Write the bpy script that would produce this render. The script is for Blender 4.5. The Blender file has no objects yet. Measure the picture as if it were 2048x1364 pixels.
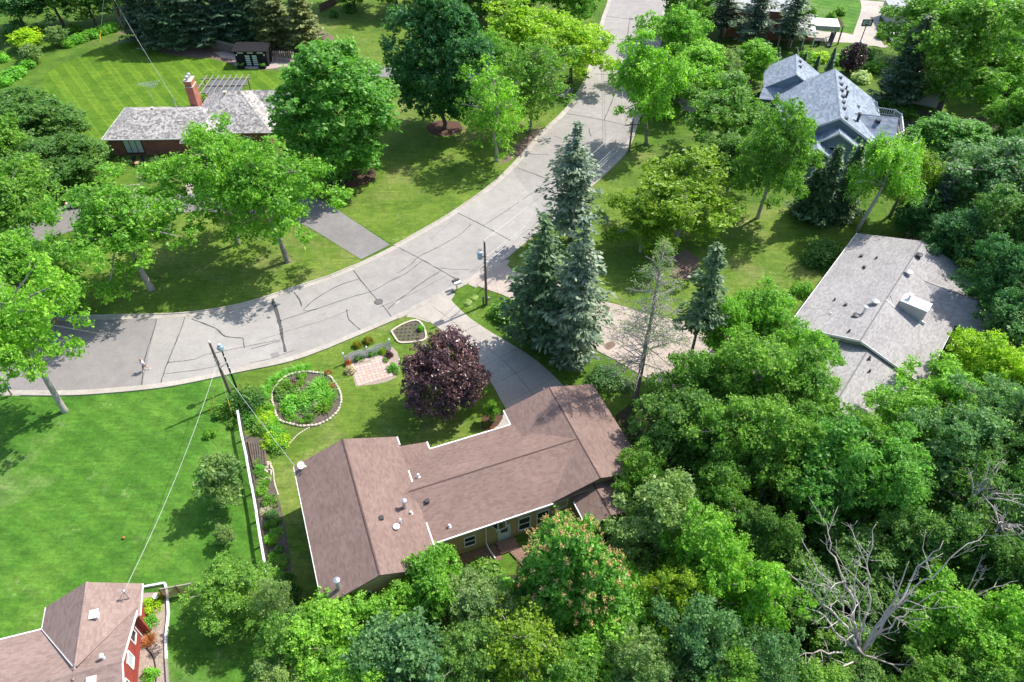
import bpy, bmesh, math, random
import numpy as np
from mathutils import Vector, Matrix

SC = bpy.context.scene
COL = SC.collection
rad = math.radians

# ------------------------------------------------------------------ camera
CAM_H, CAM_F, CAM_P = 56.0, 1450.0, rad(44.5)          # height m, focal length in px of a 2048 px wide frame, pitch down
cam = bpy.data.cameras.new("camera")
cam.sensor_width = 36.0
cam.lens = CAM_F / 2048 * 36.0
cam.clip_start = 0.5
cam.clip_end = 3000
cam_o = bpy.data.objects.new("camera", cam)
cam_o.location = (0, 0, CAM_H)
cam_o.rotation_euler = (rad(90) - CAM_P, 0, 0)
COL.objects.link(cam_o)
SC.camera = cam_o

# ------------------------------------------------------------------ sky, sun, exposure
SUN_EL = rad(51)
sdx, sdy = 0.83, 0.56
_l = math.hypot(sdx, sdy)
SUN = Vector((sdx / _l * math.cos(SUN_EL), sdy / _l * math.cos(SUN_EL), math.sin(SUN_EL)))
w = bpy.data.worlds.new("World")
SC.world = w
w.use_nodes = True
nt = w.node_tree
nt.nodes.clear()
sky = nt.nodes.new("ShaderNodeTexSky")
sky.sky_type = 'NISHITA'
sky.sun_disc = False
sky.sun_elevation = SUN_EL
sky.sun_rotation = math.atan2(sdx, sdy)
sky.air_density = 1.0
sky.dust_density = 1.6
bg = nt.nodes.new("ShaderNodeBackground")
bg.inputs[1].default_value = 0.15
wo = nt.nodes.new("ShaderNodeOutputWorld")
nt.links.new(sky.outputs[0], bg.inputs[0])
nt.links.new(bg.outputs[0], wo.inputs[0])
sl = bpy.data.lights.new("sun", 'SUN')
sl.energy = 4.0
sl.angle = rad(0.6)
sl.color = (1.0, 0.95, 0.87)
so = bpy.data.objects.new("sun", sl)
so.rotation_euler = SUN.to_track_quat('Z', 'Y').to_euler()
so.location = (60, 60, 90)
COL.objects.link(so)
SC.view_settings.view_transform = 'Standard'
SC.view_settings.look = 'None'
SC.view_settings.exposure = 0.88
SC.view_settings.gamma = 1
SC.view_settings.use_curve_mapping = False
SC.cycles.max_bounces = 6
SC.cycles.diffuse_bounces = 3
SC.cycles.glossy_bounces = 2
SC.cycles.transmission_bounces = 4
SC.cycles.transparent_max_bounces = 4

# ------------------------------------------------------------------ mapping from the survey pixels to the ground
_S, _C = math.sin(CAM_P), math.cos(CAM_P)
def G(x, y, z=0.0):
    u = (x - 1024) / CAM_F; v = (y - 682) / CAM_F
    t = (CAM_H - z) / (_S + v * _C)
    return Vector((u * t, t * (_C - v * _S), z))
def depth(x, y, z=0.0):
    v = (y - 682) / CAM_F
    return (CAM_H - z) / (_S + v * _C)
def height_at(X, Y, py):
    v = (py - 682) / CAM_F
    return CAM_H - Y * (_S + v * _C) / (_C - v * _S)
def P(pts, z=0.0):
    return [G(a, b, z) for a, b in pts]

# ------------------------------------------------------------------ objects
def tag(o, label=None, cat=None, group=None, kind=None):
    if label: o['label'] = label
    if cat: o['category'] = cat
    if group: o['group'] = group
    if kind: o['kind'] = kind
    return o
def thing(name, label, cat, loc=(0, 0, 0), group=None):
    o = bpy.data.objects.new(name, None)
    COL.objects.link(o)
    o.empty_display_size = 0.5
    o.location = loc
    return tag(o, label, cat, group)
def root_loc(o):
    v = Vector((0, 0, 0))
    while o is not None:
        v += o.location
        o = o.parent
    return v

class MB:
    """collects polygons; build() links them as ONE mesh object"""
    def __init__(s):
        s.v = []; s.f = []
    def poly(s, pts):
        n = len(s.v); s.v += [tuple(p) for p in pts]; s.f.append(tuple(range(n, n + len(pts))))
    def prism(s, pts, h):
        """pts: polygon (3D) extruded along vector h"""
        h = Vector(h); n = len(s.v); k = len(pts)
        s.v += [tuple(p) for p in pts] + [tuple(Vector(p) + h) for p in pts]
        s.f.append(tuple(range(n + k - 1, n - 1, -1))); s.f.append(tuple(range(n + k, n + 2 * k)))
        for i in range(k):
            j = (i + 1) % k
            s.f.append((n + i, n + j, n + k + j, n + k + i))
    def box(s, c, size, rz=0.0, M=None):
        sx, sy, sz = [a / 2 for a in size]
        R = M if M is not None else Matrix.Rotation(rz, 3, 'Z')
        n = len(s.v); c = Vector(c)
        for dx, dy, dz in ((-1,-1,-1),(1,-1,-1),(1,1,-1),(-1,1,-1),(-1,-1,1),(1,-1,1),(1,1,1),(-1,1,1)):
            s.v.append(tuple(c + R @ Vector((dx * sx, dy * sy, dz * sz))))
        for q in ((0,3,2,1),(4,5,6,7),(0,1,5,4),(1,2,6,5),(2,3,7,6),(3,0,4,7)):
            s.f.append(tuple(n + i for i in q))
    def bar(s, a, b, wd, ht, up=(0, 0, 1)):
        """box beam from a to b"""
        a = Vector(a); b = Vector(b); d = (b - a); L = d.length
        if L < 1e-6: return
        x = d / L; u = Vector(up)
        if abs(x.dot(u)) > 0.98: u = Vector((0, 1, 0))
        y = u.cross(x).normalized(); z = x.cross(y)
        M = Matrix((x, y, z)).transposed()
        s.box((a + b) / 2, (L, wd, ht), M=M)
    def tube(s, pts, radii, n=6, cap=True):
        pts = [Vector(p) for p in pts]
        base = len(s.v); k = len(pts)
        prev = None
        for i, p in enumerate(pts):
            d = (pts[min(i + 1, k - 1)] - pts[max(i - 1, 0)])
            if d.length < 1e-9: d = Vector((0, 0, 1))
            d.normalize()
            if prev is None:
                a = d.cross(Vector((0, 0, 1)))
                if a.length < 0.05: a = d.cross(Vector((0, 1, 0)))
            else:
                a = prev - d * prev.dot(d)
                if a.length < 1e-5: a = d.cross(Vector((0, 1, 0)))
            a.normalize(); prev = a; b = d.cross(a)
            r = radii[i] if hasattr(radii, '__len__') else radii
            for j in range(n):
                t = 2 * math.pi * j / n
                s.v.append(tuple(p + a * (r * math.cos(t)) + b * (r * math.sin(t))))
        for i in range(k - 1):
            for j in range(n):
                j2 = (j + 1) % n
                s.f.append((base + i * n + j, base + i * n + j2, base + (i + 1) * n + j2, base + (i + 1) * n + j))
        if cap:
            s.f.append(tuple(base + j for j in range(n - 1, -1, -1)))
            s.f.append(tuple(base + (k - 1) * n + j for j in range(n)))
    def lathe(s, c, prof, n=14):
        """prof: [(r, z)] rotated round a vertical axis through c"""
        c = Vector(c)
        s.tube_rings([[tuple(c + Vector((r * math.cos(2*math.pi*j/n), r * math.sin(2*math.pi*j/n), z))) for j in range(n)] for r, z in prof], n)
    def tube_rings(s, rings, n):
        base = len(s.v)
        for r in rings: s.v += r
        for i in range(len(rings) - 1):
            for j in range(n):
                j2 = (j + 1) % n
                s.f.append((base + i*n + j, base + i*n + j2, base + (i+1)*n + j2, base + (i+1)*n + j))
        s.f.append(tuple(base + j for j in range(n - 1, -1, -1)))
        s.f.append(tuple(base + (len(rings)-1)*n + j for j in range(n)))
    def mesh(s, name, off=Vector((0, 0, 0)), smooth=False):
        me = bpy.data.meshes.new(name)
        vs = [(a - off[0], b - off[1], c - off[2]) for a, b, c in s.v]
        me.from_pydata(vs, [], s.f)
        if smooth:
            me.polygons.foreach_set('use_smooth', [True] * len(me.polygons))
        me.update()
        return me
    def build(s, name, mat, parent=None, smooth=False, loc=None, **tags):
        if parent is not None: off = root_loc(parent)
        elif loc is not None: off = Vector(loc)
        else: off = Vector((0, 0, 0))
        me = s.mesh(name, off, smooth)
        me.materials.append(mat)
        o = bpy.data.objects.new(name, me)
        COL.objects.link(o)
        if parent is not None: o.parent = parent
        elif loc is not None: o.location = loc
        tag(o, **tags)
        return o

def np_mesh(name, verts, quads):
    """fast mesh from numpy arrays: verts (n,3), quads (m,4)"""
    me = bpy.data.meshes.new(name)
    nv, nf = len(verts), len(quads)
    me.vertices.add(nv)
    me.vertices.foreach_set('co', np.asarray(verts, dtype=np.float32).ravel())
    me.loops.add(nf * 4)
    me.loops.foreach_set('vertex_index', np.asarray(quads, dtype=np.int32).ravel())
    me.polygons.add(nf)
    me.polygons.foreach_set('loop_start', np.arange(0, nf * 4, 4, dtype=np.int32))
    me.polygons.foreach_set('use_smooth', np.zeros(nf, dtype=bool))
    try:
        me.polygons.foreach_set('loop_total', np.full(nf, 4, dtype=np.int32))
    except Exception:
        pass
    me.update(calc_edges=True)
    me.validate()
    return me
def add_mesh(name, me, mat, parent=None, loc=None, **tags):
    if mat is not None and not me.materials: me.materials.append(mat)
    o = bpy.data.objects.new(name, me)
    COL.objects.link(o)
    if parent is not None: o.parent = parent
    if loc is not None: o.location = loc
    return tag(o, **tags)

# ------------------------------------------------------------------ materials
def _new(name):
    m = bpy.data.materials.new(name); m.use_nodes = True
    t = m.node_tree; t.nodes.clear()
    out = t.nodes.new("ShaderNodeOutputMaterial")
    return m, t, out
def _noise(t, scale, detail=4, rough=0.6, vec=None):
    n = t.nodes.new("ShaderNodeTexNoise"); n.inputs['Scale'].default_value = scale
    n.inputs['Detail'].default_value = detail; n.inputs['Roughness'].default_value = rough
    if vec is None:
        g = t.nodes.new("ShaderNodeNewGeometry"); vec = g.outputs['Position']
    t.links.new(vec, n.inputs['Vector'])
    return n.outputs['Fac']
def _ramp(t, fac, stops):
    r = t.nodes.new("ShaderNodeValToRGB")
    e = r.color_ramp.elements
    while len(e) < len(stops): e.new(0.5)
    for i, (p, c) in enumerate(stops):
        e[i].position = p; e[i].color = (*c, 1) if len(c) == 3 else c
    t.links.new(fac, r.inputs[0])
    return r.outputs[0]
def _mix(t, fac, a, b, mode='MIX'):
    m = t.nodes.new("ShaderNodeMix"); m.data_type = 'RGBA'; m.blend_type = mode
    for s, v in ((0, fac), (6, a), (7, b)):
        if isinstance(v, (int, float)): m.inputs[s].default_value = v
        elif isinstance(v, tuple): m.inputs[s].default_value = (*v, 1)
        else: t.links.new(v, m.inputs[s])
    return m.outputs[2]
def _principled(t, out, col, rough=0.8, spec=0.3, bump=None, metal=0.0):
    b = t.nodes.new("ShaderNodeBsdfPrincipled")
    if isinstance(col, tuple): b.inputs['Base Color'].default_value = (*col, 1)
    else: t.links.new(col, b.inputs['Base Color'])
    b.inputs['Roughness'].default_value = rough
    b.inputs['Metallic'].default_value = metal
    b.inputs['Specular IOR Level'].default_value = spec
    if bump is not None:
        bn = t.nodes.new("ShaderNodeBump"); bn.inputs['Strength'].default_value = bump[1]; bn.inputs['Distance'].default_value = bump[2]
        t.links.new(bump[0], bn.inputs['Height']); t.links.new(bn.outputs[0], b.inputs['Normal'])
    t.links.new(b.outputs[0], out.inputs[0])
    return b
def simple(name, c1, c2=None, scale=3.0, rough=0.8, spec=0.3, island=0.0, metal=0.0, bump=0.0, fine=0.0):
    m, t, out = _new(name)
    if c2 is None: c2 = tuple(x * 0.8 for x in c1)
    n = _noise(t, scale)
    col = _ramp(t, n, [(0.3, c1), (0.7, c2)])
    if island:
        g = t.nodes.new("ShaderNodeNewGeometry")
        r = _ramp(t, g.outputs['Random Per Island'], [(0, (1 - island,) * 3), (1, (1 + island,) * 3)])
        col = _mix(t, 1.0, col, r, 'MULTIPLY')
    if fine:
        n2 = _noise(t, 22.0, 3, 0.7)
        r = _ramp(t, n2, [(0.3, (1 - fine,) * 3), (0.7, (1 + fine,) * 3)])
        col = _mix(t, 1.0, col, r, 'MULTIPLY')
    bp = (_noise(t, 9.0, 5, 0.7), bump, 0.012) if bump else None
    _principled(t, out, col, rough, spec, bp, metal)
    return m
def shingle(name, a, b, c, stain=(0.86, 1.08)):
    """tabs vary one by one between three colours, plus broad weathering"""
    m, t, out = _new(name)
    g = t.nodes.new("ShaderNodeNewGeometry")
    col = _ramp(t, g.outputs['Random Per Island'], [(0.0, a), (0.45, b), (1.0, c)])
    n = _noise(t, 0.35, 5, 0.65)
    col = _mix(t, 1.0, col, _ramp(t, n, [(0.3, (stain[0],) * 3), (0.7, (stain[1],) * 3)]), 'MULTIPLY')
    n2 = _noise(t, 14.0, 3, 0.7)
    col = _mix(t, 1.0, col, _ramp(t, n2, [(0.3, (0.86,) * 3), (0.7, (1.12,) * 3)]), 'MULTIPLY')
    _principled(t, out, col, 0.92, 0.2, (n2, 0.3, 0.0015))
    return m
def leafmat(name, dark, mid, light, transl=0.5, rough=0.45, spec=0.4, gain=2.1):
    dark, mid, light = [tuple(x * gain * k for x, k in zip(c, (1.12, 1.0, 0.9))) for c in (dark, mid, light)]
    m, t, out = _new(name)
    g = t.nodes.new("ShaderNodeNewGeometry")
    col = _ramp(t, g.outputs['Random Per Island'], [(0.0, dark), (0.5, mid), (1.0, light)])
    oi = t.nodes.new("ShaderNodeObjectInfo")
    col = _mix(t, 1.0, col, _ramp(t, oi.outputs['Random'], [(0, (0.84, 0.88, 0.9)), (1, (1.18, 1.1, 1.05))]), 'MULTIPLY')
    n = _noise(t, 0.45, 3, 0.6)
    col = _mix(t, 1.0, col, _ramp(t, n, [(0.35, (0.82, 0.88, 0.95)), (0.65, (1.2, 1.1, 0.95))]), 'MULTIPLY')
    b = t.nodes.new("ShaderNodeBsdfPrincipled")
    t.links.new(col, b.inputs['Base Color']); b.inputs['Roughness'].default_value = rough
    b.inputs['Specular IOR Level'].default_value = spec
    tr = t.nodes.new("ShaderNodeBsdfTranslucent")
    tc = _mix(t, 1.0, col, (1.1, 1.35, 0.6), 'MULTIPLY')
    t.links.new(tc, tr.inputs[0])
    mx = t.nodes.new("ShaderNodeMixShader"); mx.inputs[0].default_value = transl
    t.links.new(b.outputs[0], mx.inputs[1]); t.links.new(tr.outputs[0], mx.inputs[2])
    t.links.new(mx.outputs[0], out.inputs[0])
    return m
def lawn(name, a, b, c, dry, stripe=None, dryamt=0.62, ang=rad(33), weak=0.0):
    """turf: blades-scale grain, mottling, dry patches; stripe = (angle, width) of mower tracks"""
    m, t, out = _new(name)
    g = t.nodes.new("ShaderNodeNewGeometry"); pos = g.outputs['Position']
    col = _ramp(t, _noise(t, 0.22, 5, 0.62, pos), [(0.32, a), (0.5, b), (0.68, c)])
    col = _mix(t, _ramp(t, _noise(t, 0.09, 5, 0.7, pos), [(dryamt - 0.07, (0, 0, 0)), (dryamt + 0.12, (0.75,) * 3)]), col, dry)
    if not stripe:
        k1 = _ramp(t, _noise(t, 0.3, 3, 0.6, pos), [(0.58, (0, 0, 0)), (0.7, (1, 1, 1))]); k2 = _ramp(t, _noise(t, 2.2, 4, 0.75, pos), [(0.5, (0, 0, 0)), (0.68, (0.8,) * 3)])
        col = _mix(t, _mix(t, 1.0, k1, k2, 'MULTIPLY'), col, (0.26, 0.29, 0.15))
    mp = t.nodes.new("ShaderNodeMapping"); mp.inputs['Rotation'].default_value = (0, 0, stripe[0] if stripe else ang)
    mp.inputs['Scale'].default_value = (0.35, 2.4, 1)
    t.links.new(pos, mp.inputs[0])
    st = _noise(t, 1.1, 4, 0.75, mp.outputs[0])
    col = _mix(t, 1.0, col, _ramp(t, st, [(0.28, (0.74,) * 3), (0.72, (1.24,) * 3)]), 'MULTIPLY')
    f2 = _noise(t, 1.3, 6, 0.75, pos)
    col = _mix(t, 1.0, col, _ramp(t, f2, [(0.3, (0.7, 0.74, 0.78)), (0.7, (1.32, 1.25, 1.2))]), 'MULTIPLY')
    f = _noise(t, 4.0, 4, 0.85, pos)
    col = _mix(t, 1.0, col, _ramp(t, f, [(0.3, (0.66, 0.7, 0.7)), (0.72, (1.3, 1.26, 1.2))]), 'MULTIPLY')
    if weak:
        mp3 = t.nodes.new("ShaderNodeMapping"); mp3.inputs['Rotation'].default_value = (0, 0, ang); t.links.new(pos, mp3.inputs[0])
        wv = t.nodes.new("ShaderNodeTexWave"); wv.wave_type = 'BANDS'; wv.bands_direction = 'Y'; wv.inputs['Scale'].default_value = 2 * math.pi / (20 * 1.9); wv.inputs['Distortion'].default_value = 1.2; wv.inputs['Detail'].default_value = 2
        t.links.new(mp3.outputs[0], wv.inputs['Vector'])
        col = _mix(t, 1.0, col, _ramp(t, wv.outputs['Fac'], [(0.35, (1 - weak,) * 3), (0.65, (1 + weak,) * 3)]), 'MULTIPLY')
    if stripe:
        mp2 = t.nodes.new("ShaderNodeMapping"); mp2.inputs['Rotation'].default_value = (0, 0, stripe[0])
        t.links.new(pos, mp2.inputs[0])
        wv = t.nodes.new("ShaderNodeTexWave"); wv.wave_type = 'BANDS'; wv.bands_direction = 'Y'
        wv.inputs['Scale'].default_value = 2 * math.pi / (20 * stripe[1]); wv.inputs['Distortion'].default_value = 0.25
        wv.inputs['Detail'].default_value = 1; wv.inputs['Detail Scale'].default_value = 0.6
        t.links.new(mp2.outputs[0], wv.inputs['Vector'])
        col = _mix(t, 1.0, col, _ramp(t, wv.outputs['Fac'], [(0.3, (0.9, 0.93, 0.86)), (0.58, (0.95, 0.97, 0.92)), (0.68, (1.5, 1.32, 1.5)), (0.8, (1.2, 1.12, 1.2)), (0.95, (1.12, 1.08, 1.12))]), 'MULTIPLY')
    _principled(t, out, col, 0.9, 0.15, (f, 0.5, 0.015))
    return m

MAT = {}
MAT['lawn_vivid'] = lawn('lawn_vivid', (0.04, 0.122, 0.013), (0.06, 0.158, 0.018), (0.092, 0.195, 0.026), (0.2, 0.25, 0.1), dryamt=0.62, weak=0.07)
MAT['lawn_warm'] = lawn('lawn_warm', (0.068, 0.128, 0.016), (0.098, 0.165, 0.022), (0.135, 0.198, 0.032), (0.21, 0.21, 0.08), dryamt=0.58)
MAT['lawn_striped'] = lawn('lawn_striped', (0.06, 0.135, 0.01), (0.082, 0.165, 0.012), (0.105, 0.19, 0.016), (0.15, 0.2, 0.04), stripe=(rad(53), 2.9), dryamt=0.72)
MAT['rough_grass'] = lawn('rough_grass', (0.045, 0.105, 0.012), (0.07, 0.14, 0.016), (0.1, 0.18, 0.02), (0.14, 0.15, 0.06), dryamt=0.6)
MAT['forest_floor'] = simple('forest_floor', (0.025, 0.04, 0.012), (0.06, 0.05, 0.03), 1.5, 0.95, fine=0.4)
MAT['mulch'] = simple('mulch', (0.11, 0.06, 0.04), (0.06, 0.035, 0.025), 4, 0.95, fine=0.45, bump=0.6)
MAT['soil'] = simple('soil', (0.13, 0.105, 0.085), (0.075, 0.06, 0.05), 3, 0.95, fine=0.4, bump=0.6)
MAT['gravel'] = simple('gravel', (0.36, 0.29, 0.24), (0.24, 0.19, 0.16), 5, 0.95, fine=0.45, bump=0.8)
MAT['needle_litter'] = simple('needle_litter', (0.2, 0.14, 0.11), (0.12, 0.085, 0.065), 2, 0.95, fine=0.4)
def pavement(name, a, b, grain=0.1):
    m, t, out = _new(name)
    g = t.nodes.new("ShaderNodeNewGeometry"); pos = g.outputs['Position']
    col = _ramp(t, _noise(t, 0.16, 5, 0.6, pos), [(0.3, a), (0.7, b)])
    st = _noise(t, 0.8, 6, 0.72, pos)
    col = _mix(t, 1.0, col, _ramp(t, st, [(0.3, (1 - grain * 0.9,) * 3), (0.7, (1 + grain * 0.8,) * 3)]), 'MULTIPLY')
    f = _noise(t, 9.0, 4, 0.8, pos)
    col = _mix(t, 1.0, col, _ramp(t, f, [(0.25, (1 - grain * 1.6,) * 3), (0.75, (1 + grain * 1.6,) * 3)]), 'MULTIPLY')
    spots = _ramp(t, _noise(t, 0.5, 2, 0.5, pos), [(0.68, (1, 1, 1)), (0.8, (0.78, 0.76, 0.74))])
    col = _mix(t, 1.0, col, spots, 'MULTIPLY')
    _principled(t, out, col, 0.88, 0.25, (f, 0.3, 0.004))
    return m
MAT['road'] = pavement('road', (0.265, 0.246, 0.23), (0.31, 0.29, 0.27), 0.13)
MAT['road_light'] = pavement('road_light', (0.285, 0.266, 0.248), (0.33, 0.31, 0.288), 0.13)
MAT['road_dim'] = pavement('road_dim', (0.25, 0.231, 0.217), (0.292, 0.272, 0.255), 0.15)
MAT['road_old'] = pavement('road_old', (0.205, 0.187, 0.18), (0.24, 0.22, 0.212), 0.13)
MAT['concrete'] = pavement('concrete', (0.4, 0.365, 0.32), (0.33, 0.3, 0.265), 0.12)
MAT['concrete_pink'] = pavement('concrete_pink', (0.34, 0.285, 0.245), (0.39, 0.33, 0.29), 0.13)
MAT['curb'] = pavement('curb', (0.4, 0.365, 0.32), (0.32, 0.29, 0.255), 0.16)
MAT['asphalt'] = pavement('asphalt', (0.17, 0.16, 0.158), (0.215, 0.205, 0.2), 0.16)
MAT['tar'] = simple('tar', (0.05, 0.048, 0.05), (0.1, 0.095, 0.095), 2.5, 0.7)
MAT['iron'] = simple('iron', (0.1, 0.085, 0.085), (0.16, 0.14, 0.14), 8, 0.6)
MAT['bark_grey'] = simple('bark_grey', (0.3, 0.26, 0.23), (0.17, 0.14, 0.12), 2.5, 0.95, bump=0.8, fine=0.25)
MAT['bark_pale'] = simple('bark_pale', (0.44, 0.4, 0.36), (0.27, 0.24, 0.21), 2.5, 0.95, bump=0.8, fine=0.25)
MAT['bark_dark'] = simple('bark_dark', (0.13, 0.1, 0.08), (0.07, 0.055, 0.045), 3, 0.95, bump=0.8, fine=0.25)
MAT['bark_birch'] = simple('bark_birch', (0.62, 0.58, 0.53), (0.38, 0.34, 0.3), 2.2, 0.9, fine=0.2)
MAT['dead_wood'] = simple('dead_wood', (0.52, 0.47, 0.43), (0.33, 0.29, 0.26), 1.6, 0.95, bump=0.6, fine=0.2)
MAT['twig_grey'] = simple('twig_grey', (0.42, 0.38, 0.34), (0.28, 0.25, 0.22), 2, 0.95)
MAT['white_paint'] = simple('white_paint', (0.76, 0.76, 0.74), (0.66, 0.66, 0.64), 1.5, 0.5)
MAT['white_metal'] = simple('white_metal', (0.78, 0.78, 0.78), (0.7, 0.7, 0.7), 1.5, 0.35, 0.5)
MAT['galv'] = simple('galv', (0.55, 0.56, 0.58), (0.42, 0.43, 0.45), 3, 0.4, 0.5, metal=0.6)
MAT['black_metal'] = simple('black_metal', (0.014, 0.014, 0.016), (0.022, 0.022, 0.025), 3, 0.75, 0.15)
MAT['dark_plastic'] = simple('dark_plastic', (0.04, 0.04, 0.045), (0.06, 0.06, 0.06), 3, 0.5)
MAT['glass'] = simple('glass', (0.02, 0.025, 0.03), (0.03, 0.035, 0.045), 0.6, 0.08, 0.6)
MAT['glass_pale'] = simple('glass_pale', (0.5, 0.55, 0.56), (0.42, 0.48, 0.5), 0.6, 0.15, 0.6)
MAT['tan_siding'] = simple('tan_siding', (0.46, 0.33, 0.18), (0.41, 0.29, 0.155), 0.6, 0.8, island=0.08)
MAT['red_board'] = simple('red_board', (0.3, 0.055, 0.04), (0.22, 0.04, 0.032), 1.2, 0.75, island=0.12)
MAT['blue_siding'] = simple('blue_siding', (0.23, 0.29, 0.36), (0.2, 0.26, 0.33), 0.6, 0.8, island=0.05)
MAT['grey_siding'] = simple('grey_siding', (0.45, 0.43, 0.41), (0.4, 0.38, 0.36), 0.6, 0.8, island=0.05)
def brickmat(name, a, b, mortar):
    m, t, out = _new(name)
    g = t.nodes.new("ShaderNodeNewGeometry")
    sx = t.nodes.new("ShaderNodeSeparateXYZ"); t.links.new(g.outputs['Position'], sx.inputs[0])
    ad = t.nodes.new("ShaderNodeMath"); ad.operation = 'ADD'; t.links.new(sx.outputs[0], ad.inputs[0]); t.links.new(sx.outputs[1], ad.inputs[1])
    cb = t.nodes.new("ShaderNodeCombineXYZ"); t.links.new(ad.outputs[0], cb.inputs[0]); t.links.new(sx.outputs[2], cb.inputs[1])
    br = t.nodes.new("ShaderNodeTexBrick")
    br.inputs['Color1'].default_value = (*a, 1); br.inputs['Color2'].default_value = (*b, 1); br.inputs['Mortar'].default_value = (*mortar, 1)
    br.inputs['Scale'].default_value = 1; br.inputs['Brick Width'].default_value = 0.24; br.inputs['Row Height'].default_value = 0.08
    br.inputs['Mortar Size'].default_value = 0.008
    t.links.new(cb.outputs[0], br.inputs['Vector'])
    col = _mix(t, 1.0, br.outputs['Color'], _ramp(t, _noise(t, 1.2, 4, 0.7), [(0.3, (0.75,) * 3), (0.7, (1.25,) * 3)]), 'MULTIPLY')
    _principled(t, out, col, 0.9, 0.2)
    return m
MAT['brick'] = brickmat('brick', (0.27, 0.085, 0.055), (0.19, 0.06, 0.045), (0.25, 0.2, 0.17))
MAT['brick_bright'] = brickmat('brick_bright', (0.4, 0.12, 0.075), (0.31, 0.09, 0.06), (0.32, 0.25, 0.2))
MAT['roof_brown'] = shingle('roof_brown', (0.175, 0.1185, 0.101), (0.2, 0.137, 0.117), (0.225, 0.157, 0.1345))
MAT['roof_red'] = shingle('roof_red', (0.212, 0.1507, 0.1305), (0.245, 0.176, 0.153), (0.2752, 0.2013, 0.1761))
MAT['roof_grey'] = shingle('roof_grey', (0.252, 0.2388, 0.2338), (0.3, 0.285, 0.28), (0.348, 0.3312, 0.3262))
MAT['roof_shake'] = shingle('roof_shake', (0.17, 0.157, 0.148), (0.31, 0.293, 0.28), (0.5, 0.47, 0.45))
MAT['roof_blue'] = shingle('roof_blue', (0.174, 0.2064, 0.254), (0.23, 0.272, 0.33), (0.302, 0.3464, 0.406))
MAT['roof_pale'] = shingle('roof_pale', (0.452, 0.452, 0.472), (0.5, 0.5, 0.52), (0.548, 0.548, 0.568))
MAT['ridge_shade_brown'] = simple('ridge_shade_brown', (0.11, 0.07, 0.06), (0.08, 0.05, 0.045), 3, 0.9)  # brown shingle darkened: shade of the overlapping caps painted into the colour
MAT['ridge_shade_grey'] = simple('ridge_shade_grey', (0.2, 0.19, 0.19), (0.16, 0.15, 0.15), 3, 0.9)  # same painted overlap shade for the grey roof's caps
MAT['wood_grey'] = simple('wood_grey', (0.3, 0.27, 0.24), (0.22, 0.195, 0.17), 2, 0.9, island=0.15)
MAT['wood_brown'] = simple('wood_brown', (0.2, 0.13, 0.09), (0.13, 0.085, 0.06), 2, 0.9, island=0.15)
MAT['pole_wood'] = simple('pole_wood', (0.2, 0.145, 0.11), (0.12, 0.09, 0.07), 2, 0.95, fine=0.2)
MAT['yellow'] = simple('yellow', (0.75, 0.5, 0.03), (0.62, 0.42, 0.03), 2, 0.6)
MAT['wire'] = simple('wire', (0.5, 0.5, 0.5), (0.4, 0.4, 0.4), 2, 0.5)
MAT['wire_dark'] = simple('wire_dark', (0.1, 0.1, 0.1), (0.14, 0.14, 0.14), 2, 0.6)
MAT['stone'] = simple('stone', (0.5, 0.47, 0.4), (0.36, 0.33, 0.28), 2.5, 0.9, bump=0.6, fine=0.15)
MAT['stone_cream'] = simple('stone_cream', (0.56, 0.5, 0.4), (0.44, 0.39, 0.31), 2.5, 0.9, fine=0.15)

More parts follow.
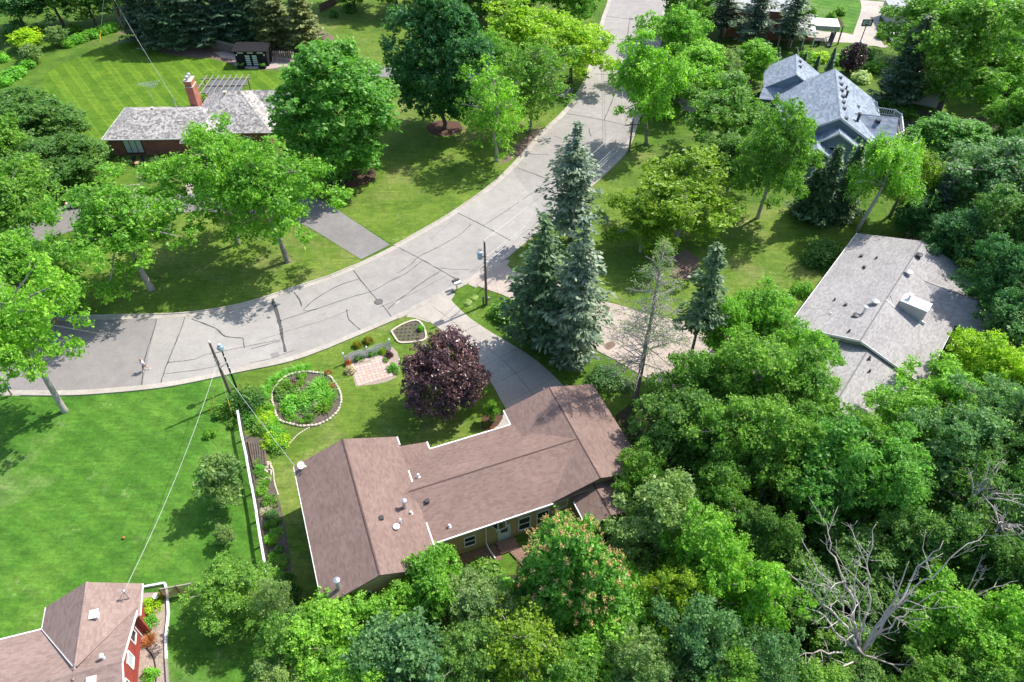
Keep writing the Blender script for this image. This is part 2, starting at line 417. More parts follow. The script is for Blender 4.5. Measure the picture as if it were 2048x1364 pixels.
LEAF = {
 'ash':    leafmat('leaf_ash',    (0.05, 0.135, 0.014), (0.088, 0.215, 0.024), (0.145, 0.3, 0.045)),
 'mid':    leafmat('leaf_mid',    (0.04, 0.105, 0.016), (0.07, 0.165, 0.025), (0.115, 0.235, 0.04)),
 'lime':   leafmat('leaf_lime',   (0.095, 0.18, 0.01), (0.16, 0.275, 0.014), (0.23, 0.36, 0.025)),
 'olive':  leafmat('leaf_olive',  (0.055, 0.115, 0.01), (0.098, 0.18, 0.015), (0.16, 0.26, 0.024)),
 'maple':  leafmat('leaf_maple',  (0.035, 0.11, 0.018), (0.062, 0.175, 0.03), (0.1, 0.24, 0.055)),
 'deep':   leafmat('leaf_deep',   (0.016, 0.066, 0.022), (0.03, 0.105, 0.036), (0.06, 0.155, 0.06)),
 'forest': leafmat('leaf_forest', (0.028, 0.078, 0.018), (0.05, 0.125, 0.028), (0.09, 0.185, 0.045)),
 'grey':   leafmat('leaf_grey',   (0.052, 0.105, 0.036), (0.09, 0.165, 0.058), (0.15, 0.24, 0.1)),
 'bluish': leafmat('leaf_bluish', (0.034, 0.09, 0.036), (0.058, 0.138, 0.056), (0.108, 0.21, 0.092)),
 'purple': leafmat('leaf_purple', (0.028, 0.015, 0.02), (0.055, 0.03, 0.038), (0.105, 0.066, 0.075), 0.15, 0.32, 0.6, 1.7),
 'spruce': leafmat('leaf_spruce', (0.025, 0.06, 0.03), (0.045, 0.095, 0.045), (0.075, 0.14, 0.07), 0.25, gain=1.9),
 'blue_spruce': leafmat('leaf_blue_spruce', (0.045, 0.088, 0.066), (0.08, 0.138, 0.105), (0.14, 0.205, 0.16), 0.25, gain=1.65),
 'pine':   leafmat('leaf_pine',   (0.025, 0.055, 0.032), (0.042, 0.085, 0.048), (0.085, 0.14, 0.085), 0.2, gain=1.8),
 'olive_pine': leafmat('leaf_olive_pine', (0.05, 0.075, 0.03), (0.08, 0.115, 0.045), (0.13, 0.17, 0.07), 0.25, gain=1.9),
 'tips':   leafmat('leaf_tips',   (0.36, 0.22, 0.13), (0.46, 0.34, 0.2), (0.46, 0.42, 0.24), 0.25, gain=1.0),
 'yew':    leafmat('leaf_yew',    (0.028, 0.08, 0.022), (0.05, 0.125, 0.03), (0.085, 0.18, 0.045)),
 'hosta':  leafmat('leaf_hosta',  (0.05, 0.16, 0.02), (0.085, 0.24, 0.03), (0.14, 0.32, 0.05)),
 'pale':   leafmat('leaf_pale',   (0.16, 0.24, 0.1), (0.24, 0.31, 0.16), (0.36, 0.42, 0.26)),
 'gold':   leafmat('leaf_gold',   (0.16, 0.18, 0.015), (0.26, 0.27, 0.02), (0.34, 0.33, 0.03), gain=1.0),
 'white_flower': leafmat('leaf_white', (0.16, 0.24, 0.1), (0.34, 0.37, 0.27), (0.75, 0.73, 0.68), 0.15, gain=1.0),
 'rust':   leafmat('leaf_rust',   (0.12, 0.05, 0.02), (0.2, 0.09, 0.035), (0.3, 0.15, 0.06)),
}
# ================================================================== THE GROUND
def catmull(pts, step=1.0):
    pts = [Vector(p) for p in pts]
    out = []
    n = len(pts)
    for i in range(n - 1):
        p0 = pts[max(i - 1, 0)]; p1 = pts[i]; p2 = pts[i + 1]; p3 = pts[min(i + 2, n - 1)]
        k = max(1, int((p2 - p1).length / step))
        for j in range(k):
            t = j / k
            out.append(0.5 * ((2 * p1) + (p2 - p0) * t + (2 * p0 - 5 * p1 + 4 * p2 - p3) * t * t + (3 * p1 - p0 - 3 * p2 + p3) * t ** 3))
    out.append(pts[-1])
    return out
def resample(pts, n):
    d = [0.0]
    for a, b in zip(pts, pts[1:]): d.append(d[-1] + (b - a).length)
    out = []; j = 0
    for i in range(n):
        s = d[-1] * i / (n - 1)
        while j < len(d) - 2 and d[j + 1] < s: j += 1
        t = (s - d[j]) / max(1e-9, d[j + 1] - d[j])
        out.append(pts[j].lerp(pts[j + 1], min(1, max(0, t))))
    return out
def sheet(name, pts, z, mat, kind='structure', parent=None, **kw):
    """flat sheet on the ground; pts are ground points"""
    bm = bmesh.new()
    vs = [bm.verts.new((p[0], p[1], z)) for p in pts]
    f = bm.faces.new(vs)
    if f.normal.z < 0: f.normal_flip()
    bmesh.ops.triangulate(bm, faces=bm.faces[:])
    bm.normal_update()
    for f in bm.faces:
        if f.normal.z < 0: f.normal_flip()
    me = bpy.data.meshes.new(name); bm.to_mesh(me); bm.free()
    if parent is not None: me.transform(Matrix.Translation(-root_loc(parent)))
    me.materials.append(mat)
    o = bpy.data.objects.new(name, me); COL.objects.link(o)
    if parent is not None: o.parent = parent
    return tag(o, kind=kind, **kw)
def strip(mb, pts, wd, z):
    """flat ribbon along pts"""
    pts = [Vector((p[0], p[1], z)) for p in pts]
    n = len(mb.v)
    for i, p in enumerate(pts):
        d = pts[min(i + 1, len(pts) - 1)] - pts[max(i - 1, 0)]
        d.normalize(); q = Vector((-d.y, d.x, 0))
        ww = wd[i] if hasattr(wd, '__len__') else wd
        mb.v += [tuple(p + q * ww / 2), tuple(p - q * ww / 2)]
    for i in range(len(pts) - 1):
        mb.f.append((n + 2 * i + 1, n + 2 * i + 3, n + 2 * i + 2, n + 2 * i))
def wobbly(pts, amp, rng, step=0.6):
    """a curve with small irregular deviation, for garden edges and cracks"""
    c = catmull(pts, step); o = []
    for p in c: o.append(p + Vector((rng.uniform(-amp, amp), rng.uniform(-amp, amp), 0)))
    return o
R0 = random.Random(5)

mb = MB(); mb.poly([(-900, -300, 0), (900, -300, 0), (900, 1500, 0), (-900, 1500, 0)])
mb.build('ground', MAT['rough_grass'], kind='structure')

FAR = [(-260, 640), (-100, 638), (60, 636), (220, 632), (372, 627), (491, 607), (600, 572), (661, 552), (727, 523), (790, 492), (832, 468), (907, 424), (1000, 355), (1085, 264), (1132, 217), (1173, 150), (1202, 45), (1217, 0), (1234, -80), (1246, -140)]
NEAR = [(-260, 792), (-100, 791), (0, 789), (121, 790), (205, 786), (319, 775), (403, 760), (476, 744), (573, 724), (639, 702), (705, 675), (757, 653), (822, 624), (896, 585), (945, 560), (1008, 519), (1039, 494), (1100, 445), (1160, 393), (1217, 341), (1255, 299), (1276, 243), (1293, 202), (1311, 150), (1326, 44), (1337, 0), (1348, -80), (1354, -140)]
FARC = catmull(P(FAR), 0.8); NEARC = catmull(P(NEAR), 0.8)
NR = 260
fa = resample(FARC, NR); ne = resample(NEARC, NR)
# the carriageway in panels between its transverse joints
def near_i(curve, px): return min(range(len(curve)), key=lambda k: (curve[k] - G(*px)).length)
JF = [(372, 627), (544, 590), (707, 541), (793, 491), (907, 423), (1035, 336), (1133, 218), (1191, 148), (1196, 78), (1202, 31)]
JN = [(321, 773), (571, 722), (790, 640), (918, 572), (1030, 500), (1100, 445), (1262, 255), (1308, 155), (1320, 82), (1326, 41)]
fi = [0] + [near_i(FARC, q) for q in JF] + [len(FARC) - 1]; ni = [0] + [near_i(NEARC, q) for q in JN] + [len(NEARC) - 1]
road = bpy.data.objects.new('road', None); COL.objects.link(road); tag(road, kind='structure')
for k in range(len(fi) - 1):
    a, b = resample(FARC[fi[k]:fi[k+1] + 1], 24), resample(NEARC[ni[k]:ni[k+1] + 1], 24); mb = MB()
    for i in range(23): mb.poly([(a[i].x, a[i].y, .02), (b[i].x, b[i].y, .02), (b[i+1].x, b[i+1].y, .02), (a[i+1].x, a[i+1].y, .02)])
    mb.build('road_panel', MAT[('road', 'road_light', 'road', 'road_dim', 'road', 'road_light', 'road_dim', 'road', 'road_light', 'road', 'road_dim')[k]], road)
old = sheet('road_patch', P([(-260, 640), (-100, 639), (60, 637), (220, 633), (316, 631), (305, 676), (283, 779), (205, 785), (121, 789), (0, 788), (-100, 790), (-260, 791)]), .026, MAT['road_old'], parent=road)

# lawns
def on(curve, a, b):
    """part of a curve between the points nearest to two pixels"""
    pa, pb = G(*a), G(*b)
    i = min(range(len(curve)), key=lambda k: (curve[k] - pa).length); j = min(range(len(curve)), key=lambda k: (curve[k] - pb).length)
    return curve[i:j + 1] if i <= j else curve[j:i + 1][::-1]
sheet('lawn', on(NEARC, (-250, 792), (476, 744)) + P([(470, 800), (482, 838), (500, 930), (520, 1040), (545, 1190), (540, 1300), (535, 1500), (-300, 1700)]), .008, MAT['lawn_vivid'])
sheet('lawn', on(NEARC, (476, 744), (822, 624)) + P([(857, 638), (891, 666), (940, 712), (976, 756), (1003, 804), (1009, 822), (1005, 860), (880, 960), (640, 1000), (640, 1230), (560, 1240), (545, 1190), (520, 1040), (500, 930), (482, 838), (470, 800)]), .012, MAT['lawn_warm'])
sheet('lawn', P([(205, 312), (150, 275), (92, 185), (85, 155), (120, 128), (200, 100), (262, 82), (300, 95), (330, 100), (420, 112), (520, 140), (600, 150), (640, 158), (640, 250), (420, 300)]), .010, MAT['lawn_striped'])
sheet('lawn', on(FARC, (220, 632), (720, 521)) + P([(672, 488), (600, 447), (520, 428), (447, 425), (366, 425), (250, 432), (150, 470), (130, 540), (120, 600), (160, 632)]), .009, MAT['lawn_warm'])
sheet('lawn', on(FARC, (782, 493), (1132, 217)) + P([(1060, 200), (900, 170), (780, 165), (660, 230), (560, 330), (480, 340), (380, 330), (290, 320), (300, 386), (378, 386), (440, 385), (560, 383), (640, 398), (700, 436)]), .011, MAT['lawn_warm'])
sheet('lawn', on(NEARC, (1008, 519), (1255, 299)) + P([(1330, 310), (1480, 400), (1640, 430), (1720, 440), (1690, 500), (1620, 590), (1560, 640), (1430, 648), (1330, 634), (1227, 605), (1120, 560), (1033, 542)]), .009, MAT['lawn_warm'])
sheet('lawn', P([(1600, -10), (1720, -10), (1722, 20), (1706, 64), (1640, 62), (1600, 50), (1560, 20)]), .010, MAT['lawn_vivid'])
sheet('lawn', P([(640, -60), (820, -60), (860, 40), (800, 128), (700, 140), (620, 90)]), .012, MAT['lawn_warm'])
sheet('woodland_floor', P([(1230, 830), (1300, 780), (1420, 800), (1700, 800), (1900, 690), (1960, 560), (1830, 450), (1800, 380), (1900, 240), (2300, 200), (2500, 1700), (640, 1700), (600, 1300), (680, 1215), (890, 1150), (1040, 1150), (1180, 1040), (1250, 920)]), .016, MAT['forest_floor'])
# flat dry or mulched patches
sheet('mulch_ring', wobbly([G(690 + 62 * math.cos(a), 350 + 26 * math.sin(a)) for a in np.linspace(0, 2 * math.pi, 17)][:-1], .15, R0, 3), .02, MAT['mulch'])
sheet('mulch_ring', wobbly([G(890 + 36 * math.cos(a), 256 + 16 * math.sin(a)) for a in np.linspace(0, 2 * math.pi, 17)][:-1], .15, R0, 3), .024, MAT['mulch'])
sheet('mulch_bed', wobbly(P([(60, 505), (95, 480), (128, 480), (138, 492), (122, 515), (115, 540), (118, 560), (70, 580), (20, 560)]), .1, R0, 3), .02, MAT['mulch'])
sheet('needle_bed', wobbly(P([(230, 70), (265, 66), (300, 92), (340, 108), (420, 118), (470, 128), (520, 140), (600, 132), (640, 120), (640, 60), (300, 40)]), .3, R0, 3), .018, MAT['needle_litter'])
sheet('bare_earth', wobbly(P([(1060, 268), (1085, 250), (1080, 275), (1040, 310), (1000, 330), (1020, 300)]), .2, R0, 2), .016, MAT['needle_litter'])
sheet('bare_earth', wobbly(P([(1330, 525), (1375, 500), (1400, 520), (1380, 560), (1340, 560)]), .3, R0, 2), .016, MAT['needle_litter'])
sheet('bare_earth', wobbly(P([(1470, 195), (1560, 190), (1575, 215), (1530, 245), (1440, 240)]), .4, R0, 2), .016, MAT['soil'])
sheet('bare_earth', wobbly(P([(1790, 225), (1850, 220), (1880, 250), (1850, 290), (1790, 280)]), .4, R0, 2), .026, MAT['soil'])

# kerbs with their gutter pans, section by section
def kerb(name, curve, gaps, side, seclen=3.05):
    """side +1: the lawn lies to the left of the running direction"""
    root = bpy.data.objects.new(name, None); COL.objects.link(root); tag(root, kind='structure')
    n = int(sum((b - a).length for a, b in zip(curve, curve[1:])) / seclen)
    pts = resample(curve, n * 4 + 1)
    for k in range(n):
        seg = pts[k * 4:k * 4 + 5]
        mid = seg[2]
        low = any((mid - G(gx, gy)).length < gr for gx, gy, gr in gaps)
        h = 0.035 if low else 0.14
        m = MB(); rings = []
        for i, p in enumerate(seg):
            d = (seg[min(i + 1, 4)] - seg[max(i - 1, 0)]).normalized()
            if i == 0: p = p + d * .018
            if i == 4: p = p - d * .018
            q = Vector((-d.y, d.x, 0)) * side
            prof = [(0.16, 0.0), (0.16, h), (0.02, h), (0.0, h - .015), (-0.03, .05), (-0.62, .032), (-0.62, 0.0)]
            rings.append([tuple(p + q * a + Vector((0, 0, z))) for a, z in prof])
        m.tube_rings(rings, 7)
        m.build('kerb_section', MAT['curb'], root)
kerb('kerb', FARC, [(752, 508, 3.4), (1128, 200, 3.2), (1195, 90, 0)], +1)
kerb('kerb', NEARC, [(862, 603, 3.4), (976, 540, 3.0), (1302, 176, 4.0), (-30, 790, 3.0)], -1)

# driveways
def slabs(root_name, quad, nu, nv, mat, z=.05, gap=.018):
    """concrete panels: quad = 4 corner curves sampled by bilinear interpolation"""
    pass
def driveway(name, left, right, mat, panels, z0=.03, th=.03, cols=2, gap=.02, **kw):
    """concrete panels between two edge curves (pixel lists), each panel its own piece"""
    root = bpy.data.objects.new(name, None); COL.objects.link(root); tag(root, kind='structure')
    L = resample(catmull(P(left), .5), panels * 3 + 1); Rr = resample(catmull(P(right), .5), panels * 3 + 1)
    for i in range(panels):
        for c in range(cols):
            a, b = c / cols, (c + 1) / cols
            pts = [L[i*3+k].lerp(Rr[i*3+k], a) for k in range(4)] + [L[i*3+k].lerp(Rr[i*3+k], b) for k in (3, 2, 1, 0)]
            cen = sum(pts, Vector()) / 8
            pts = [p + (cen - p).normalized() * gap for p in pts]
            dz = R0.uniform(-.003, .003)
            m = MB(); m.prism([Vector((p.x, p.y, z0)) for p in pts], (0, 0, th + dz))
            m.build('concrete_slab', mat, root)
    return root
driveway('driveway', [(829, 631), (857, 643), (891, 668), (940, 712), (976, 756), (1003, 804), (1030, 850)], [(900, 596), (908, 607), (941, 637), (983, 665), (1025, 690), (1059, 711), (1095, 740), (1145, 790)], MAT['concrete'], 7)
driveway('driveway', [(952, 571), (973, 580), (1013, 594), (1090, 640), (1158, 676), (1194, 702), (1224, 717), (1293, 757), (1337, 777), (1420, 800), (1560, 830)], [(1012, 528), (1033, 544), (1120, 570), (1205, 603), (1240, 610), (1279, 625), (1330, 636), (1367, 643), (1450, 660), (1580, 690), (1700, 700)], MAT['concrete_pink'], 11)
mb = MB()
def band(left, right, n=24, z=.03):
    L = resample(catmull(P(left), .5), n); Rr = resample(catmull(P(right), .5), n); m = MB()
    for i in range(n - 1): m.poly([(L[i].x, L[i].y, z), (Rr[i].x, Rr[i].y, z), (Rr[i+1].x, Rr[i+1].y, z), (L[i+1].x, L[i+1].y, z)][::-1])
    return m
band([(722, 519), (672, 488), (600, 447), (520, 428), (447, 425), (366, 425), (250, 432), (120, 470), (40, 500)], [(780, 490), (700, 437), (640, 400), (560, 385), (440, 387), (315, 390), (200, 395), (100, 420), (20, 450)], z=.034).build('driveway', MAT['asphalt'], kind='structure')
band([(1135, 196), (1060, 180), (900, 160), (787, 155), (740, 152), (690, 150)], [(1150, 178), (1070, 160), (900, 140), (787, 134), (740, 132), (690, 128)], z=.034).build('driveway', MAT['asphalt'], kind='structure')
band([(1296, 205), (1340, 216), (1400, 228)], [(1312, 172), (1350, 190), (1400, 205)], z=.034).build('driveway', MAT['concrete_pink'], kind='structure')
band([(378, 350), (366, 388)], [(393, 350), (384, 388)], 4, z=.04).build('walkway', MAT['concrete_pink'], kind='structure')
band([(300, 325), (340, 330), (385, 338)], [(300, 316), (340, 320), (385, 326)], 5, z=.038).build('walkway', MAT['concrete_pink'], kind='structure')
sheet('driveway_apron', P([(812, 634), (822, 623), (860, 603), (896, 583), (910, 588), (903, 600), (857, 645), (829, 636)]), .034, MAT['concrete'])
sheet('driveway_apron', P([(936, 569), (945, 559), (980, 538), (1008, 517), (1020, 522), (1012, 533), (952, 576)]), .034, MAT['concrete_pink'])
# far right drive with the basketball hoop, and the street beyond
band([(1600, 46), (1640, 62), (1700, 68), (1760, 95), (1780, 90)], [(1590, 60), (1640, 82), (1700, 86), (1740, 92), (1760, 92)], z=.034).build('driveway', MAT['concrete'], kind='structure')
band([(1720, 0), (1722, 20), (1708, 62), (1700, 86)], [(1768, 4), (1764, 22), (1755, 60), (1770, 95)], z=.04).build('driveway', MAT['concrete'], kind='structure')
sheet('far_street', P([(1700, -25), (2100, -5), (2100, 12), (1800, 5), (1720, -3)]), .03, MAT['road'])
band([(-60, 800), (0, 795), (8, 789)], [(-60, 835), (-10, 800), (0, 789)], 6, z=.035).build('walkway', MAT['concrete_pink'], kind='structure')
# front walk of the brown house, along its porch
walk = bpy.data.objects.new('front_walk', None); COL.objects.link(walk); tag(walk, kind='structure')
WL = resample(catmull(P([(862, 897), (930, 882), (980, 862), (1003, 843), (1006, 822)]), .4), 10); WR = resample(catmull(P([(866, 915), (940, 900), (1000, 885), (1030, 872), (1032, 835)]), .4), 10)
for i in range(9):
    m = MB(); q = [WL[i], WR[i], WR[i+1], WL[i+1]]; cen = sum(q, Vector()) / 4
    m.prism([Vector((p.x, p.y, .03)) + (cen - p).normalized() * .02 for p in q][::-1], (0, 0, .04)); m.build('concrete_slab', MAT['concrete'], walk)

# sealed cracks, each its own strip of tar
CR = [([(314, 638), (304, 672), (290, 718), (283, 772)], .12), ([(372, 630), (354, 680), (335, 726), (321, 768)], .12), ([(383, 638), (407, 647), (433, 658), (451, 673), (484, 676)], .16),
 ([(486, 676), (489, 696)], .1), ([(544, 590), (550, 614), (559, 643), (564, 670)], .42), ([(564, 670), (571, 704)], .3), ([(335, 725), (389, 719), (411, 709), (440, 704), (513, 689), (561, 680)], .09),
 ([(330, 748), (396, 740), (440, 731)], .08), ([(502, 698), (561, 682)], .09), ([(707, 541), (720, 559), (753, 598), (773, 620), (786, 638)], .13), ([(718, 558), (676, 572), (632, 598), (606, 620), (614, 623), (634, 618)], .11),
 ([(560, 642), (639, 616), (705, 594), (749, 581), (775, 565), (812, 547), (843, 523)], .1), ([(793, 493), (835, 515), (878, 539), (916, 561)], .14), ([(795, 547), (823, 528), (835, 515), (867, 499), (892, 486), (922, 468), (942, 449)], .1),
 ([(907, 422), (966, 451), (1022, 482)], .14), ([(966, 451), (1002, 429), (1039, 404)], .09), ([(881, 543), (845, 565), (801, 598), (775, 619)], .11), ([(880, 536), (907, 539), (940, 539)], .08), ([(694, 619), (698, 640), (713, 653), (724, 663)], .12),
 ([(588, 585), (599, 600), (603, 613)], .17), ([(1202, 31), (1258, 38), (1325, 41)], .2), ([(1196, 78), (1240, 79), (1293, 82)], .14), ([(1191, 148), (1240, 150), (1303, 153)], .16), ([(1133, 227), (1205, 240), (1258, 252)], .14),
 ([(1259, 41), (1255, 76)], .14), ([(1267, 82), (1255, 117), (1243, 141), (1237, 164), (1223, 205), (1208, 240)], .15), ([(1035, 336), (1070, 349), (1097, 359)], .18), ([(1108, 272), (1123, 277)], .1), ([(1059, 308), (1097, 310)], .12),
 ([(1246, 218), (1261, 217), (1276, 209)], .2), ([(1179, 257), (1178, 264), (1183, 273)], .12), ([(1097, 359), (1075, 378), (1045, 400)], .08), ([(850, 612), (862, 604), (868, 600)], .09), ([(1217, 60), (1213, 78)], .1), ([(1196, 61), (1240, 60)], .09),
 ([(700, 620), (650, 640), (600, 655), (520, 680)], .05), ([(760, 615), (830, 585), (900, 548)], .05), ([(590, 700), (540, 718), (500, 726)], .06), ([(940, 545), (990, 512), (1040, 474)], .05), ([(1130, 300), (1165, 310), (1195, 318)], .1), ([(860, 480), (905, 440)], .04)]
for pts, wd in CR:
    m = MB(); c = wobbly(P(pts), .035, R0, .5)
    strip(m, c, [wd * R0.uniform(.55, 1.2) for _ in c], .031); m.build('crack_seal', MAT['tar'], road)
# stained, patched spots
for pts in ([(540, 708), (556, 704), (560, 712), (545, 718)], [(788, 604), (797, 600), (801, 604), (790, 609)]):
    sheet('road_patch', P(pts), .029, MAT['concrete'] if pts[0][0] > 700 else MAT['road_old'], parent=road)
sheet('oil_stain', wobbly(P([(1207, 692), (1214, 686), (1226, 684), (1230, 690), (1222, 699), (1211, 699), (1207, 692)]), .12, R0, .25), .068, MAT['needle_litter'])

def manhole(px, py, r, label):
    c = G(px, py); t = thing('manhole_cover', label, 'manhole cover', (c.x, c.y, .02))
    m = MB(); m.lathe((c.x, c.y, .022), [(r, 0), (r, .012), (r * .84, .014), (r * .84, .004)], 24); m.build('rim', MAT['tar'], t)
    m = MB(); m.lathe((c.x, c.y, .026), [(r * .8, 0), (r * .8, .012), (r * .76, .016)], 24)
    for k in range(-3, 4): m.box((c.x + k * r * .2, c.y, .045), (r * .07, r * 1.2 * math.sqrt(max(.05, 1 - (k * .25) ** 2)), .008))
    m.build('lid', MAT['iron'], t)
manhole(757, 604, .52, 'round iron manhole cover in the road bend in front of the white picket fence')
manhole(1262, 38, .5, 'round iron manhole cover far up the street, under the shade of trees')
# ================================================================== HOUSES
class Frame:
    """a house's own axes: local (x, y, z) turned by an angle about the world origin"""
    def __init__(s, deg):
        a = rad(deg); s.c, s.s = math.cos(a), math.sin(a); s.rz = a
    def __call__(s, x, y, z=0.0):
        return Vector((x * s.c - y * s.s, x * s.s + y * s.c, z))
_rng = np.random.RandomState(3)
def tabs(poly, course=.15, tab=.33, lift=.014, rand=.5, maxc=400):
    """overlapping shingles / laps over a convex planar polygon whose first edge is the eave: (verts, quads)"""
    p = [np.array(q, dtype=float) for q in poly]
    u = p[1] - p[0]; u /= np.linalg.norm(u)
    n = np.zeros(3)
    for i in range(1, len(p) - 1): n += np.cross(p[i] - p[0], p[i+1] - p[0])
    n /= np.linalg.norm(n)
    v = np.cross(n, u)
    uv = [((q - p[0]) @ u, (q - p[0]) @ v) for q in p]
    vmax = max(b for a, b in uv); vmin = min(b for a, b in uv)
    V = []; Q = []; k = 0
    j = 0; v0 = vmin
    while v0 < vmax - 1e-3 and j < maxc:
        v1 = min(v0 + course * 1.06, vmax); vm = min((v0 + v1) / 2, vmax - 1e-4)
        xs = []
        for i in range(len(uv)):
            a, b = uv[i], uv[(i + 1) % len(uv)]
            if (a[1] - vm) * (b[1] - vm) <= 0 and abs(a[1] - b[1]) > 1e-9:
                xs.append(a[0] + (vm - a[1]) / (b[1] - a[1]) * (b[0] - a[0]))
        if len(xs) >= 2:
            lo, hi = min(xs), max(xs)
            off = (j % 2) * tab / 2 + _rng.uniform(-.1, .1) * tab
            e = np.arange(lo - tab + off % tab, hi + tab, tab)
            e = e + _rng.uniform(-rand * .3, rand * .3, len(e)) * tab
            e = np.clip(np.sort(e), lo, hi)
            for a, b in zip(e[:-1], e[1:]):
                if b - a < .02: continue
                li = lift * (1 + rand * _rng.uniform(-.5, .5)); d = _rng.uniform(-rand, rand) * .02
                for uu, vv, ww in ((a + .004, v0 + d, -.002), (b - .004, v0 + d, -.002), (a + .004, v0 + d, li), (b - .004, v0 + d, li), (b - .004, v1, .002), (a + .004, v1, .002)):
                    V.append(p[0] + u * uu + v * vv + n * ww)
                Q.append((k, k + 1, k + 3, k + 2)); Q.append((k + 2, k + 3, k + 4, k + 5)); k += 6
        v0 += course; j += 1
    return V, Q
def surf(name, polys, mat, parent, **kw):
    V = []; Q = []
    for poly in polys:
        a, b = tabs(poly, **kw)
        o = len(V); V += a; Q += [tuple(i + o for i in q) for q in b]
    if not V: return None
    off = np.array(root_loc(parent))
    me = np_mesh(name, np.array(V) - off, np.array(Q))
    return add_mesh(name, me, mat, parent, kind='stuff')
def slab(m, poly, th=.16):
    p = [Vector(q) for q in poly]; n = Vector((0, 0, 0))
    for i in range(1, len(p) - 1): n += (p[i] - p[0]).cross(p[i+1] - p[0])
    n.normalize()
    if n.z < 0: p = p[::-1]; n = -n
    m.prism([q - n * (th + .003) for q in p], n * th)
def ccw(poly):
    p = [Vector(q) for q in poly]; n = Vector((0, 0, 0))
    for i in range(1, len(p) - 1): n += (p[i] - p[0]).cross(p[i+1] - p[0])
    return p if n.z > 0 else [p[1], p[0]] + p[:1:-1]
class House:
    def __init__(s, name, label, F, c, roofmat, wallmat, trim=None, course=.15, tab=.33, lap=.2, rand=.5, group=None, lift=.005):
        s.F = F; s.t = thing(name, label, 'house', F(*c, 0), group)
        s.roofmat, s.wallmat = roofmat, wallmat; s.trim = trim or MAT['white_paint']
        s.roof = MB(); s.planes = []; s.course, s.tab, s.lap, s.rand, s.lift = course, tab, lap, rand, lift
        s.walls = MB(); s.lapp = []; s.caps = []; s.gut = []; s.capmat = {'roof_brown': 'ridge_shade_brown', 'roof_grey': 'ridge_shade_grey'}.get(roofmat.name)
    def plane(s, pts):
        q = ccw([s.F(*p) for p in pts]); s.planes.append(q); slab(s.roof, q)
    def cap(s, a, b, wd=.22):
        a = s.F(*a); b = s.F(*b); d = (b - a); L = d.length; k = max(1, int(L / .3)); d /= L; s_caps = MB(); s.caps.append(s_caps)
        sd = Vector((0, 0, 1)).cross(d).normalized()
        for i in range(k):
            p0 = a + d * (L * i / k); p1 = a + d * (L * (i + 1.12) / k)
            for sg in (-1, 1):
                w0 = [p0 + Vector((0, 0, .035)), p1 + Vector((0, 0, .024)), p1 + sd * sg * wd / 2 + Vector((0, 0, -.045)), p0 + sd * sg * wd / 2 + Vector((0, 0, -.034))]
                s_caps.poly(w0 if sg < 0 else w0[::-1])
    def wall(s, x0, y0, x1, y1, z0=0, z1=3, gable=None, th=.18):
        """wall seen from its right-hand side; gable = (fraction, z) of a peak"""
        a = s.F(x0, y0, z0); b = s.F(x1, y1, z0); d = (b - a).normalized(); n = d.cross(Vector((0, 0, 1)))
        pts = [a, b, b + Vector((0, 0, z1 - z0))]
        if gable: 
            g = a.lerp(b, gable[0]); pts.append(Vector((g.x, g.y, gable[1])))
        pts.append(a + Vector((0, 0, z1 - z0)))
        s.walls.prism([p - n * (th + .004) for p in pts], n * th)
        if s.lap: s.lapp.append(pts)
    def gable(s, ax, r, e0, e1, a0, a1, zr, z0, z1=None, ov=.45, ends=(1, 1), zb=0, walls=(1, 1), cap=True, gut=(0, 0)):
        """pitched wing: ax='y' ridge runs along y at x=r from a0 to a1, eaves at x=e0 / e1 (heights z0 / z1)"""
        z1 = z0 if z1 is None else z1
        L = (lambda c, a, z: (c, a, z)) if ax == 'y' else (lambda c, a, z: (a, c, z))
        s.plane([L(e0, a0, z0), L(e0, a1, z0), L(r, a1, zr), L(r, a0, zr)])
        s.plane([L(e1, a0, z1), L(e1, a1, z1), L(r, a1, zr), L(r, a0, zr)])
        if cap: s.cap(L(r, a0, zr), L(r, a1, zr))
        w0, w1 = e0 + ov, e1 - ov
        zz0 = z0 + (zr - z0) * ov / (r - e0) - .2; zz1 = z1 + (zr - z1) * ov / (e1 - r) - .2
        b0, b1 = a0 + (ov if ends[0] else 0), a1 - (ov if ends[1] else 0)
        zt = min(zz0, zz1)
        if walls[0]:
            p, q = L(w0, b1, 0), L(w0, b0, 0)
            if ax == 'x': p, q = q, p
            s.wall(p[0], p[1], q[0], q[1], zb, zz0)
        if walls[1]:
            p, q = L(w1, b0, 0), L(w1, b1, 0)
            if ax == 'x': p, q = q, p
            s.wall(p[0], p[1], q[0], q[1], zb, zz1)
        for e, aa in ((0, b0), (1, b1)):
            if not ends[e]: continue
            p, q, f = L(w0, aa, 0), L(w1, aa, 0), (r - w0) / (w1 - w0)
            if (e == 1) == (ax == 'y'): p, q, f = q, p, 1 - f
            s.wall(p[0], p[1], q[0], q[1], zb, zt, (f, zr - .22))
        for k, (e, z) in enumerate(((e0, z0), (e1, z1))):
            if gut[k]: s.gut.append((L(e, a0, z), L(e, a1, z)))
    def gutter(s, a, b):
        a = s.F(*a); b = s.F(*b); m = MB()
        m.bar(a + Vector((0, 0, -.07)), b + Vector((0, 0, -.07)), .13, .13); m.build('gutter', s.trim, s.t)
    def fascia(s, a, b, ht=.2):
        m = MB(); m.bar(s.F(*a) + Vector((0, 0, -.12)), s.F(*b) + Vector((0, 0, -.12)), .05, ht); m.build('fascia', s.trim, s.t)
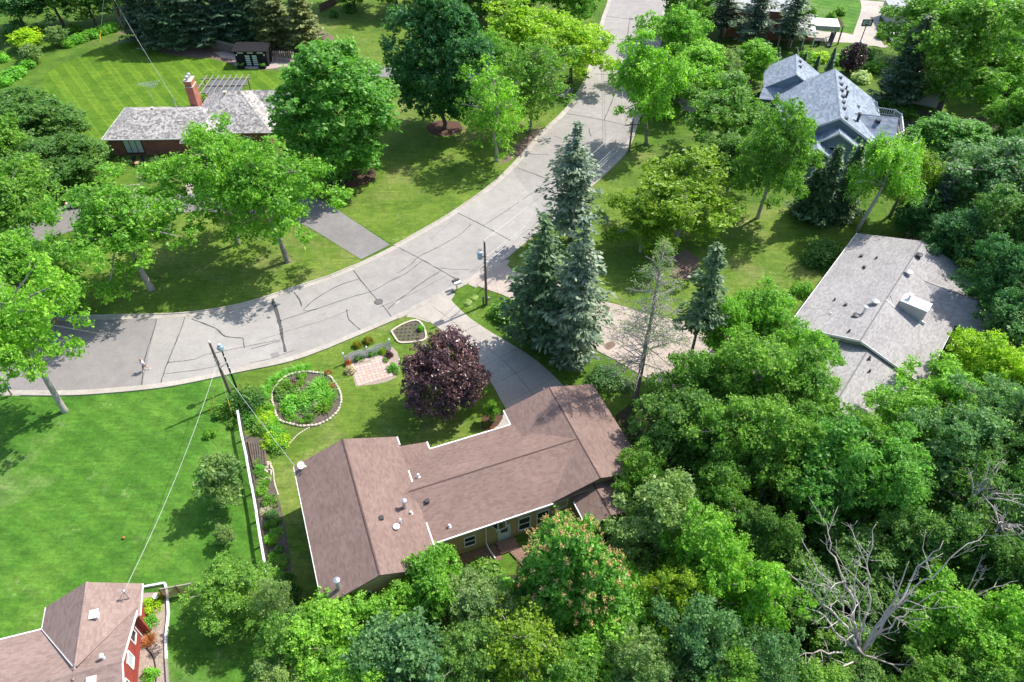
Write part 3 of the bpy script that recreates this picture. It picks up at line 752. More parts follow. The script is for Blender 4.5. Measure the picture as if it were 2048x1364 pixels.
    def window(s, x, y, z, wd, ht, face, frame=None, pane=None, split='h', label=None):
        """face: local direction the window looks to"""
        F = s.F; n = (F(*face) - F(0, 0)).normalized(); u = Vector((0, 0, 1)).cross(n); c = F(x, y, z) + n * .02
        m = MB(); f = .09
        def pc(du, dz, w_, h_, d=.09):
            m.box(c + u * du + Vector((0, 0, dz)), (w_, d, h_), M=Matrix((u, n, Vector((0, 0, 1)))).transposed())
        pc(-wd/2 + f/2, 0, f, ht); pc(wd/2 - f/2, 0, f, ht); pc(0, ht/2 - f/2, wd - 2*f, f); pc(0, -ht/2 + f/2, wd - 2*f, f, .14)
        if split == 'h': pc(0, 0, wd - 2*f, .06)
        if split == 'v3':
            for q in (-1, 1): pc(q * wd / 6, 0, .08, ht - 2*f)
        fr = m.build('window', frame or s.trim, s.t)
        if label: fr['label'] = label
        m = MB()
        m.box(c - n * .01, (wd - 2*f + .01, .03, ht - 2*f + .01), M=Matrix((u, n, Vector((0, 0, 1)))).transposed())
        m.build('pane', pane or MAT['glass'], fr)
        return fr
    def finish(s, wall_name='wall'):
        s.walls.build(wall_name, s.wallmat, s.t)
        if s.lapp: surf('siding', s.lapp, s.wallmat, s.t, course=s.lap, tab=3.6, lift=.012, rand=.1)
        r = s.roof.build('roof', s.roofmat, s.t)
        surf('shingles', s.planes, s.roofmat, r, course=s.course, tab=s.tab, rand=s.rand, lift=s.lift)
        for c in s.caps: c.build('ridge_cap', MAT[s.capmat] if s.capmat else s.roofmat, r)  # brown and grey roofs get caps with overlap shade in their colour
        for a, b in s.gut: s.gutter(a, b)
def roof_vent(h, x, y, z, kind, mat, ht=.4, r=.12):
    """small thing standing on the roof, a part of the house"""
    c = h.F(x, y, z); m = MB()
    if kind == 'pipe': m.lathe(c - Vector((0, 0, .3)), [(r, 0), (r, ht + .3), (r * .7, ht + .3)], 10); m.lathe(c - Vector((0, 0, .1)), [(r * 2.1, 0), (r * 1.5, .12)], 10); nm = 'vent_pipe'
    elif kind == 'cap': m.lathe(c - Vector((0, 0, .3)), [(r, 0), (r, ht + .3)], 12); m.lathe(c + Vector((0, 0, ht + .05)), [(r * 1.5, 0), (r * 1.5, .1), (r * .3, .22)], 12); nm = 'vent_pipe'
    elif kind == 'turb': m.lathe(c - Vector((0, 0, .3)), [(r, 0), (r, .3 + ht * .4), (r * 1.5, .3 + ht * .5), (r * 1.6, .3 + ht * .8), (r * .5, .3 + ht)], 14); nm = 'roof_ventilator'
    else:
        m.box(c + Vector((0, 0, ht / 2 - .1)), (r * 2, r * 2.2, ht + .2), h.F.rz); m.box(c + Vector((0, 0, ht + .01)), (r * 2.6, r * 2.8, .06), h.F.rz); nm = 'box_vent'
    m.build(nm, mat, h.t, smooth=False)

# ------------------------------------------------ the brown-roofed house in the middle
F21 = Frame(21)
H1 = House('brown_roof_house', 'long tan house with brown shingle roofs in several wings, behind the purple tree', F21, (10, 34), MAT['roof_brown'], MAT['tan_siding'], course=.16, tab=.36, lap=.2)
H1.gable('y', .2, -4.25, 4.72, 27.5, 40.85, 6.75, 5.0, ends=(1, 1), gut=(1, 0))
H1.gable('x', 34.65, 30.2, 37.2, 3.4, 19.5, 5.35, 4.0, 4.45, ends=(0, 0), cap=False, walls=(1, 0), ov=.5)
H1.cap((4.2, 34.65, 5.35), (19.4, 34.65, 5.35))
H1.plane([(4.7, 37.2, 4.45), (15.2, 37.2, 4.45), (15.2, 39.2, 4.02), (4.7, 39.2, 4.02)])        # porch roof, shallower
H1.plane([(7.15, 35.0, 4.12), (7.15, 40.0, 4.12), (4.65, 40.2, 4.42), (4.65, 35.0, 4.42)])     # entry roof
H1.wall(15.0, 37.4, 5.0, 37.4, 0, 4.0)
H1.gable('y', 19.5, 15.0, 24.1, 30.2, 41.1, 5.38, 4.0, ends=(1, 1))
H1.gable('y', 19.2, 17.2, 23.6, 27.3, 30.7, 4.15, 3.3, ends=(1, 0), cap=True, ov=.4, walls=(1, 1))
H1.gutter((4.8, 30.15, 4.0), (15.25, 30.15, 4.0))
H1.gutter((7.2, 39.27, 4.0), (14.95, 39.27, 4.0)); H1.gutter((7.22, 39.3, 4.08), (7.22, 40.05, 4.1)); H1.gutter((14.93, 39.3, 3.98), (14.93, 41.1, 3.98))
H1.gutter((4.78, 39.9, 4.97), (4.78, 40.85, 4.97)); H1.gutter((4.78, 27.5, 4.97), (4.78, 31.6, 4.97)); H1.gutter((17.15, 27.3, 3.28), (17.15, 30.1, 3.28))
H1.gutter((4.78, 35.6, 4.97), (4.78, 37.0, 4.97))
# windows of the rear wall (it faces the camera)
YB = 30.7 - .01
for x, z, wd, ht in ((5.6, 1.75, 1.05, 1.5), (8.0, 1.6, 1.05, 1.45), (12.9, 1.5, 1.15, 1.9), (14.6, 1.5, 1.15, 1.9)):
    H1.window(x, YB, z, wd, ht, (0, -1))
for x in (12.8, 14.5): H1.window(x, YB, 3.2, 1.35, .7, (0, -1), split=None)
H1.window(16.3, YB, 2.6, 1.2, 1.1, (0, -1), split=None)
# bay window on the rear wall
b = MB(); bc = [(10.0, YB), (10.35, YB - .5), (11.05, YB - .5), (11.4, YB)]
b.prism([F21(x, y, 2.55) for x, y in bc], (0, 0, .14)); b.prism([F21(x, y, 3.62) for x, y in bc], (0, 0, .14))
for x, y in bc: b.bar(F21(x, y, 2.68), F21(x, y, 3.63), .09, .09)
bw = b.build('bay_window', MAT['white_paint'], H1.t)
g = MB()
for (xa, ya), (xb, yb) in zip(bc, bc[1:]): g.poly([F21(xa, ya + .01, 2.7), F21(xb, yb + .01, 2.7), F21(xb, yb + .01, 3.6), F21(xa, ya + .01, 3.6)])
g.build('pane', MAT['glass'], bw)
# rear door
d = MB(); d.box(F21(11.05, YB - .03, 1.08), (.95, .06, 2.05), F21.rz)
for s_ in (-1, 1): d.box(F21(11.05 + s_ * .53, YB - .04, 1.1), (.1, .12, 2.2), F21.rz)
d.box(F21(11.05, YB - .04, 2.2), (1.16, .12, .1), F21.rz)
door = d.build('door', simple('door_paint', (.55, .62, .65), (.5, .57, .6), 1, .5), H1.t)
g = MB()
for dz in (1.75, 1.4): g.box(F21(11.05, YB - .07, dz), (.6, .03, .28), F21.rz)
g.build('pane', MAT['glass'], door)
g = MB(); g.lathe(F21(11.42, YB - .12, 1.02), [(.035, 0), (.05, .03), (.035, .06)], 8); g.build('handle', MAT['galv'], door)
g = MB(); g.box(F21(10.35, YB - .1, 1.95), (.16, .16, .22), F21.rz); g.lathe(F21(10.35, YB - .1, 1.72), [(.05, 0), (.09, .12)], 8); g.build('wall_light', MAT['white_paint'], H1.t)
# downspout
g = MB(); g.tube([F21(9.35, 30.2, 3.95), F21(9.4, 30.55, 3.6), F21(9.4, 30.6, .6), F21(9.45, 30.2, .35), F21(9.7, 29.2, .12)], .055, 6); g.build('downspout', MAT['white_paint'], H1.t)
# gable-end windows of the west wing, corner boards
for x, z in ((-1.35, 3.55), (-1.1, 1.25)): H1.window(x, 27.94, z, 1.35, 1.35, (0, -1))
H1.window(2.2, 27.94, 1.6, 1.2, 1.3, (0, -1))
g = MB(); g.box(F21(-3.0, 27.9, 2.2), (.7, .08, 4.1), F21.rz); g.build('corner_board', MAT['tan_siding'], H1.t)
H1.finish()
roof_vent(H1, 5.4, 36.1, 4.92, 'pipe', MAT['white_metal'], .35, .09)
roof_vent(H1, 3.5, 33.2, 5.45, 'cap', MAT['galv'], .95, .16)
roof_vent(H1, 3.85, 32.6, 5.32, 'pipe', MAT['white_metal'], .3, .09)
roof_vent(H1, 1.5, 32.4, 6.22, 'box', MAT['dark_plastic'], .18, .13)
roof_vent(H1, 2.4, 31.4, 5.88, 'turb', MAT['white_metal'], .3, .17)
roof_vent(H1, 2.8, 31.75, 5.72, 'cap', MAT['white_metal'], .5, .08)
roof_vent(H1, 5.4, 33.4, 4.98, 'box', MAT['dark_plastic'], .2, .13)
roof_vent(H1, 6.5, 31.0, 4.25, 'pipe', MAT['white_metal'], .3, .09)
roof_vent(H1, -2.8, 28.2, 5.55, 'cap', MAT['galv'], 1.15, .17)
# back step and brick path
bp = thing('back_path', 'brick path with dark edging leading from the rear door of the tan house', 'path', F21(11.2, 29.6))
bricks = MB()
rows = [(YB - .25 - i * .24) for i in range(5)]
BR = simple('path_brick', (.26, .16, .12), (.2, .125, .1), 3, .9, island=.25)
for r_ in rows:
    for k in range(7):
        g = MB(); g.box(F21(10.35 + k * .24 + (.1 if rows.index(r_) % 2 else 0), r_, .12), (.225, .225, .12), F21.rz); g.build('brick', BR, bp)
for i in range(17):
    for k in range(4):
        g = MB(); g.box(F21(11.3 + i * .085 + k * .24, 29.3 - i * .24, .05), (.225, .225, .06), F21.rz); g.build('brick', BR, bp)
for off in (-.2, .92):
    g = MB(); g.bar(F21(11.3 + off, 29.3, .07), F21(12.7 + off, 25.3, .07), .1, .16); g.build('edging', MAT['wood_brown'], bp)
sheet('leaf_litter_bed', [F21(4.9, 30.6), F21(10.3, 30.6), F21(10.3, 29.0), F21(7.5, 28.6), F21(4.9, 29.2)], .03, simple('leaf_litter', (.2, .12, .085), (.13, .08, .06), 4, .95, fine=.5))

def dish(c, rz, label, s=.8):
    t = thing('satellite_dish', label, 'satellite dish', c)
    m = MB(); m.tube([c, c + Vector((0, 0, .35 * s)), c + Vector((.12 * math.cos(rz), .12 * math.sin(rz), .6 * s))], .03, 6); m.box(c + Vector((0, 0, .02)), (.25, .25, .04)); m.build('mast', MAT['galv'], t)
    d = Vector((math.cos(rz) * .8, math.sin(rz) * .8, .6)).normalized(); o = c + Vector((.12 * math.cos(rz), .12 * math.sin(rz), .68 * s))
    a = d.cross(Vector((0, 0, 1))).normalized(); b = a.cross(d)
    m = MB(); n = 16; rings = []
    for r, off in ((.02, -.1), (.2, -.075), (.36, -.02), (.42, .02), (.41, .04), (.34, .0), (.2, -.055), (.02, -.08)):
        rings.append([tuple(o + d * off * s + (a * math.cos(2*math.pi*k/n) + b * math.sin(2*math.pi*k/n)) * r * s) for k in range(n)])
    m.tube_rings(rings, n); m.build('reflector', MAT['white_metal'], t)
    m = MB(); m.tube([o - b * .4 * s, o - b * .25 * s + d * .55 * s], .02, 5); m.build('arm', MAT['galv'], t)
    m = MB(); m.bar(o - b * .25 * s + d * .5 * s, o - b * .2 * s + d * .72 * s, .16, .12); m.build('receiver', MAT['white_metal'], t)
dish(F21(-3.7, 40.3, 5.2), rad(-30), 'white satellite dish at the far left corner of the brown roof')

# ------------------------------------------------ grey-roofed house on the right
F52 = Frame(52)
H2 = House('grey_roof_house', 'broad house under a light grey shingle roof with white chimney, in the trees', F52, (72, 4.5), MAT['roof_grey'], MAT['grey_siding'], course=.17, tab=.38, lap=.2)
H2.gable('x', 4.4, -2.45, 11.4, 62.3, 83.2, 5.2, 3.2, gut=(0, 1))
H2.gable('y', 76.8, 73.2, 79.9, -5.4, 4.4, 4.55, 3.2, ends=(1, 0), cap=True, ov=.45)
H2.gable('x', 3.4, -2.9, 9.4, 52.5, 63.0, 4.45, 2.7, ends=(1, 0))
H2.fascia((62.27, 11.4, 3.2), (62.27, 4.4, 5.2), .26); H2.fascia((62.27, -2.45, 3.2), (62.27, 4.4, 5.2), .26)
H2.fascia((62.3, -2.5, 3.2), (73.2, -2.5, 3.2))
H2.finish()
cm = MB(); cc = F52(71.0, 1.7, 4.75); cm.box(cc, (1.45, 2.6, 1.7), F52.rz + rad(-2)); chim = cm.build('chimney', MAT['grey_siding'], H2.t)
cm = MB(); cm.box(cc + Vector((0, 0, .89)), (1.6, 2.75, .1), F52.rz + rad(-2)); cm.build('chimney_cap', MAT['white_metal'], chim)
cm = MB(); cm.lathe(cc + F52(.1, .8, 0) + Vector((0, 0, .9)), [(.16, 0), (.16, .45), (.28, .5), (.28, .62), (.1, .7)], 12); cm.build('flue', MAT['white_metal'], chim)
cm = MB(); cm.prism([F52(72.5, 2.9, 4.55), F52(69.6, 2.9, 4.55), F52(71.0, 4.25, 5.2)], (0, 0, .06)); cm.build('cricket', MAT['roof_grey'], H2.t)
cm = MB(); cm.bar(F52(69.75, 3.2, 4.9), F52(70.1, 4.4, 5.22), .06, .05); cm.build('flashing', MAT['white_metal'], H2.t)
cm = MB(); cm.bar(F52(70.25, .05, 4.1), F52(70.25, .6, 4.22), .12, .3); cm.build('flashing', MAT['white_metal'], H2.t)
for x, y, k, m_, ht, r in ((78.0, 9.3, 'box', 'dark_plastic', .18, .13), (78.0, 7.7, 'pipe', 'dark_plastic', .3, .1), (75.5, 8.2, 'pipe', 'dark_plastic', .3, .1), (75.8, 8.3, 'box', 'dark_plastic', .15, .12), (80.0, 3.9, 'turb', 'dark_plastic', .5, .24), (76.1, 3.9, 'turb', 'galv', .55, .26),
    (68.3, 8.9, 'pipe', 'dark_plastic', .35, .09), (67.8, 7.6, 'box', 'dark_plastic', .18, .12), (65.7, 8.4, 'pipe', 'white_metal', .25, .07), (69.0, 5.2, 'turb', 'galv', .55, .25), (66.2, 6.1, 'turb', 'dark_plastic', .25, .22), (67.0, 5.6, 'cap', 'white_metal', .7, .14), (63.3, 5.8, 'pipe', 'dark_plastic', .35, .1)):
    e = 11.4 if y > 4.4 else -2.45
    roof_vent(H2, x, y, 5.2 - 2.0 * abs(y - 4.4) / abs(e - 4.4), k, MAT[m_], ht, r)
roof_vent(H2, 61.2, 2.9, 4.38, 'pipe', MAT['dark_plastic'], .4, .1); roof_vent(H2, 59.7, 2.3, 4.1, 'pipe', MAT['dark_plastic'], .4, .1)

# ------------------------------------------------ blue-grey house, top right
F15 = Frame(-15)
H3 = House('blue_roof_house', 'tall house with steep blue-grey shingle roofs and pale blue siding', F15, (20, 110), MAT['roof_blue'], MAT['blue_siding'], course=.26, tab=.6, lap=.24, lift=.008)
H3.gable('y', 19.7, 12.2, 27.2, 101.3, 117.4, 8.0, 3.6, ends=(1, 1), zb=0)
H3.gable('y', 19.9, 16.4, 24.0, 99.6, 103.5, 6.6, 4.1, ends=(1, 0), zb=0)
H3.gable('y', 17.4, 14.4, 20.2, 97.6, 102.0, 5.0, 3.4, ends=(1, 0), zb=0)
H3.gable('y', 14.4, 10.0, 18.8, 117.0, 124.9, 6.6, 3.9, ends=(1, 1), zb=0)
H3.plane([(9.6, 115.0, 3.0), (17.5, 115.0, 3.0), (16.5, 118.6, 4.9), (10.2, 118.6, 4.9)])
H3.gable('x', 106.4, 102.4, 110.4, 21.5, 28.2, 6.5, 3.8, ends=(0, 1), zb=0)
H3.fascia((12.2, 101.25, 3.6), (19.7, 101.25, 8.0), .3); H3.fascia((27.2, 101.25, 3.6), (19.7, 101.25, 8.0), .3)
H3.fascia((16.4, 99.55, 4.1), (19.9, 99.55, 6.6), .24); H3.fascia((24.0, 99.55, 4.1), (19.9, 99.55, 6.6), .24)
H3.fascia((14.4, 97.55, 3.4), (17.4, 97.55, 5.0), .24); H3.fascia((20.2, 97.55, 3.4), (17.4, 97.55, 5.0), .24)
H3.gutter((27.2, 110.5, 3.6), (27.2, 117.4, 3.6))
H3.window(19.9, 100.04, 3.6, 1.4, 1.3, (0, -1)); H3.window(17.4, 98.04, 2.4, 1.5, 1.3, (0, -1))
H3.finish()
for i, y in enumerate((115.2, 112.9, 110.8, 108.8, 106.9, 105.0)): roof_vent(H3, 20.5, y, 7.5, 'box', MAT['dark_plastic'], .25, .2)
roof_vent(H3, 21.3, 112.6, 7.0, 'pipe', MAT['dark_plastic'], .6, .13); roof_vent(H3, 21.1, 109.6, 7.1, 'cap', MAT['dark_plastic'], .9, .16); roof_vent(H3, 23.2, 109.6, 5.9, 'box', MAT['dark_plastic'], .2, .17)
roof_vent(H3, 15.1, 123.0, 6.1, 'box', MAT['dark_plastic'], .25, .2); roof_vent(H3, 15.1, 121.0, 6.1, 'box', MAT['dark_plastic'], .25, .2)
roof_vent(H3, 22.6, 104.3, 6.2, 'cap', MAT['dark_plastic'], 1.2, .2); roof_vent(H3, 25.6, 105.6, 6.0, 'box', MAT['dark_plastic'], .3, .25); roof_vent(H3, 20.6, 102.2, 7.4, 'box', MAT['dark_plastic'], .25, .2)
# deck with white rail
dk = thing('deck', 'white railed corner deck on the right side of the blue-grey roofed house', 'deck', F15(28.6, 111))
dpt = [(26.8, 107.0), (28.4, 106.6), (30.2, 108.5), (30.5, 114.0), (29.7, 115.2), (27.0, 115.4)]
for i in range(15):
    y = 107.1 + i * .56; x1 = min(30.3, 28.4 + (y - 106.6) * .95) if y < 108.5 else (30.4 if y < 114 else 29.9)
    m = MB(); m.bar(F15(27.0, y, 2.6), F15(x1, y, 2.6), .52, .06); m.build('deck_board', MAT['wood_grey'], dk)
for (xa, ya), (xb, yb) in zip(dpt[1:], dpt[2:] ):
    m = MB(); m.bar(F15(xa, ya, 3.6), F15(xb, yb, 3.6), .14, .09); m.bar(F15(xa, ya, 2.75), F15(xb, yb, 2.75), .07, .08); m.build('rail', MAT['white_paint'], dk)
    L = math.hypot(xb - xa, yb - ya); k = max(2, int(L / .28))
    for j in range(k):
        t_ = (j + .5) / k; m = MB(); m.bar(F15(xa + (xb - xa) * t_, ya + (yb - ya) * t_, 2.79), F15(xa + (xb - xa) * t_, ya + (yb - ya) * t_, 3.55), .06, .06); m.build('baluster', MAT['white_paint'], dk)
for x, y in dpt[1:5]:
    m = MB(); m.bar(F15(x, y, 0), F15(x, y, 3.75), .16, .16); m.build('post', MAT['white_paint'], dk)

# ------------------------------------------------ brick house, top left
F0 = Frame(1.5)
H4 = House('brick_house', 'red brick ranch house with weathered wood shake roof and tall brick chimney', F0, (-46, 101), MAT['roof_shake'], MAT['brick'], course=.26, tab=.3, lap=0, rand=1.2, lift=.012)
def hip(h, x0, x1, y0, y1, ze, zr, rx0, rx1, ry, ov=.5, walls=True):
    h.plane([(x0, y0, ze), (x1, y0, ze), (rx1, ry, zr), (rx0, ry, zr)]); h.plane([(x1, y1, ze), (x0, y1, ze), (rx0, ry, zr), (rx1, ry, zr)])
    h.plane([(x0, y1, ze), (x0, y0, ze), (rx0, ry, zr)]); h.plane([(x1, y0, ze), (x1, y1, ze), (rx1, ry, zr)])
    for c in ((x0, y0), (x0, y1)): h.cap((*c, ze), (rx0, ry, zr))
    for c in ((x1, y0), (x1, y1)): h.cap((*c, ze), (rx1, ry, zr))
    if rx1 - rx0 > .3: h.cap((rx0, ry, zr), (rx1, ry, zr))
    if walls:
        a, b, c, d = x0 + ov, x1 - ov, y0 + ov, y1 - ov
        h.wall(a, c, b, c, 0, ze - .1); h.wall(b, c, b, d, 0, ze - .1); h.wall(b, d, a, d, 0, ze - .1); h.wall(a, d, a, c, 0, ze - .1)
hip(H4, -57.2, -41.0, 97.4, 107.2, 3.0, 5.0, -53.2, -43.5, 102.2)
hip(H4, -45.6, -33.0, 98.6, 112.0, 3.0, 6.4, -39.8, -38.2, 105.2)
H4.gable('y', -42.3, -45.6, -39.0, 96.2, 102.0, 4.6, 3.0, ends=(1, 0), ov=.5)
H4.gable('x', 107.0, 103.0, 111.0, -38.0, -30.5, 5.6, 3.2, ends=(0, 1), ov=.5)
H4.gutter((-57.2, 97.33, 2.95), (-45.6, 97.33, 2.95)); H4.gutter((-57.27, 97.4, 2.95), (-57.27, 107.2, 2.95)); H4.gutter((-45.6, 96.13, 2.95), (-39.0, 96.13, 2.95)); H4.gutter((-32.93, 98.6, 2.95), (-32.93, 103.0, 2.95))
H4.finish('brick_wall')
H4.window(-53.3, 97.89, 1.55, 2.7, 2.3, (0, -1), MAT['black_metal'], MAT['glass_pale'], 'v3', 'black framed picture window with pale blinds')
H4.window(-37.0, 99.09, 1.5, 1.6, 1.4, (0, -1)); H4.window(-32.0, 103.5, 1.5, 1.2, 1.3, (1, 0))
c = F0(-46.6, 108.3, 0)
m = MB(); m.box(c + Vector((0, 0, 3.0)), (1.15, 1.9, 6.0), F0.rz); m.box(c + Vector((0, 0, 6.3)), (1.0, 1.7, .6), F0.rz); m.box(c + Vector((0, 0, 6.75)), (1.15, 1.9, .3), F0.rz); ch = m.build('chimney', MAT['brick_bright'], H4.t)
for z in (6.03, 6.93): m = MB(); m.box(c + Vector((0, 0, z)), (1.28, 2.02, .07), F0.rz); m.build('chimney_band', MAT['stone_cream'], ch)
for dy in (-.5, .45): m = MB(); m.lathe(c + Vector((0, dy, 6.96)), [(.22, 0), (.2, .4), (.3, .45), (.3, .6), (.12, .72)], 12); m.build('flue', MAT['galv'], ch)
roof_vent(H4, -51.0, 102.8, 4.9, 'box', MAT['stone_cream'], .2, .15); roof_vent(H4, -40.4, 104.9, 6.2, 'box', MAT['stone_cream'], .25, .2)
roof_vent(H4, -47.9, 104.0, 4.6, 'pipe', MAT['galv'], 1.4, .06)
# tv aerial
t = thing('tv_aerial', 'thin metal television aerial standing at the back eave of the brick house', 'aerial', F0(-52.8, 107.6))
m = MB(); m.tube([F0(-52.8, 107.6, 0), F0(-52.8, 107.6, 6.6)], .035, 5); m.build('mast', MAT['galv'], t)
m = MB(); m.bar(F0(-54.2, 107.6, 6.5), F0(-51.2, 107.6, 6.5), .05, .05)
m.build('boom', MAT['galv'], t)
for i in range(9):
    m = MB(); x = -54.1 + i * .35; L = .55 + .1 * i; m.bar(F0(x, 107.6 - L, 6.53), F0(x, 107.6 + L, 6.53), .03, .03); m.build('element', MAT['galv'], t)
# pergola
pg = thing('pergola', 'grey timber pergola with shade cloth behind the shake roof of the brick house', 'pergola', F0(-42.5, 115))
for i in range(8):
    x = -48.2 + i * .98; m = MB(); m.bar(F0(x + .25, 111.3, 2.95), F0(x + .55, 118.4, 2.95), .09, .16); m.build('rafter', MAT['wood_grey'], pg)
for y in (112.2, 114.9, 117.4): m = MB(); m.bar(F0(-48.6, y, 2.78), F0(-40.2, y, 2.78), .12, .16); m.build('beam', MAT['wood_grey'], pg)
for x, y in ((-48.0, 112.2), (-40.8, 112.2), (-48.0, 117.4), (-40.8, 117.4)): m = MB(); m.bar(F0(x, y, 0), F0(x, y, 2.7), .14, .14); m.build('post', MAT['wood_brown'], pg)
for i in range(4):
    m = MB(); x0 = -46.9 + i * 1.52; m.prism([F0(x0, 112.3, 2.62), F0(x0 + 1.4, 112.3, 2.62), F0(x0 + 1.65, 117.3, 2.62), F0(x0 + .25, 117.3, 2.62)], (0, 0, .02)); m.build('shade_cloth', simple('shade_cloth%d' % i, (.12, .13, .15), (.1, .11, .13), 2, .9), pg)
# black garden shed
def black_shed():
    t = thing('garden_shed', 'small black garden shed with glazed double doors at the edge of the striped lawn', 'shed', (-46.4, 129, 0))
    F = Frame(0); x0, x1, y0, y1 = -49.2, -43.6, 127.3, 130.0
    m = MB(); m.box(((x0 + x1) / 2, (y0 + y1) / 2, 1.4), (x1 - x0, y1 - y0, 2.8)); body = m.build('body', MAT['black_metal'], t)
    m = MB(); m.prism([(x0 - .35, y0 - .5, 2.75), (x1 + .35, y0 - .5, 2.75), (x1 + .35, y1 + .3, 3.0), (x0 - .35, y1 + .3, 3.0)], (0, 0, .12)); m.build('roof', MAT['black_metal'], t)
    for k in range(10): m = MB(); m.bar((x0 - .3 + k * .66, y0 - .48, 2.89), (x0 - .3 + k * .66, y1 + .28, 3.14), .05, .05); m.build('roof_seam', MAT['black_metal'], t)
    for k in (-1.75, 0, 1.75):
        m = MB(); m.box((-46.4 + k, y0 - .03, 2.45), (1.05, .06, .3)); f = m.build('window', MAT['galv'], t)
        for j in range(6): m = MB(); m.box((-46.4 + k - .43 + j * .17, y0 - .07, 2.45), (.12, .04, .22)); m.build('pane', MAT['glass_pale'], f)
    for s in (-1, 1):
        m = MB(); m.box((-46.4 + s * .62, y0 - .04, 1.05), (1.1, .07, 2.05)); d_ = m.build('door', MAT['black_metal'], t)
        for j in range(5): m = MB(); m.box((-46.4 + s * .62, y0 - .09, .35 + j * .38), (.82, .03, .27)); m.build('pane', MAT['glass_pale'], d_)
    for s in (-1, 1): m = MB(); m.lathe((-46.4 + s * 2.45, y0 - .15, 1.95), [(.05, 0), (.1, .06), (.12, .25), (.04, .32)], 10); m.build('wall_lamp', MAT['white_metal'], t)
black_shed()
sheet('shed_apron', wobbly(P([(428, 104), (445, 116), (462, 118), (470, 132), (490, 137), (540, 137), (590, 128), (590, 118), (540, 112), (470, 100)]), .1, R0, 2), .022, MAT['concrete_pink'])
for x, lab in ((-48.3, 'black planter of green plants left of the black shed doors'), (-44.5, 'black planter of green plants right of the black shed doors')):
    t = thing('planter', lab, 'planter', (x, 126.4, 0), 'planters at the black shed')
    m = MB(); m.prism([(x - .6, 126.1, .03), (x + .6, 126.1, .03), (x + .6, 126.8, .03), (x - .6, 126.8, .03)], (0, 0, .5)); m.build('box', MAT['black_metal'], t)
    m = MB(); rr = random.Random(int(x * 10))
    for k in range(90):
        p = Vector((x + rr.uniform(-.55, .55), 126.45 + rr.uniform(-.3, .3), .55 + rr.uniform(0, .3))); a = Vector((rr.uniform(-1, 1), rr.uniform(-1, 1), rr.uniform(-.3, .6))) * .14; b_ = Vector((rr.uniform(-1, 1), rr.uniform(-1, 1), rr.uniform(-.3, .3))) * .1
        m.poly([p - a, p + b_, p + a, p - b_])
    m.build('foliage', LEAF['hosta'], t)

# ------------------------------------------------ red-boarded house, bottom left corner
F16 = Frame(16)
H5 = House('red_house', 'house with pale brown shingle roof and dark red boards at the lawn corner', F16, (-23.5, 30), MAT['roof_red'], MAT['red_board'], course=.16, tab=.36, lap=0)
H5.plane([(-27.1, 30.0, 3.0), (-27.1, 33.9, 3.0), (-23.5, 33.9, 5.0), (-23.5, 26.5, 5.0)]); H5.plane([(-20.2, 33.9, 3.0), (-20.2, 31.25, 3.0), (-23.5, 27.3, 5.0), (-23.5, 33.9, 5.0)])
H5.cap((-23.5, 27.2, 5.0), (-23.5, 33.9, 5.0)); H5.wall(-20.8, 33.35, -26.5, 33.35, 0, 3.0, (.47, 4.78)); H5.wall(-26.5, 33.35, -26.5, 31.0, 0, 3.1); H5.wall(-20.8, 31.2, -20.8, 33.35, 0, 3.1)
H5.gut += [((-27.1, 32.2, 3.0), (-27.1, 33.9, 3.0)), ((-20.2, 31.25, 3.0), (-20.2, 33.9, 3.0))]
H5.gable('x', 26.9, 22.2, 32.1, -40.0, -20.4, 5.02, 3.0, ends=(0, 0), ov=.6, walls=(0, 1))
H5.gutter((-40, 32.17, 2.95), (-27.15, 32.17, 2.95))
H5.fascia((-20.37, 31.6, 3.2), (-20.37, 26.9, 5.02), .2); H5.fascia((-20.37, 22.2, 3.0), (-20.37, 26.9, 5.02), .2)
for a, b in (((-20.4, 31.9, 3.15), (-23.35, 27.4, 5.02)), ((-27.1, 32.1, 3.06), (-23.6, 27.5, 5.02))):
    m = MB(); m.bar(F16(*a) + Vector((0, 0, .03)), F16(*b) + Vector((0, 0, .03)), (.12 if a[0] > -22 else .06), .03); m.build('valley_flashing', MAT['roof_red'] if a[0] > -22 else MAT['roof_pale'], H5.t)
H5.finish()
# its east gable wall: boards laid one over the other
XW = -21.05
for i in range(17):
    z = .22 + i * .28
    top = z + .28
    half = 4.4 if top < 3.1 else max(.05, 4.5 * (5.0 - top) / 1.9)
    m = MB(); m.bar(F16(XW, 26.9 - half, z + .13), F16(XW, 26.9 + half, z + .13), .06 + (i % 2) * .008, .262); m.build('wall_board', MAT['red_board'], H5.t)
m = MB(); m.bar(F16(XW - .2, 22.6, 1.4), F16(XW - .2, 31.3, 1.4), .3, 2.8); m.bar(F16(XW - .2, 24.7, 3.25), F16(XW - .2, 29.1, 3.25), .3, .9); m.build('gable_wall', MAT['red_board'], H5.t)
m = MB(); m.box(F16(XW + .03, 31.12, 1.4), (.14, .12, 2.7), F16.rz); m.build('corner_board', MAT['white_paint'], H5.t)
for y in (30.35, 28.45, 26.4): H5.window(XW + .03, y, 1.95, 1.0, 1.25, (1, 0), None, MAT['glass_pale'] if y == 28.45 else None, split=None)
m = MB(); m.box(F16(XW + .22, 26.3, .55), (.36, 1.2, 1.1), F16.rz); m.build('bulkhead', MAT['white_paint'], H5.t)
for x, y, z in ((-22.75, 31.2, 4.62), (-22.3, 26.1, 4.75)): roof_vent(H5, x, y, z, 'box', MAT['white_metal'], .2, .24)
roof_vent(H5, -21.7, 27.6, 4.75, 'cap', MAT['white_metal'], .4, .11)
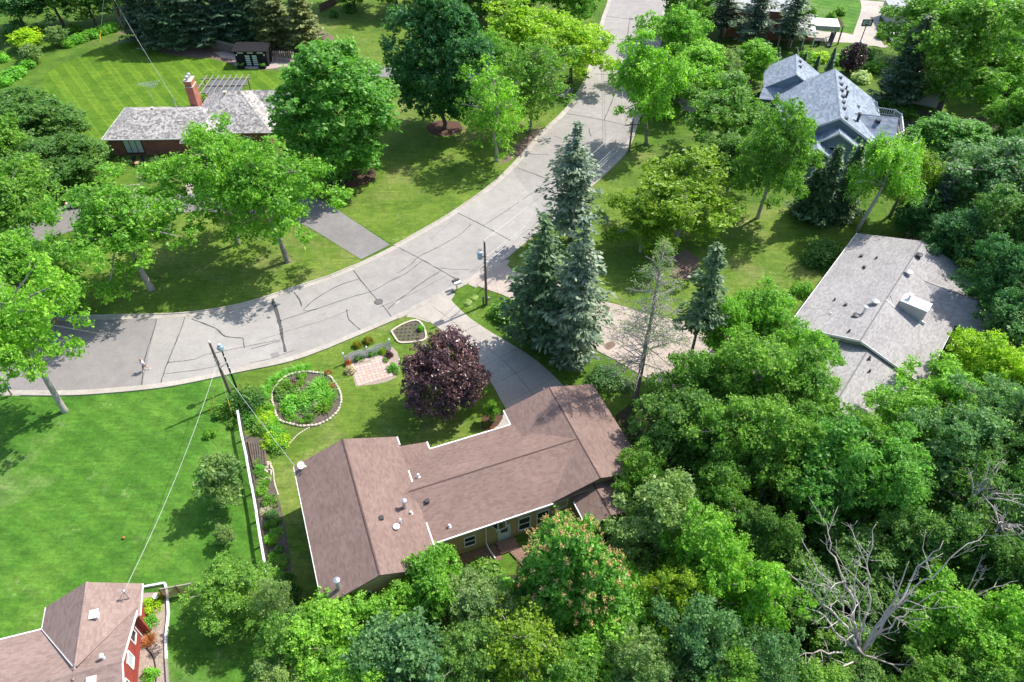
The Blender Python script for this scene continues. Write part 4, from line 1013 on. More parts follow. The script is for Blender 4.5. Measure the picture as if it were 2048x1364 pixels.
m = MB(); mast = F16(-20.9, 32.6, 3.4); m.tube([mast - Vector((0, 0, .5)), mast + Vector((0, 0, 1.2))], .05, 6); m.tube([mast + Vector((0, 0, 1.15)), mast + F16(-.35, -.35) + Vector((0, 0, .2))], .025, 5); m.tube([mast + Vector((0, 0, 1.15)), mast + F16(-.5, .3) + Vector((0, 0, .25))], .025, 5); m.lathe(mast + Vector((0, 0, 1.2)), [(.1, 0), (.13, .08), (.03, .16)], 8); m.build('service_mast', MAT['galv'], H5.t)

# ------------------------------------------------ far houses, top right
F6 = Frame(-12)
def far(px, py, z=0): return G(px, py, z)
def lf(F, p): return (p.x * F.c + p.y * F.s, -p.x * F.s + p.y * F.c)
c6 = lf(F6, far(1525, 85))
H6 = House('far_brick_house', 'far brick house under a pale roof, half hidden behind dark conifers', F6, c6, MAT['roof_pale'], MAT['brick_bright'], course=.4, tab=1.0, lap=0)
x6, y6 = c6
H6.gable('x', y6 + 6.5, y6 + 1.0, y6 + 12, x6 - 7.5, x6 + 5.2, 7.6, 5.4, ends=(1, 1), ov=.5)
H6.plane([(x6 + 2.5, y6 - 1.6, 2.7), (x6 + 9.0, y6 - 1.6, 2.7), (x6 + 9.0, y6 + 6.5, 3.1), (x6 + 2.5, y6 + 6.5, 3.1)])
for dx in (2.7, 5.0, 7.0, 8.8): 
    m = MB(); m.bar(F6(x6 + dx, y6 - 1.4, 0), F6(x6 + dx, y6 - 1.4, 2.6), .16, .16); m.build('porch_post', MAT['white_paint'], H6.t)
H6.window(x6 - .6, y6 + 1.45, 2.2, 1.3, 1.8, (0, -1)); H6.window(x6 - 4.2, y6 + 1.45, 2.2, 1.3, 1.5, (0, -1))
H6.finish('brick_wall')
F7 = Frame(-8); c7 = lf(F7, far(1790, 62))
H7 = House('garage', 'detached garage with pale grey gable roof at the far drive', F7, c7, MAT['roof_pale'], MAT['grey_siding'], course=.4, tab=1.0, lap=.3)
x7, y7 = c7
H7.gable('y', x7 + 2.6, x7 - 1.4, x7 + 6.8, y7 - 1.0, y7 + 8.5, 5.0, 3.3, ov=.4)
H7.t['category'] = 'garage'
m = MB(); m.box(F7(x7 + 2.4, y7 - .62, 1.25), (4.6, .08, 2.3), F7.rz); gd = m.build('garage_door', MAT['white_paint'], H7.t)
for k in range(4): m = MB(); m.box(F7(x7 + 2.4, y7 - .68, .4 + k * .56), (4.5, .04, .5), F7.rz); m.build('door_panel', MAT['white_paint'], gd)
H7.finish()
F8 = Frame(-28); c8 = lf(F8, far(1832, 205))
H8 = House('shed', 'low grey garden shed in deep shade under the big tree', F8, c8, MAT['roof_grey'], MAT['grey_siding'], course=.3, tab=.8, lap=.3)
H8.t['category'] = 'shed'
x8, y8 = c8
H8.gable('x', y8 + 1.6, y8 - .8, y8 + 4, x8 - 2.2, x8 + 3.6, 3.2, 2.2, ov=.25); H8.finish()
# ================================================================== STREET FURNITURE, GARDENS, PEOPLE
R4 = random.Random(11)
V3 = Vector
def utility_pole(base, top_px, label, transformer=None, arm=None, r=.16, H=None):
    b = G(*base); h = H or height_at(b.x, b.y, top_px)
    t = thing('utility_pole', label, 'utility pole', b, 'wooden utility poles')
    m = MB(); m.tube([b + V3((0, 0, -.3)), b + V3((0, 0, h * .5)), b + V3((0, 0, h))], [r, r * .85, r * .65], 10); m.build('pole', MAT['pole_wood'], t, smooth=False)
    top = b + V3((0, 0, h))
    m = MB(); m.lathe(top, [(.05, 0), (.09, .08), (.06, .16), (.09, .22), (.03, .32)], 8); m.build('insulator', MAT['white_metal'], t)
    if arm is not None:
        m = MB(); d = V3((math.cos(arm), math.sin(arm), 0)); m.bar(top - d * 1.1 - V3((0, 0, .9)), top + d * 1.1 - V3((0, 0, .9)), .1, .12); ar = m.build('crossarm', MAT['pole_wood'], t)
        for k in (-1, 1): m = MB(); m.lathe(top + d * k * 1.0 - V3((0, 0, .84)), [(.05, 0), (.08, .08), (.03, .2)], 8); m.build('insulator', MAT['white_metal'], ar)
    for k in (1.9, 2.4, 2.8):
        m = MB(); m.bar(top - V3((.25, 0, k)), top - V3((-.25, 0, k)), .06, .07); m.build('bracket', MAT['galv'], t)
    if transformer is not None:
        d = V3((math.cos(transformer), math.sin(transformer), 0)); c = top + d * .55 - V3((0, 0, 2.3))
        m = MB(); m.lathe(c, [(.2, -.02), (.29, .02), (.3, .85), (.27, .92), (.12, .98)], 16); tr = m.build('transformer', simple('transformer_paint', (.4, .48, .54), (.34, .42, .48), 2, .5), t)
        for a in (.4, 2.2): m = MB(); m.lathe(c + V3((.14 * math.cos(a), .14 * math.sin(a), .95)), [(.04, 0), (.07, .1), (.03, .32)], 8); m.build('bushing', MAT['pole_wood'], tr)
        m = MB(); m.bar(c + V3((0, 0, .3)), top - V3((0, 0, 2.0)), .08, .2); m.build('mount', MAT['galv'], tr)
        m = MB(); m.tube([top - V3((0, 0, 3.3)) + d * .12, top - V3((0, 0, 3.7)) + d * .5, top - V3((0, 0, 4.5)) + d * .5, top - V3((0, 0, 4.9)) + d * .15], .03, 5); m.build('riser_loop', MAT['wire_dark'], t)
    return b, h
A, hA = utility_pole((466, 800), 686, 'weathered utility pole by the round bush at the garden fence', arm=None, r=.17)
B, hB = utility_pole((973, 609), 484, 'utility pole with grey transformer between the two driveways', transformer=rad(170))
C_, hC = utility_pole((1258, 304), 238, 'utility pole at the kerb up the street with many cables', arm=rad(10))
D, hD = utility_pole((244, 56), 0, 'dark utility pole behind the striped lawn in the top left corner', H=9.5)
m = MB(); m.box(B + V3((.3, -.1, .95)), (.22, .2, .5)); bx = m.build('meter_box', MAT['galv'], None, **{'label': 'small grey box on the grass beside the transformer pole', 'cat': 'utility box'})
m = MB(); m.lathe(B + V3((-.35, -.05, 0)), [(.1, 0), (.1, 1.1), (.12, 1.12), (.06, 1.2)], 10); m.build('cable_pedestal', MAT['iron'], None, label='short brown cable pedestal at the foot of the transformer pole', cat='pedestal')
# street lamp
Lb = G(473, 775); Lh = height_at(Lb.x, Lb.y, 694)
t = thing('street_lamp', 'dark street lamp with blue-grey head beside the weathered utility pole', 'street lamp', Lb)
m = MB(); m.tube([Lb, Lb + V3((0, 0, Lh - .4))], [.11, .075], 8); m.build('pole', MAT['black_metal'], t)
for k in range(6): m = MB(); m.tube([Lb + V3((0, 0, 2.2 + k * .8)), Lb + V3((0, 0, 2.3 + k * .8))], .115, 8); m.build('band', MAT['white_metal'], t)
hd = Lb + V3((0, 0, Lh - .4))
m = MB(); m.lathe(hd, [(.08, 0), (.3, .12), (.36, .35), (.3, .5), (.12, .6)], 14); lh = m.build('lamp_head', simple('lamp_blue', (.2, .3, .36), (.16, .25, .3), 2, .4), t)
m = MB(); m.lathe(hd + V3((0, 0, .02)), [(.2, 0), (.33, .1), (.37, .26)], 14); m.build('lens', MAT['glass_pale'], lh)
m = MB(); m.bar(hd - V3((0, 0, 1.9)), A + V3((0, 0, hA - 3.4)), .05, .05); m.build('brace', MAT['black_metal'], t)

def cable(a, b, sag, label, r=.022, mat='wire', name='overhead_cable'):
    a = V3(a); b = V3(b); pts = []
    for i in range(19):
        s = i / 18; p = a.lerp(b, s); p.z -= sag * 4 * s * (1 - s); pts.append(p)
    m = MB(); m.tube(pts, r, 4); m.build(name, MAT[mat], None, label=label, cat='cable', group='overhead cables')
up = lambda p, z: p + V3((0, 0, z))
FARP = G(1222, -60)
cable(up(B, hB + .3), up(C_, hC + .3), .5, 'topmost cable between the transformer pole and the next pole up the street')
cable(up(B, hB - 1.9) + V3((.2, 0, 0)), up(C_, hC - 1.9), .7, 'second cable down between the transformer pole and the next pole', r=.02)
cable(up(B, hB - 2.4), up(C_, hC - 2.4), .8, 'third cable down between the transformer pole and the next pole', r=.02)
cable(up(B, hB - 2.8), up(C_, hC - 2.8), .9, 'lowest thick cable between the transformer pole and the next pole', r=.03)
for k, (dx, dz, lb) in enumerate(((-1.0, -.7, 'left of the pair of cables running up over the street to the top'), (0, .3, 'right of the pair of cables running up over the street to the top'))):
    cable(up(C_, hC + dz) + V3((dx, 0, 0)), up(FARP, hC + dz) + V3((dx, 0, 0)), .8, lb)
for dz, lb in ((.3, 'topmost cable from the transformer pole to the weathered pole'), (-2.0, 'lower cable from the transformer pole to the weathered pole')):
    cable(up(B, hB + dz), up(A, hA - 1.2 if dz > 0 else hA - 3.2), .7, lb, r=.014)
WW = G(-150, 700); cable(up(A, hA - 1.2), up(WW, 9.0), .6, 'upper cable leaving the weathered pole over the road to the left', r=.014)
cable(up(A, hA - 3.2), up(WW, 7.0), .7, 'lower cable leaving the weathered pole over the road to the left', r=.014)
cable(up(A, hA - 2.9), F21(-3.9, 40.4, 4.55), .45, 'service cable from the weathered pole to the brown house corner', r=.02)
cable(up(A, hA - 2.9) + V3((-.15, 0, 0)), F16(-20.9, 32.6, 4.55), .8, 'service cable from the weathered pole to the red house roof', r=.018)
cable(up(D, hD - 1.5), F0(-47.9, 104.0, 6.1), .8, 'service cable over the striped lawn to the brick house', r=.022)
cable(up(B, hB - 2.3), F52(66, 8.5, 4.4), .9, 'service cable from the transformer pole toward the grey roofed house', r=.014, mat='wire_dark')
def guy(top, foot_px, label, glen=2.2):
    f = G(*foot_px); d = (top - f).normalized()
    t = thing('guy_wire', label, 'guy wire', f, 'guy wires with yellow guards')
    m = MB(); m.tube([f, top], .014, 4); m.build('wire', MAT['wire'], t)
    m = MB(); m.tube([f, f + d * glen], .05, 6); m.build('guard', MAT['yellow'], t)
guy(up(A, hA - 1.6), (467, 838), 'thick yellow guarded guy wire by the white fence end', 2.3)
guy(up(A, hA - 3.0), (421, 826), 'thin yellow guarded guy wire standing on the open lawn', 2.0)
guy(up(B, hB - 1.0), (1001, 600), 'guy wire with yellow guard right behind the bush near the transformer pole', 1.3)
guy(up(D, hD - 1.0), (200, 84), 'guy wire with yellow guard in front of the clipped hedge', 2.2)

# white picket fence by the patio
PF0, PF1 = G(690, 727), G(781, 699)
pf = thing('picket_fence', 'short white picket fence with scalloped top behind the paved patio', 'fence', PF0)
dv = (PF1 - PF0); Lf = dv.length; dn = dv / Lf
for s, hh in ((0, 1.45), (.5, 1.35), (1, 1.45)):
    p = PF0 + dv * s; m = MB(); m.box(p + V3((0, 0, hh / 2)), (.16, .16, hh), math.atan2(dn.y, dn.x)); po = m.build('post', MAT['white_paint'], pf)
    m = MB(); m.lathe(p + V3((0, 0, hh)), [(.11, 0), (.11, .04), (.08, .1), (.1, .16), (.03, .24)], 8); m.build('finial', MAT['white_paint'], po)
for z in (.3, .95): m = MB(); m.bar(PF0 + V3((0, 0, z)), PF1 + V3((0, 0, z)), .05, .1); m.build('rail', MAT['white_paint'], pf)
side = V3((-dn.y, dn.x, 0))
NP = 38
for i in range(NP):
    s = (i + .5) / NP
    if abs(s - .5) < .015: continue
    ph = (s * 2) % 1.0; hh = 1.08 + .34 * math.sin(math.pi * ph)
    p = PF0 + dv * s - side * .05; m = MB()
    m.prism([p - dn * .05, p + dn * .05, p + dn * .05 + V3((0, 0, hh - .06)), p + V3((0, 0, hh)), p - dn * .05 + V3((0, 0, hh - .06))], side * .025)
    m.build('picket', MAT['white_paint'], pf)
# long fence between the two gardens
LF = [G(482, 838), G(489, 880), G(500, 930), G(510, 985), G(520, 1040), G(528, 1090), G(537, 1140), G(546, 1190)]
lf_ = thing('garden_fence', 'long weathered white-topped slat fence beside the flower border, dividing the gardens', 'fence', LF[0])
FH = 1.25
for i, p in enumerate(LF):
    m = MB(); m.box(p + V3((0, 0, FH / 2)), (.12, .12, FH + .1)); m.build('post', MAT['white_paint'], lf_)
for i in range(len(LF) - 1):
    a, b = LF[i], LF[i + 1]; d = (b - a).normalized(); sd = V3((-d.y, d.x, 0))
    wob = V3((R4.uniform(-.03, .03), R4.uniform(-.03, .03), R4.uniform(-.02, .02)))
    m = MB(); m.bar(a + V3((0, 0, FH + .06)) + wob, b + V3((0, 0, FH + .06)) + wob, .2, .045); m.build('cap_board', MAT['white_paint'], lf_)
    m = MB(); m.bar(a + V3((0, 0, .3)), b + V3((0, 0, .3)), .05, .09); m.bar(a + V3((0, 0, FH - .1)), b + V3((0, 0, FH - .1)), .05, .09); m.build('rail', MAT['wood_grey'], lf_)
    n = int((b - a).length / .23)
    for k in range(n):
        q = a.lerp(b, (k + .5) / n) + sd * .06
        m = MB(); m.bar(q + V3((0, 0, .08)), q + V3((0, 0, FH - .02)), .025, .1, up=sd); m.build('slat', MAT['wood_grey'], lf_)
# brown lattice fence by the red house
a, b = G(330, 1196), G(396, 1184)
t = thing('lattice_fence', 'brown lattice fence panel running from the red house garden to the leafy shrub', 'fence', a)
H_ = 1.5; d = (b - a).normalized(); L = (b - a).length
for p in (a, a.lerp(b, .5), b): m = MB(); m.box(p + V3((0, 0, H_ / 2)), (.1, .1, H_ + .1)); m.build('post', MAT['wood_brown'], t)
m = MB(); m.bar(up(a, H_), up(b, H_), .1, .06); m.build('top_rail', MAT['wood_grey'], t)
for k in range(int(L / .16)):
    s = k * .16
    for sg, nm in ((1, 'slat'), (-1, 'slat')):
        x0, x1 = s, s + sg * H_ * .9
        z0, z1 = .1, H_
        if x1 > L: z1 = .1 + (H_ - .1) * (L - x0) / (x1 - x0); x1 = L
        if x1 < 0: z1 = .1 + (H_ - .1) * (0 - x0) / (x1 - x0); x1 = 0
        if z1 - z0 < .1: continue
        sd = V3((-d.y, d.x, 0)) * (.018 * sg)
        m = MB(); m.bar(a + d * x0 + V3((0, 0, z0)) + sd, a + d * x1 + V3((0, 0, z1)) + sd, .045, .02, up=V3((-d.y, d.x, 0))); m.build(nm, MAT['wood_brown'], t)
# fence boards behind the trees top left
def board_fence(a, b, h, label, wd=.35, mat='wood_grey'):
    t = thing('board_fence', label, 'fence', a); d = (b - a); n = max(2, int(d.length / wd))
    sd = V3((-d.y, d.x, 0)).normalized()
    for k in range(n):
        p = a + d * ((k + .5) / n); m = MB(); hh = h + R4.uniform(-.05, .05)
        m.bar(p + V3((0, 0, .05)), p + V3((0, 0, hh)), .03, d.length / n - .03, up=sd); m.build('board', MAT[mat], t)
    for z in (.4, h - .3): m = MB(); m.bar(a + sd * .05 + V3((0, 0, z)), b + sd * .05 + V3((0, 0, z)), .05, .1); m.build('rail', MAT[mat], t)
board_fence(G(425, 97), G(482, 112), 1.9, 'tall grey board fence left of the black shed under the pines')
board_fence(G(548, 122), G(592, 124), 1.9, 'tall grey board fence right of the black shed', .4)
board_fence(G(238, 52), G(300, 35), 1.5, 'old picket fence behind the pole in the top left corner', .3)
board_fence(G(640, 25), G(690, 0), 1.6, 'dark board fence at the top edge beyond the lawn', .4, 'wood_brown')

# letter boxes
def mailbox(px, py, label, rz, paint, double=False, group='mailboxes along the street'):
    p = G(px, py); t = thing('mailbox', label, 'mailbox', p, group); M3 = Matrix.Rotation(rz, 3, 'Z')
    m = MB(); m.box(p + V3((0, 0, .5)), (.1, .1, 1.0)); m.build('post', MAT['wood_brown'], t)
    for k in ((-.22, .22) if double else (0,)):
        c = p + M3 @ V3((0, k * 1.15, 1.02)); n = 10; rings = []
        for x in (-.42, .42):
            ring = [c + M3 @ V3((x, -.18, 0)), c + M3 @ V3((x, .18, 0))] + [c + M3 @ V3((x, .18 * math.cos(q), .2 + .18 * math.sin(q))) for q in np.linspace(0, math.pi, n - 2)]
            rings.append([tuple(v) for v in ring])
        m = MB(); m.tube_rings(rings, n); bx = m.build('box', paint[0] if k <= 0 else paint[1], t)
        m = MB(); m.box(c + M3 @ V3((.435, 0, .16)), (.02, .3, .32), rz); m.build('flap', MAT['galv'], bx)
        m = MB(); m.bar(c + M3 @ V3((.05, .2, .12)), c + M3 @ V3((.05, .2, .45)), .03, .05); m.build('flag', simple('flag_red', (.5, .05, .04), (.4, .04, .03), 2, .5), bx)
mailbox(914, 579, 'pair of white and dark mailboxes at the kerb between the driveways', rad(30), (MAT['white_metal'], MAT['dark_plastic']), True)
mailbox(24, 790, 'grey mailbox with red flag at the left end of the near kerb', rad(20), (MAT['galv'], MAT['galv']))
mailbox(1332, 32, 'dark mailbox at the kerb far up the street', rad(90), (MAT['dark_plastic'], MAT['dark_plastic']))
p = G(116, 648); t = thing('newspaper_box', 'dark blue box on an orange wooden post across the road behind the tree', 'mailbox', p)
m = MB(); m.box(p + V3((0, 0, .55)), (.14, .14, 1.1)); m.bar(p + V3((-.3, 0, .5)), p + V3((0, 0, 1.0)), .1, .1); m.build('post', simple('orange_wood', (.42, .17, .05), (.34, .13, .04), 2, .8), t)
m = MB(); q = p + V3((.35, .45, 1.15)); m.prism([q + V3((-.6, -.35, 0)), q + V3((.55, -.05, 0)), q + V3((.5, .3, .0)), q + V3((-.65, 0, 0))], (0, 0, .4)); m.build('box', simple('blue_paint', (.02, .07, .14), (.03, .09, .18), 2, .4), t)

# a walker on the road
def person(base, face, label):
    """one skinned body: joints laid out in stride, seen from above"""
    t = thing('person', label, 'person', base)
    M3 = Matrix.Rotation(face, 3, 'Z')
    J = {'pel': (0, 0, .93), 'spn': (.02, 0, 1.15), 'chs': (.05, 0, 1.36), 'nck': (.06, 0, 1.49), 'hd': (.1, 0, 1.6), 'hd2': (.11, 0, 1.7),
         'hl': (.02, .1, .88), 'kl': (.24, .1, .5), 'al': (.3, .1, .1), 'tl': (.46, .1, .04), 'hr': (0, -.1, .88), 'kr': (-.08, -.1, .48), 'ar': (-.36, -.1, .16), 'tr': (-.28, -.1, .04),
         'sl': (.05, .18, 1.4), 'el': (-.14, .24, 1.16), 'wl': (-.04, .26, .94), 'sr': (.05, -.18, 1.4), 'er': (.2, -.25, 1.16), 'wr': (.4, -.2, 1.2)}
    Rr = {'pel': .14, 'spn': .125, 'chs': .145, 'nck': .06, 'hd': .1, 'hd2': .085, 'hl': .095, 'kl': .065, 'al': .042, 'tl': .035, 'hr': .095, 'kr': .065, 'ar': .042, 'tr': .035, 'sl': .065, 'el': .045, 'wl': .034, 'sr': .065, 'er': .045, 'wr': .034}
    E = [('pel', 'spn'), ('spn', 'chs'), ('chs', 'nck'), ('nck', 'hd'), ('hd', 'hd2'), ('pel', 'hl'), ('hl', 'kl'), ('kl', 'al'), ('al', 'tl'), ('pel', 'hr'), ('hr', 'kr'), ('kr', 'ar'), ('ar', 'tr'), ('chs', 'sl'), ('sl', 'el'), ('el', 'wl'), ('chs', 'sr'), ('sr', 'er'), ('er', 'wr')]
    # hands: palm, four fingers and a thumb
    for s, wn in (('l', 'wl'), ('r', 'wr')):
        w_ = V3(J[wn]); d = (w_ - V3(J['e' + s])).normalized(); n = V3((0, 1, 0)) if s == 'l' else V3((0, -1, 0)); ac = d.cross(n).normalized()
        J['p' + s] = tuple(w_ + d * .07); Rr['p' + s] = .032; E.append((wn, 'p' + s))
        for k in range(4):
            f0 = w_ + d * .1 + ac * (k - 1.5) * .022; ln = (.06, .075, .07, .055)[k]
            J['f%s%da' % (s, k)] = tuple(f0); J['f%s%db' % (s, k)] = tuple(f0 + d * ln * .6 - n * .01); J['f%s%dc' % (s, k)] = tuple(f0 + d * ln - n * .03)
            for q in 'abc': Rr['f%s%d%s' % (s, k, q)] = .0095
            E += [('p' + s, 'f%s%da' % (s, k)), ('f%s%da' % (s, k), 'f%s%db' % (s, k)), ('f%s%db' % (s, k), 'f%s%dc' % (s, k))]
        J['th' + s] = tuple(w_ + d * .07 + ac * .055 - n * .01); Rr['th' + s] = .011; E.append(('p' + s, 'th' + s))
    names = list(J); idx = {n: i for i, n in enumerate(names)}
    me = bpy.data.meshes.new('body'); me.from_pydata([tuple(M3 @ V3(J[n])) for n in names], [(idx[a], idx[b]) for a, b in E], [])
    o = bpy.data.objects.new('body', me); COL.objects.link(o); o.parent = t
    md = o.modifiers.new('skin', 'SKIN'); md.use_smooth_shade = True
    for i, n in enumerate(names):
        sv = me.skin_vertices[0].data[i]; sv.radius = (Rr[n], Rr[n]); sv.use_root = (n == 'pel')
    sd = o.modifiers.new('sub', 'SUBSURF'); sd.levels = 1; sd.render_levels = 1
    me.materials.append(simple('skin', (.42, .25, .18), (.38, .22, .16), 3, .6))
    W = lambda v: base + M3 @ V3(v)
    m = MB(); m.tube([W((0, 0, .84)), W((.01, 0, 1.0)), W((.03, 0, 1.2)), W((.05, 0, 1.38)), W((.06, 0, 1.47))], [.19, .175, .17, .19, .09], 12); sh = m.build('shirt', simple('lilac_cloth', (.6, .52, .62), (.52, .44, .55), 3, .9), t, smooth=True)
    for s in (1, -1): m = MB(); m.tube([W((.05, s * .16, 1.42)), W(((-.06 if s > 0 else .12), s * .23, 1.27))], [.095, .08], 8); m.build('sleeve', sh.data.materials[0], sh, smooth=True)
    m = MB(); m.tube([W((0, 0, .98)), W((0, 0, .84))], [.18, .17], 12)
    m.tube([W((.02, .1, .9)), W((.14, .1, .66))], [.12, .095], 10); m.tube([W((0, -.1, .9)), W((-.05, -.1, .64))], [.12, .095], 10); m.build('shorts', simple('dark_cloth', (.16, .06, .07), (.12, .05, .06), 3, .9), t, smooth=True)
    m = MB(); rings = []
    c = W((.085, 0, 1.655))
    for k in range(7):
        z = -.05 + .19 * k / 6; r = math.sqrt(max(.0004, .115 ** 2 - (z - .02) ** 2)) if z > -.04 else .1
        rings.append([tuple(c + V3((r * math.cos(q), r * .95 * math.sin(q), z)) - M3 @ V3((.03 if k < 4 else 0, 0, 0))) for q in np.linspace(0, 2 * math.pi, 13)[:-1]])
    m.tube_rings(rings, 12); m.build('hair', simple('hair', (.3, .16, .08), (.22, .12, .06), 6, .7), t, smooth=True)
    m = MB(); m.tube([W((.19, 0, 1.63)), W((.225, 0, 1.605))], [.012, .018], 6); m.build('nose', me.materials[0], t)
    for s in (1, -1):
        m = MB(); m.lathe(W((.185, s * .035, 1.645)), [(.004, -.01), (.012, 0), (.004, .01)], 6); m.build('eye', MAT['glass'], t)
        m = MB(); m.box(W(((.36 if s > 0 else -.3), s * .1, .045)), (.27, .1, .09), face); m.build('shoe', MAT['white_paint'], t)
person(G(293, 741), rad(200), 'walker in a lilac top and dark shorts in mid stride on the road')

# paved patio: square tiles
PA = [G(716, 772), G(787, 752), G(772, 708), G(697, 724)]
pt = thing('patio', 'small patio of pale pink square pavers below the white picket fence', 'patio', PA[0])
PC = [simple('paver%d' % k, c_, tuple(x * .85 for x in c_), 4, .9, fine=.1) for k, c_ in enumerate(((.5, .34, .29), (.55, .4, .33), (.46, .36, .33), (.5, .42, .36)))]
NU, NV = 9, 9
for i in range(NU):
    for j in range(NV):
        if j >= 7 and R4.random() < .35: continue
        def q(a, b): return PA[0].lerp(PA[1], a).lerp(PA[3].lerp(PA[2], a), b)
        off = .5 / NU * (j % 2)
        a0, a1 = max(0, i / NU - off * 0), min(1, (i + 1) / NU)
        pts = [q(a0, j / NV), q(a1, j / NV), q(a1, (j + 1) / NV), q(a0, (j + 1) / NV)]; cen = sum(pts, V3()) / 4
        pts = [p + (cen - p).normalized() * R4.uniform(.012, .022) for p in pts]
        zz = .03 + R4.uniform(-.004, .006)
        m = MB(); m.prism([V3((p.x, p.y, .012)) for p in pts], (0, 0, zz)); m.build('paver', PC[min(3, int(R4.random() * 3) if j < 6 else 2 + int(R4.random() * 2))], pt)
sheet('bare_soil', wobbly([PA[0] + V3((-.2, -.1, 0)), PA[1] + V3((.3, -.2, 0)), PA[2] + V3((.6, 1.0, 0)), PA[3] + V3((-.3, .9, 0))], .03, R0, 1), .018, MAT['gravel'])

def stone_mesh(n=4, seed=0):
    out = []
    for k in range(n):
        rr = random.Random(seed + k); bm = bmesh.new(); bmesh.ops.create_icosphere(bm, subdivisions=1, radius=1)
        for v in bm.verts: v.co *= rr.uniform(.82, 1.12)
        for v in bm.verts: v.co.z = max(v.co.z, -.6)
        me = bpy.data.meshes.new('stone'); bm.to_mesh(me); bm.free(); out.append(me)
    return out
SM = stone_mesh(6, 3)
for me in SM: me.materials.append(MAT['stone_cream'])
def stone_ring(parent, pts, size, h=.14, mat=None):
    off = root_loc(parent)
    for i, p in enumerate(pts):
        a, b = pts[i - 1], pts[(i + 1) % len(pts)]
        o = bpy.data.objects.new('stone', SM[R4.randrange(6)]); COL.objects.link(o); o.parent = parent
        o.location = p + V3((0, 0, h * .5)) - off; d = b - a
        o.rotation_euler = (0, 0, math.atan2(d.y, d.x) + R4.uniform(-.2, .2)); o.scale = (size * R4.uniform(.85, 1.2), size * R4.uniform(.55, .8), h * R4.uniform(.8, 1.15))
# round flower bed
RB = [(606, 744), (634, 746), (655, 750), (668, 763), (678, 780), (683, 800), (676, 822), (660, 838), (635, 850), (605, 853), (580, 848), (558, 840), (548, 815), (545, 790), (556, 768), (575, 752)]
rbp = P(RB); rb = thing('round_flower_bed', 'large round flower bed edged with cream stones, full of leafy plants', 'flower bed', G(614, 800))
cl = catmull(rbp + [rbp[0]], .3)
sheet('soil', [p.lerp(G(614, 800), .03) for p in cl[::2]], .03, MAT['soil'], kind=None, parent=rb)
del_k = resample(cl, 62)[:-1]
stone_ring(rb, del_k, .22, .17)
# small rounded bed by the drive
SB = [(783, 663), (800, 652), (822, 643), (836, 642), (846, 652), (852, 668), (850, 680), (832, 684), (812, 686), (798, 685), (790, 675)]
sbp = P(SB); sb = thing('small_flower_bed', 'small rounded bed with cream edging and rows of seedlings beside the driveway', 'flower bed', G(818, 664))
cs = catmull(sbp + [sbp[0]], .3)
sheet('soil', cs[::2], .03, MAT['soil'], kind=None, parent=sb)
ringp = resample(cs, 50)[:-1]
for i, p in enumerate(ringp):
    q = ringp[(i + 1) % len(ringp)]; m = MB(); m.bar(p.lerp(q, .03) + V3((0, 0, .08)), p.lerp(q, .97) + V3((0, 0, .08)), .2, .12); m.build('edging_block', MAT['stone_cream'], sb)
# tree bed in the corner by the garage, with staked sapling
cb = [G(963, 838), G(972, 822), G(990, 812), G(1003, 820), G(1006, 838), G(998, 852), (G(978, 862)), G(964, 858)]
sheet('mulch_bed', catmull(cb + [cb[0]], .3)[::2], .025, MAT['mulch'])
p = G(983, 838); t = thing('tree_stake', 'short yellow stake in the dark mulch bed beside the garage', 'stake', p)
m = MB(); m.box(p + V3((0, 0, .55)), (.12, .12, 1.1)); m.build('post', MAT['yellow'], t); m = MB(); m.box(p + V3((0, 0, 1.13)), (.16, .16, .06)); m.build('cap', MAT['white_paint'], t)
# vegetable strip along the long fence
sheet('garden_bed', P([(490, 870), (530, 880), (528, 920), (545, 935), (553, 990), (560, 1005), (572, 1060), (582, 1130), (585, 1190), (560, 1215), (548, 1190), (530, 1090), (511, 985), (496, 905)]), .022, MAT['soil'])
tb = thing('raised_bed', 'bare rectangular soil bed with raked rows beside the white fence', 'garden bed', G(515, 905))
m = MB(); m.prism([G(497, 886, .02), G(496, 884, .02), G(529, 880, .02), G(532, 930, .02), G(507, 935, .02)][1:], (0, 0, .16)); m.build('soil', MAT['soil'], tb)
for k in range(6): m = MB(); a = G(502 + k * 5, 886, .18); b = G(508 + k * 4.5, 930, .18); m.tube([a, a.lerp(b, .5) + V3((.03, 0, .02)), b], .09, 6); m.build('soil_row', MAT['soil'], tb)
for a, b in (((497, 884), (508, 935)), ((530, 880), (533, 930))): m = MB(); m.bar(G(*a, .12), G(*b, .12), .08, .22); m.build('edging', MAT['wood_brown'], tb)
# stepping stone edging by the border
eg = thing('stone_edging', 'curving line of flat edging stones between border and lawn beside the house', 'edging', G(545, 950))
stone_ring(eg, resample(catmull(P([(538, 925), (546, 940), (549, 965), (556, 988)]), .2), 18), .13, .08)
eg2 = thing('stone_edging', 'line of pale edging stones below the round flower bed', 'edging', G(590, 880))
stone_ring(eg2, resample(catmull(P([(618, 856), (598, 868), (582, 884), (572, 900)]), .2), 15), .13, .08)
rk = thing('rock_pile', 'scatter of white rocks in the border beside the long fence', 'rocks', G(535, 945))
stone_ring(rk, [G(528 + R4.uniform(0, 16), 925 + R4.uniform(0, 36)) for _ in range(34)], .14, .16)
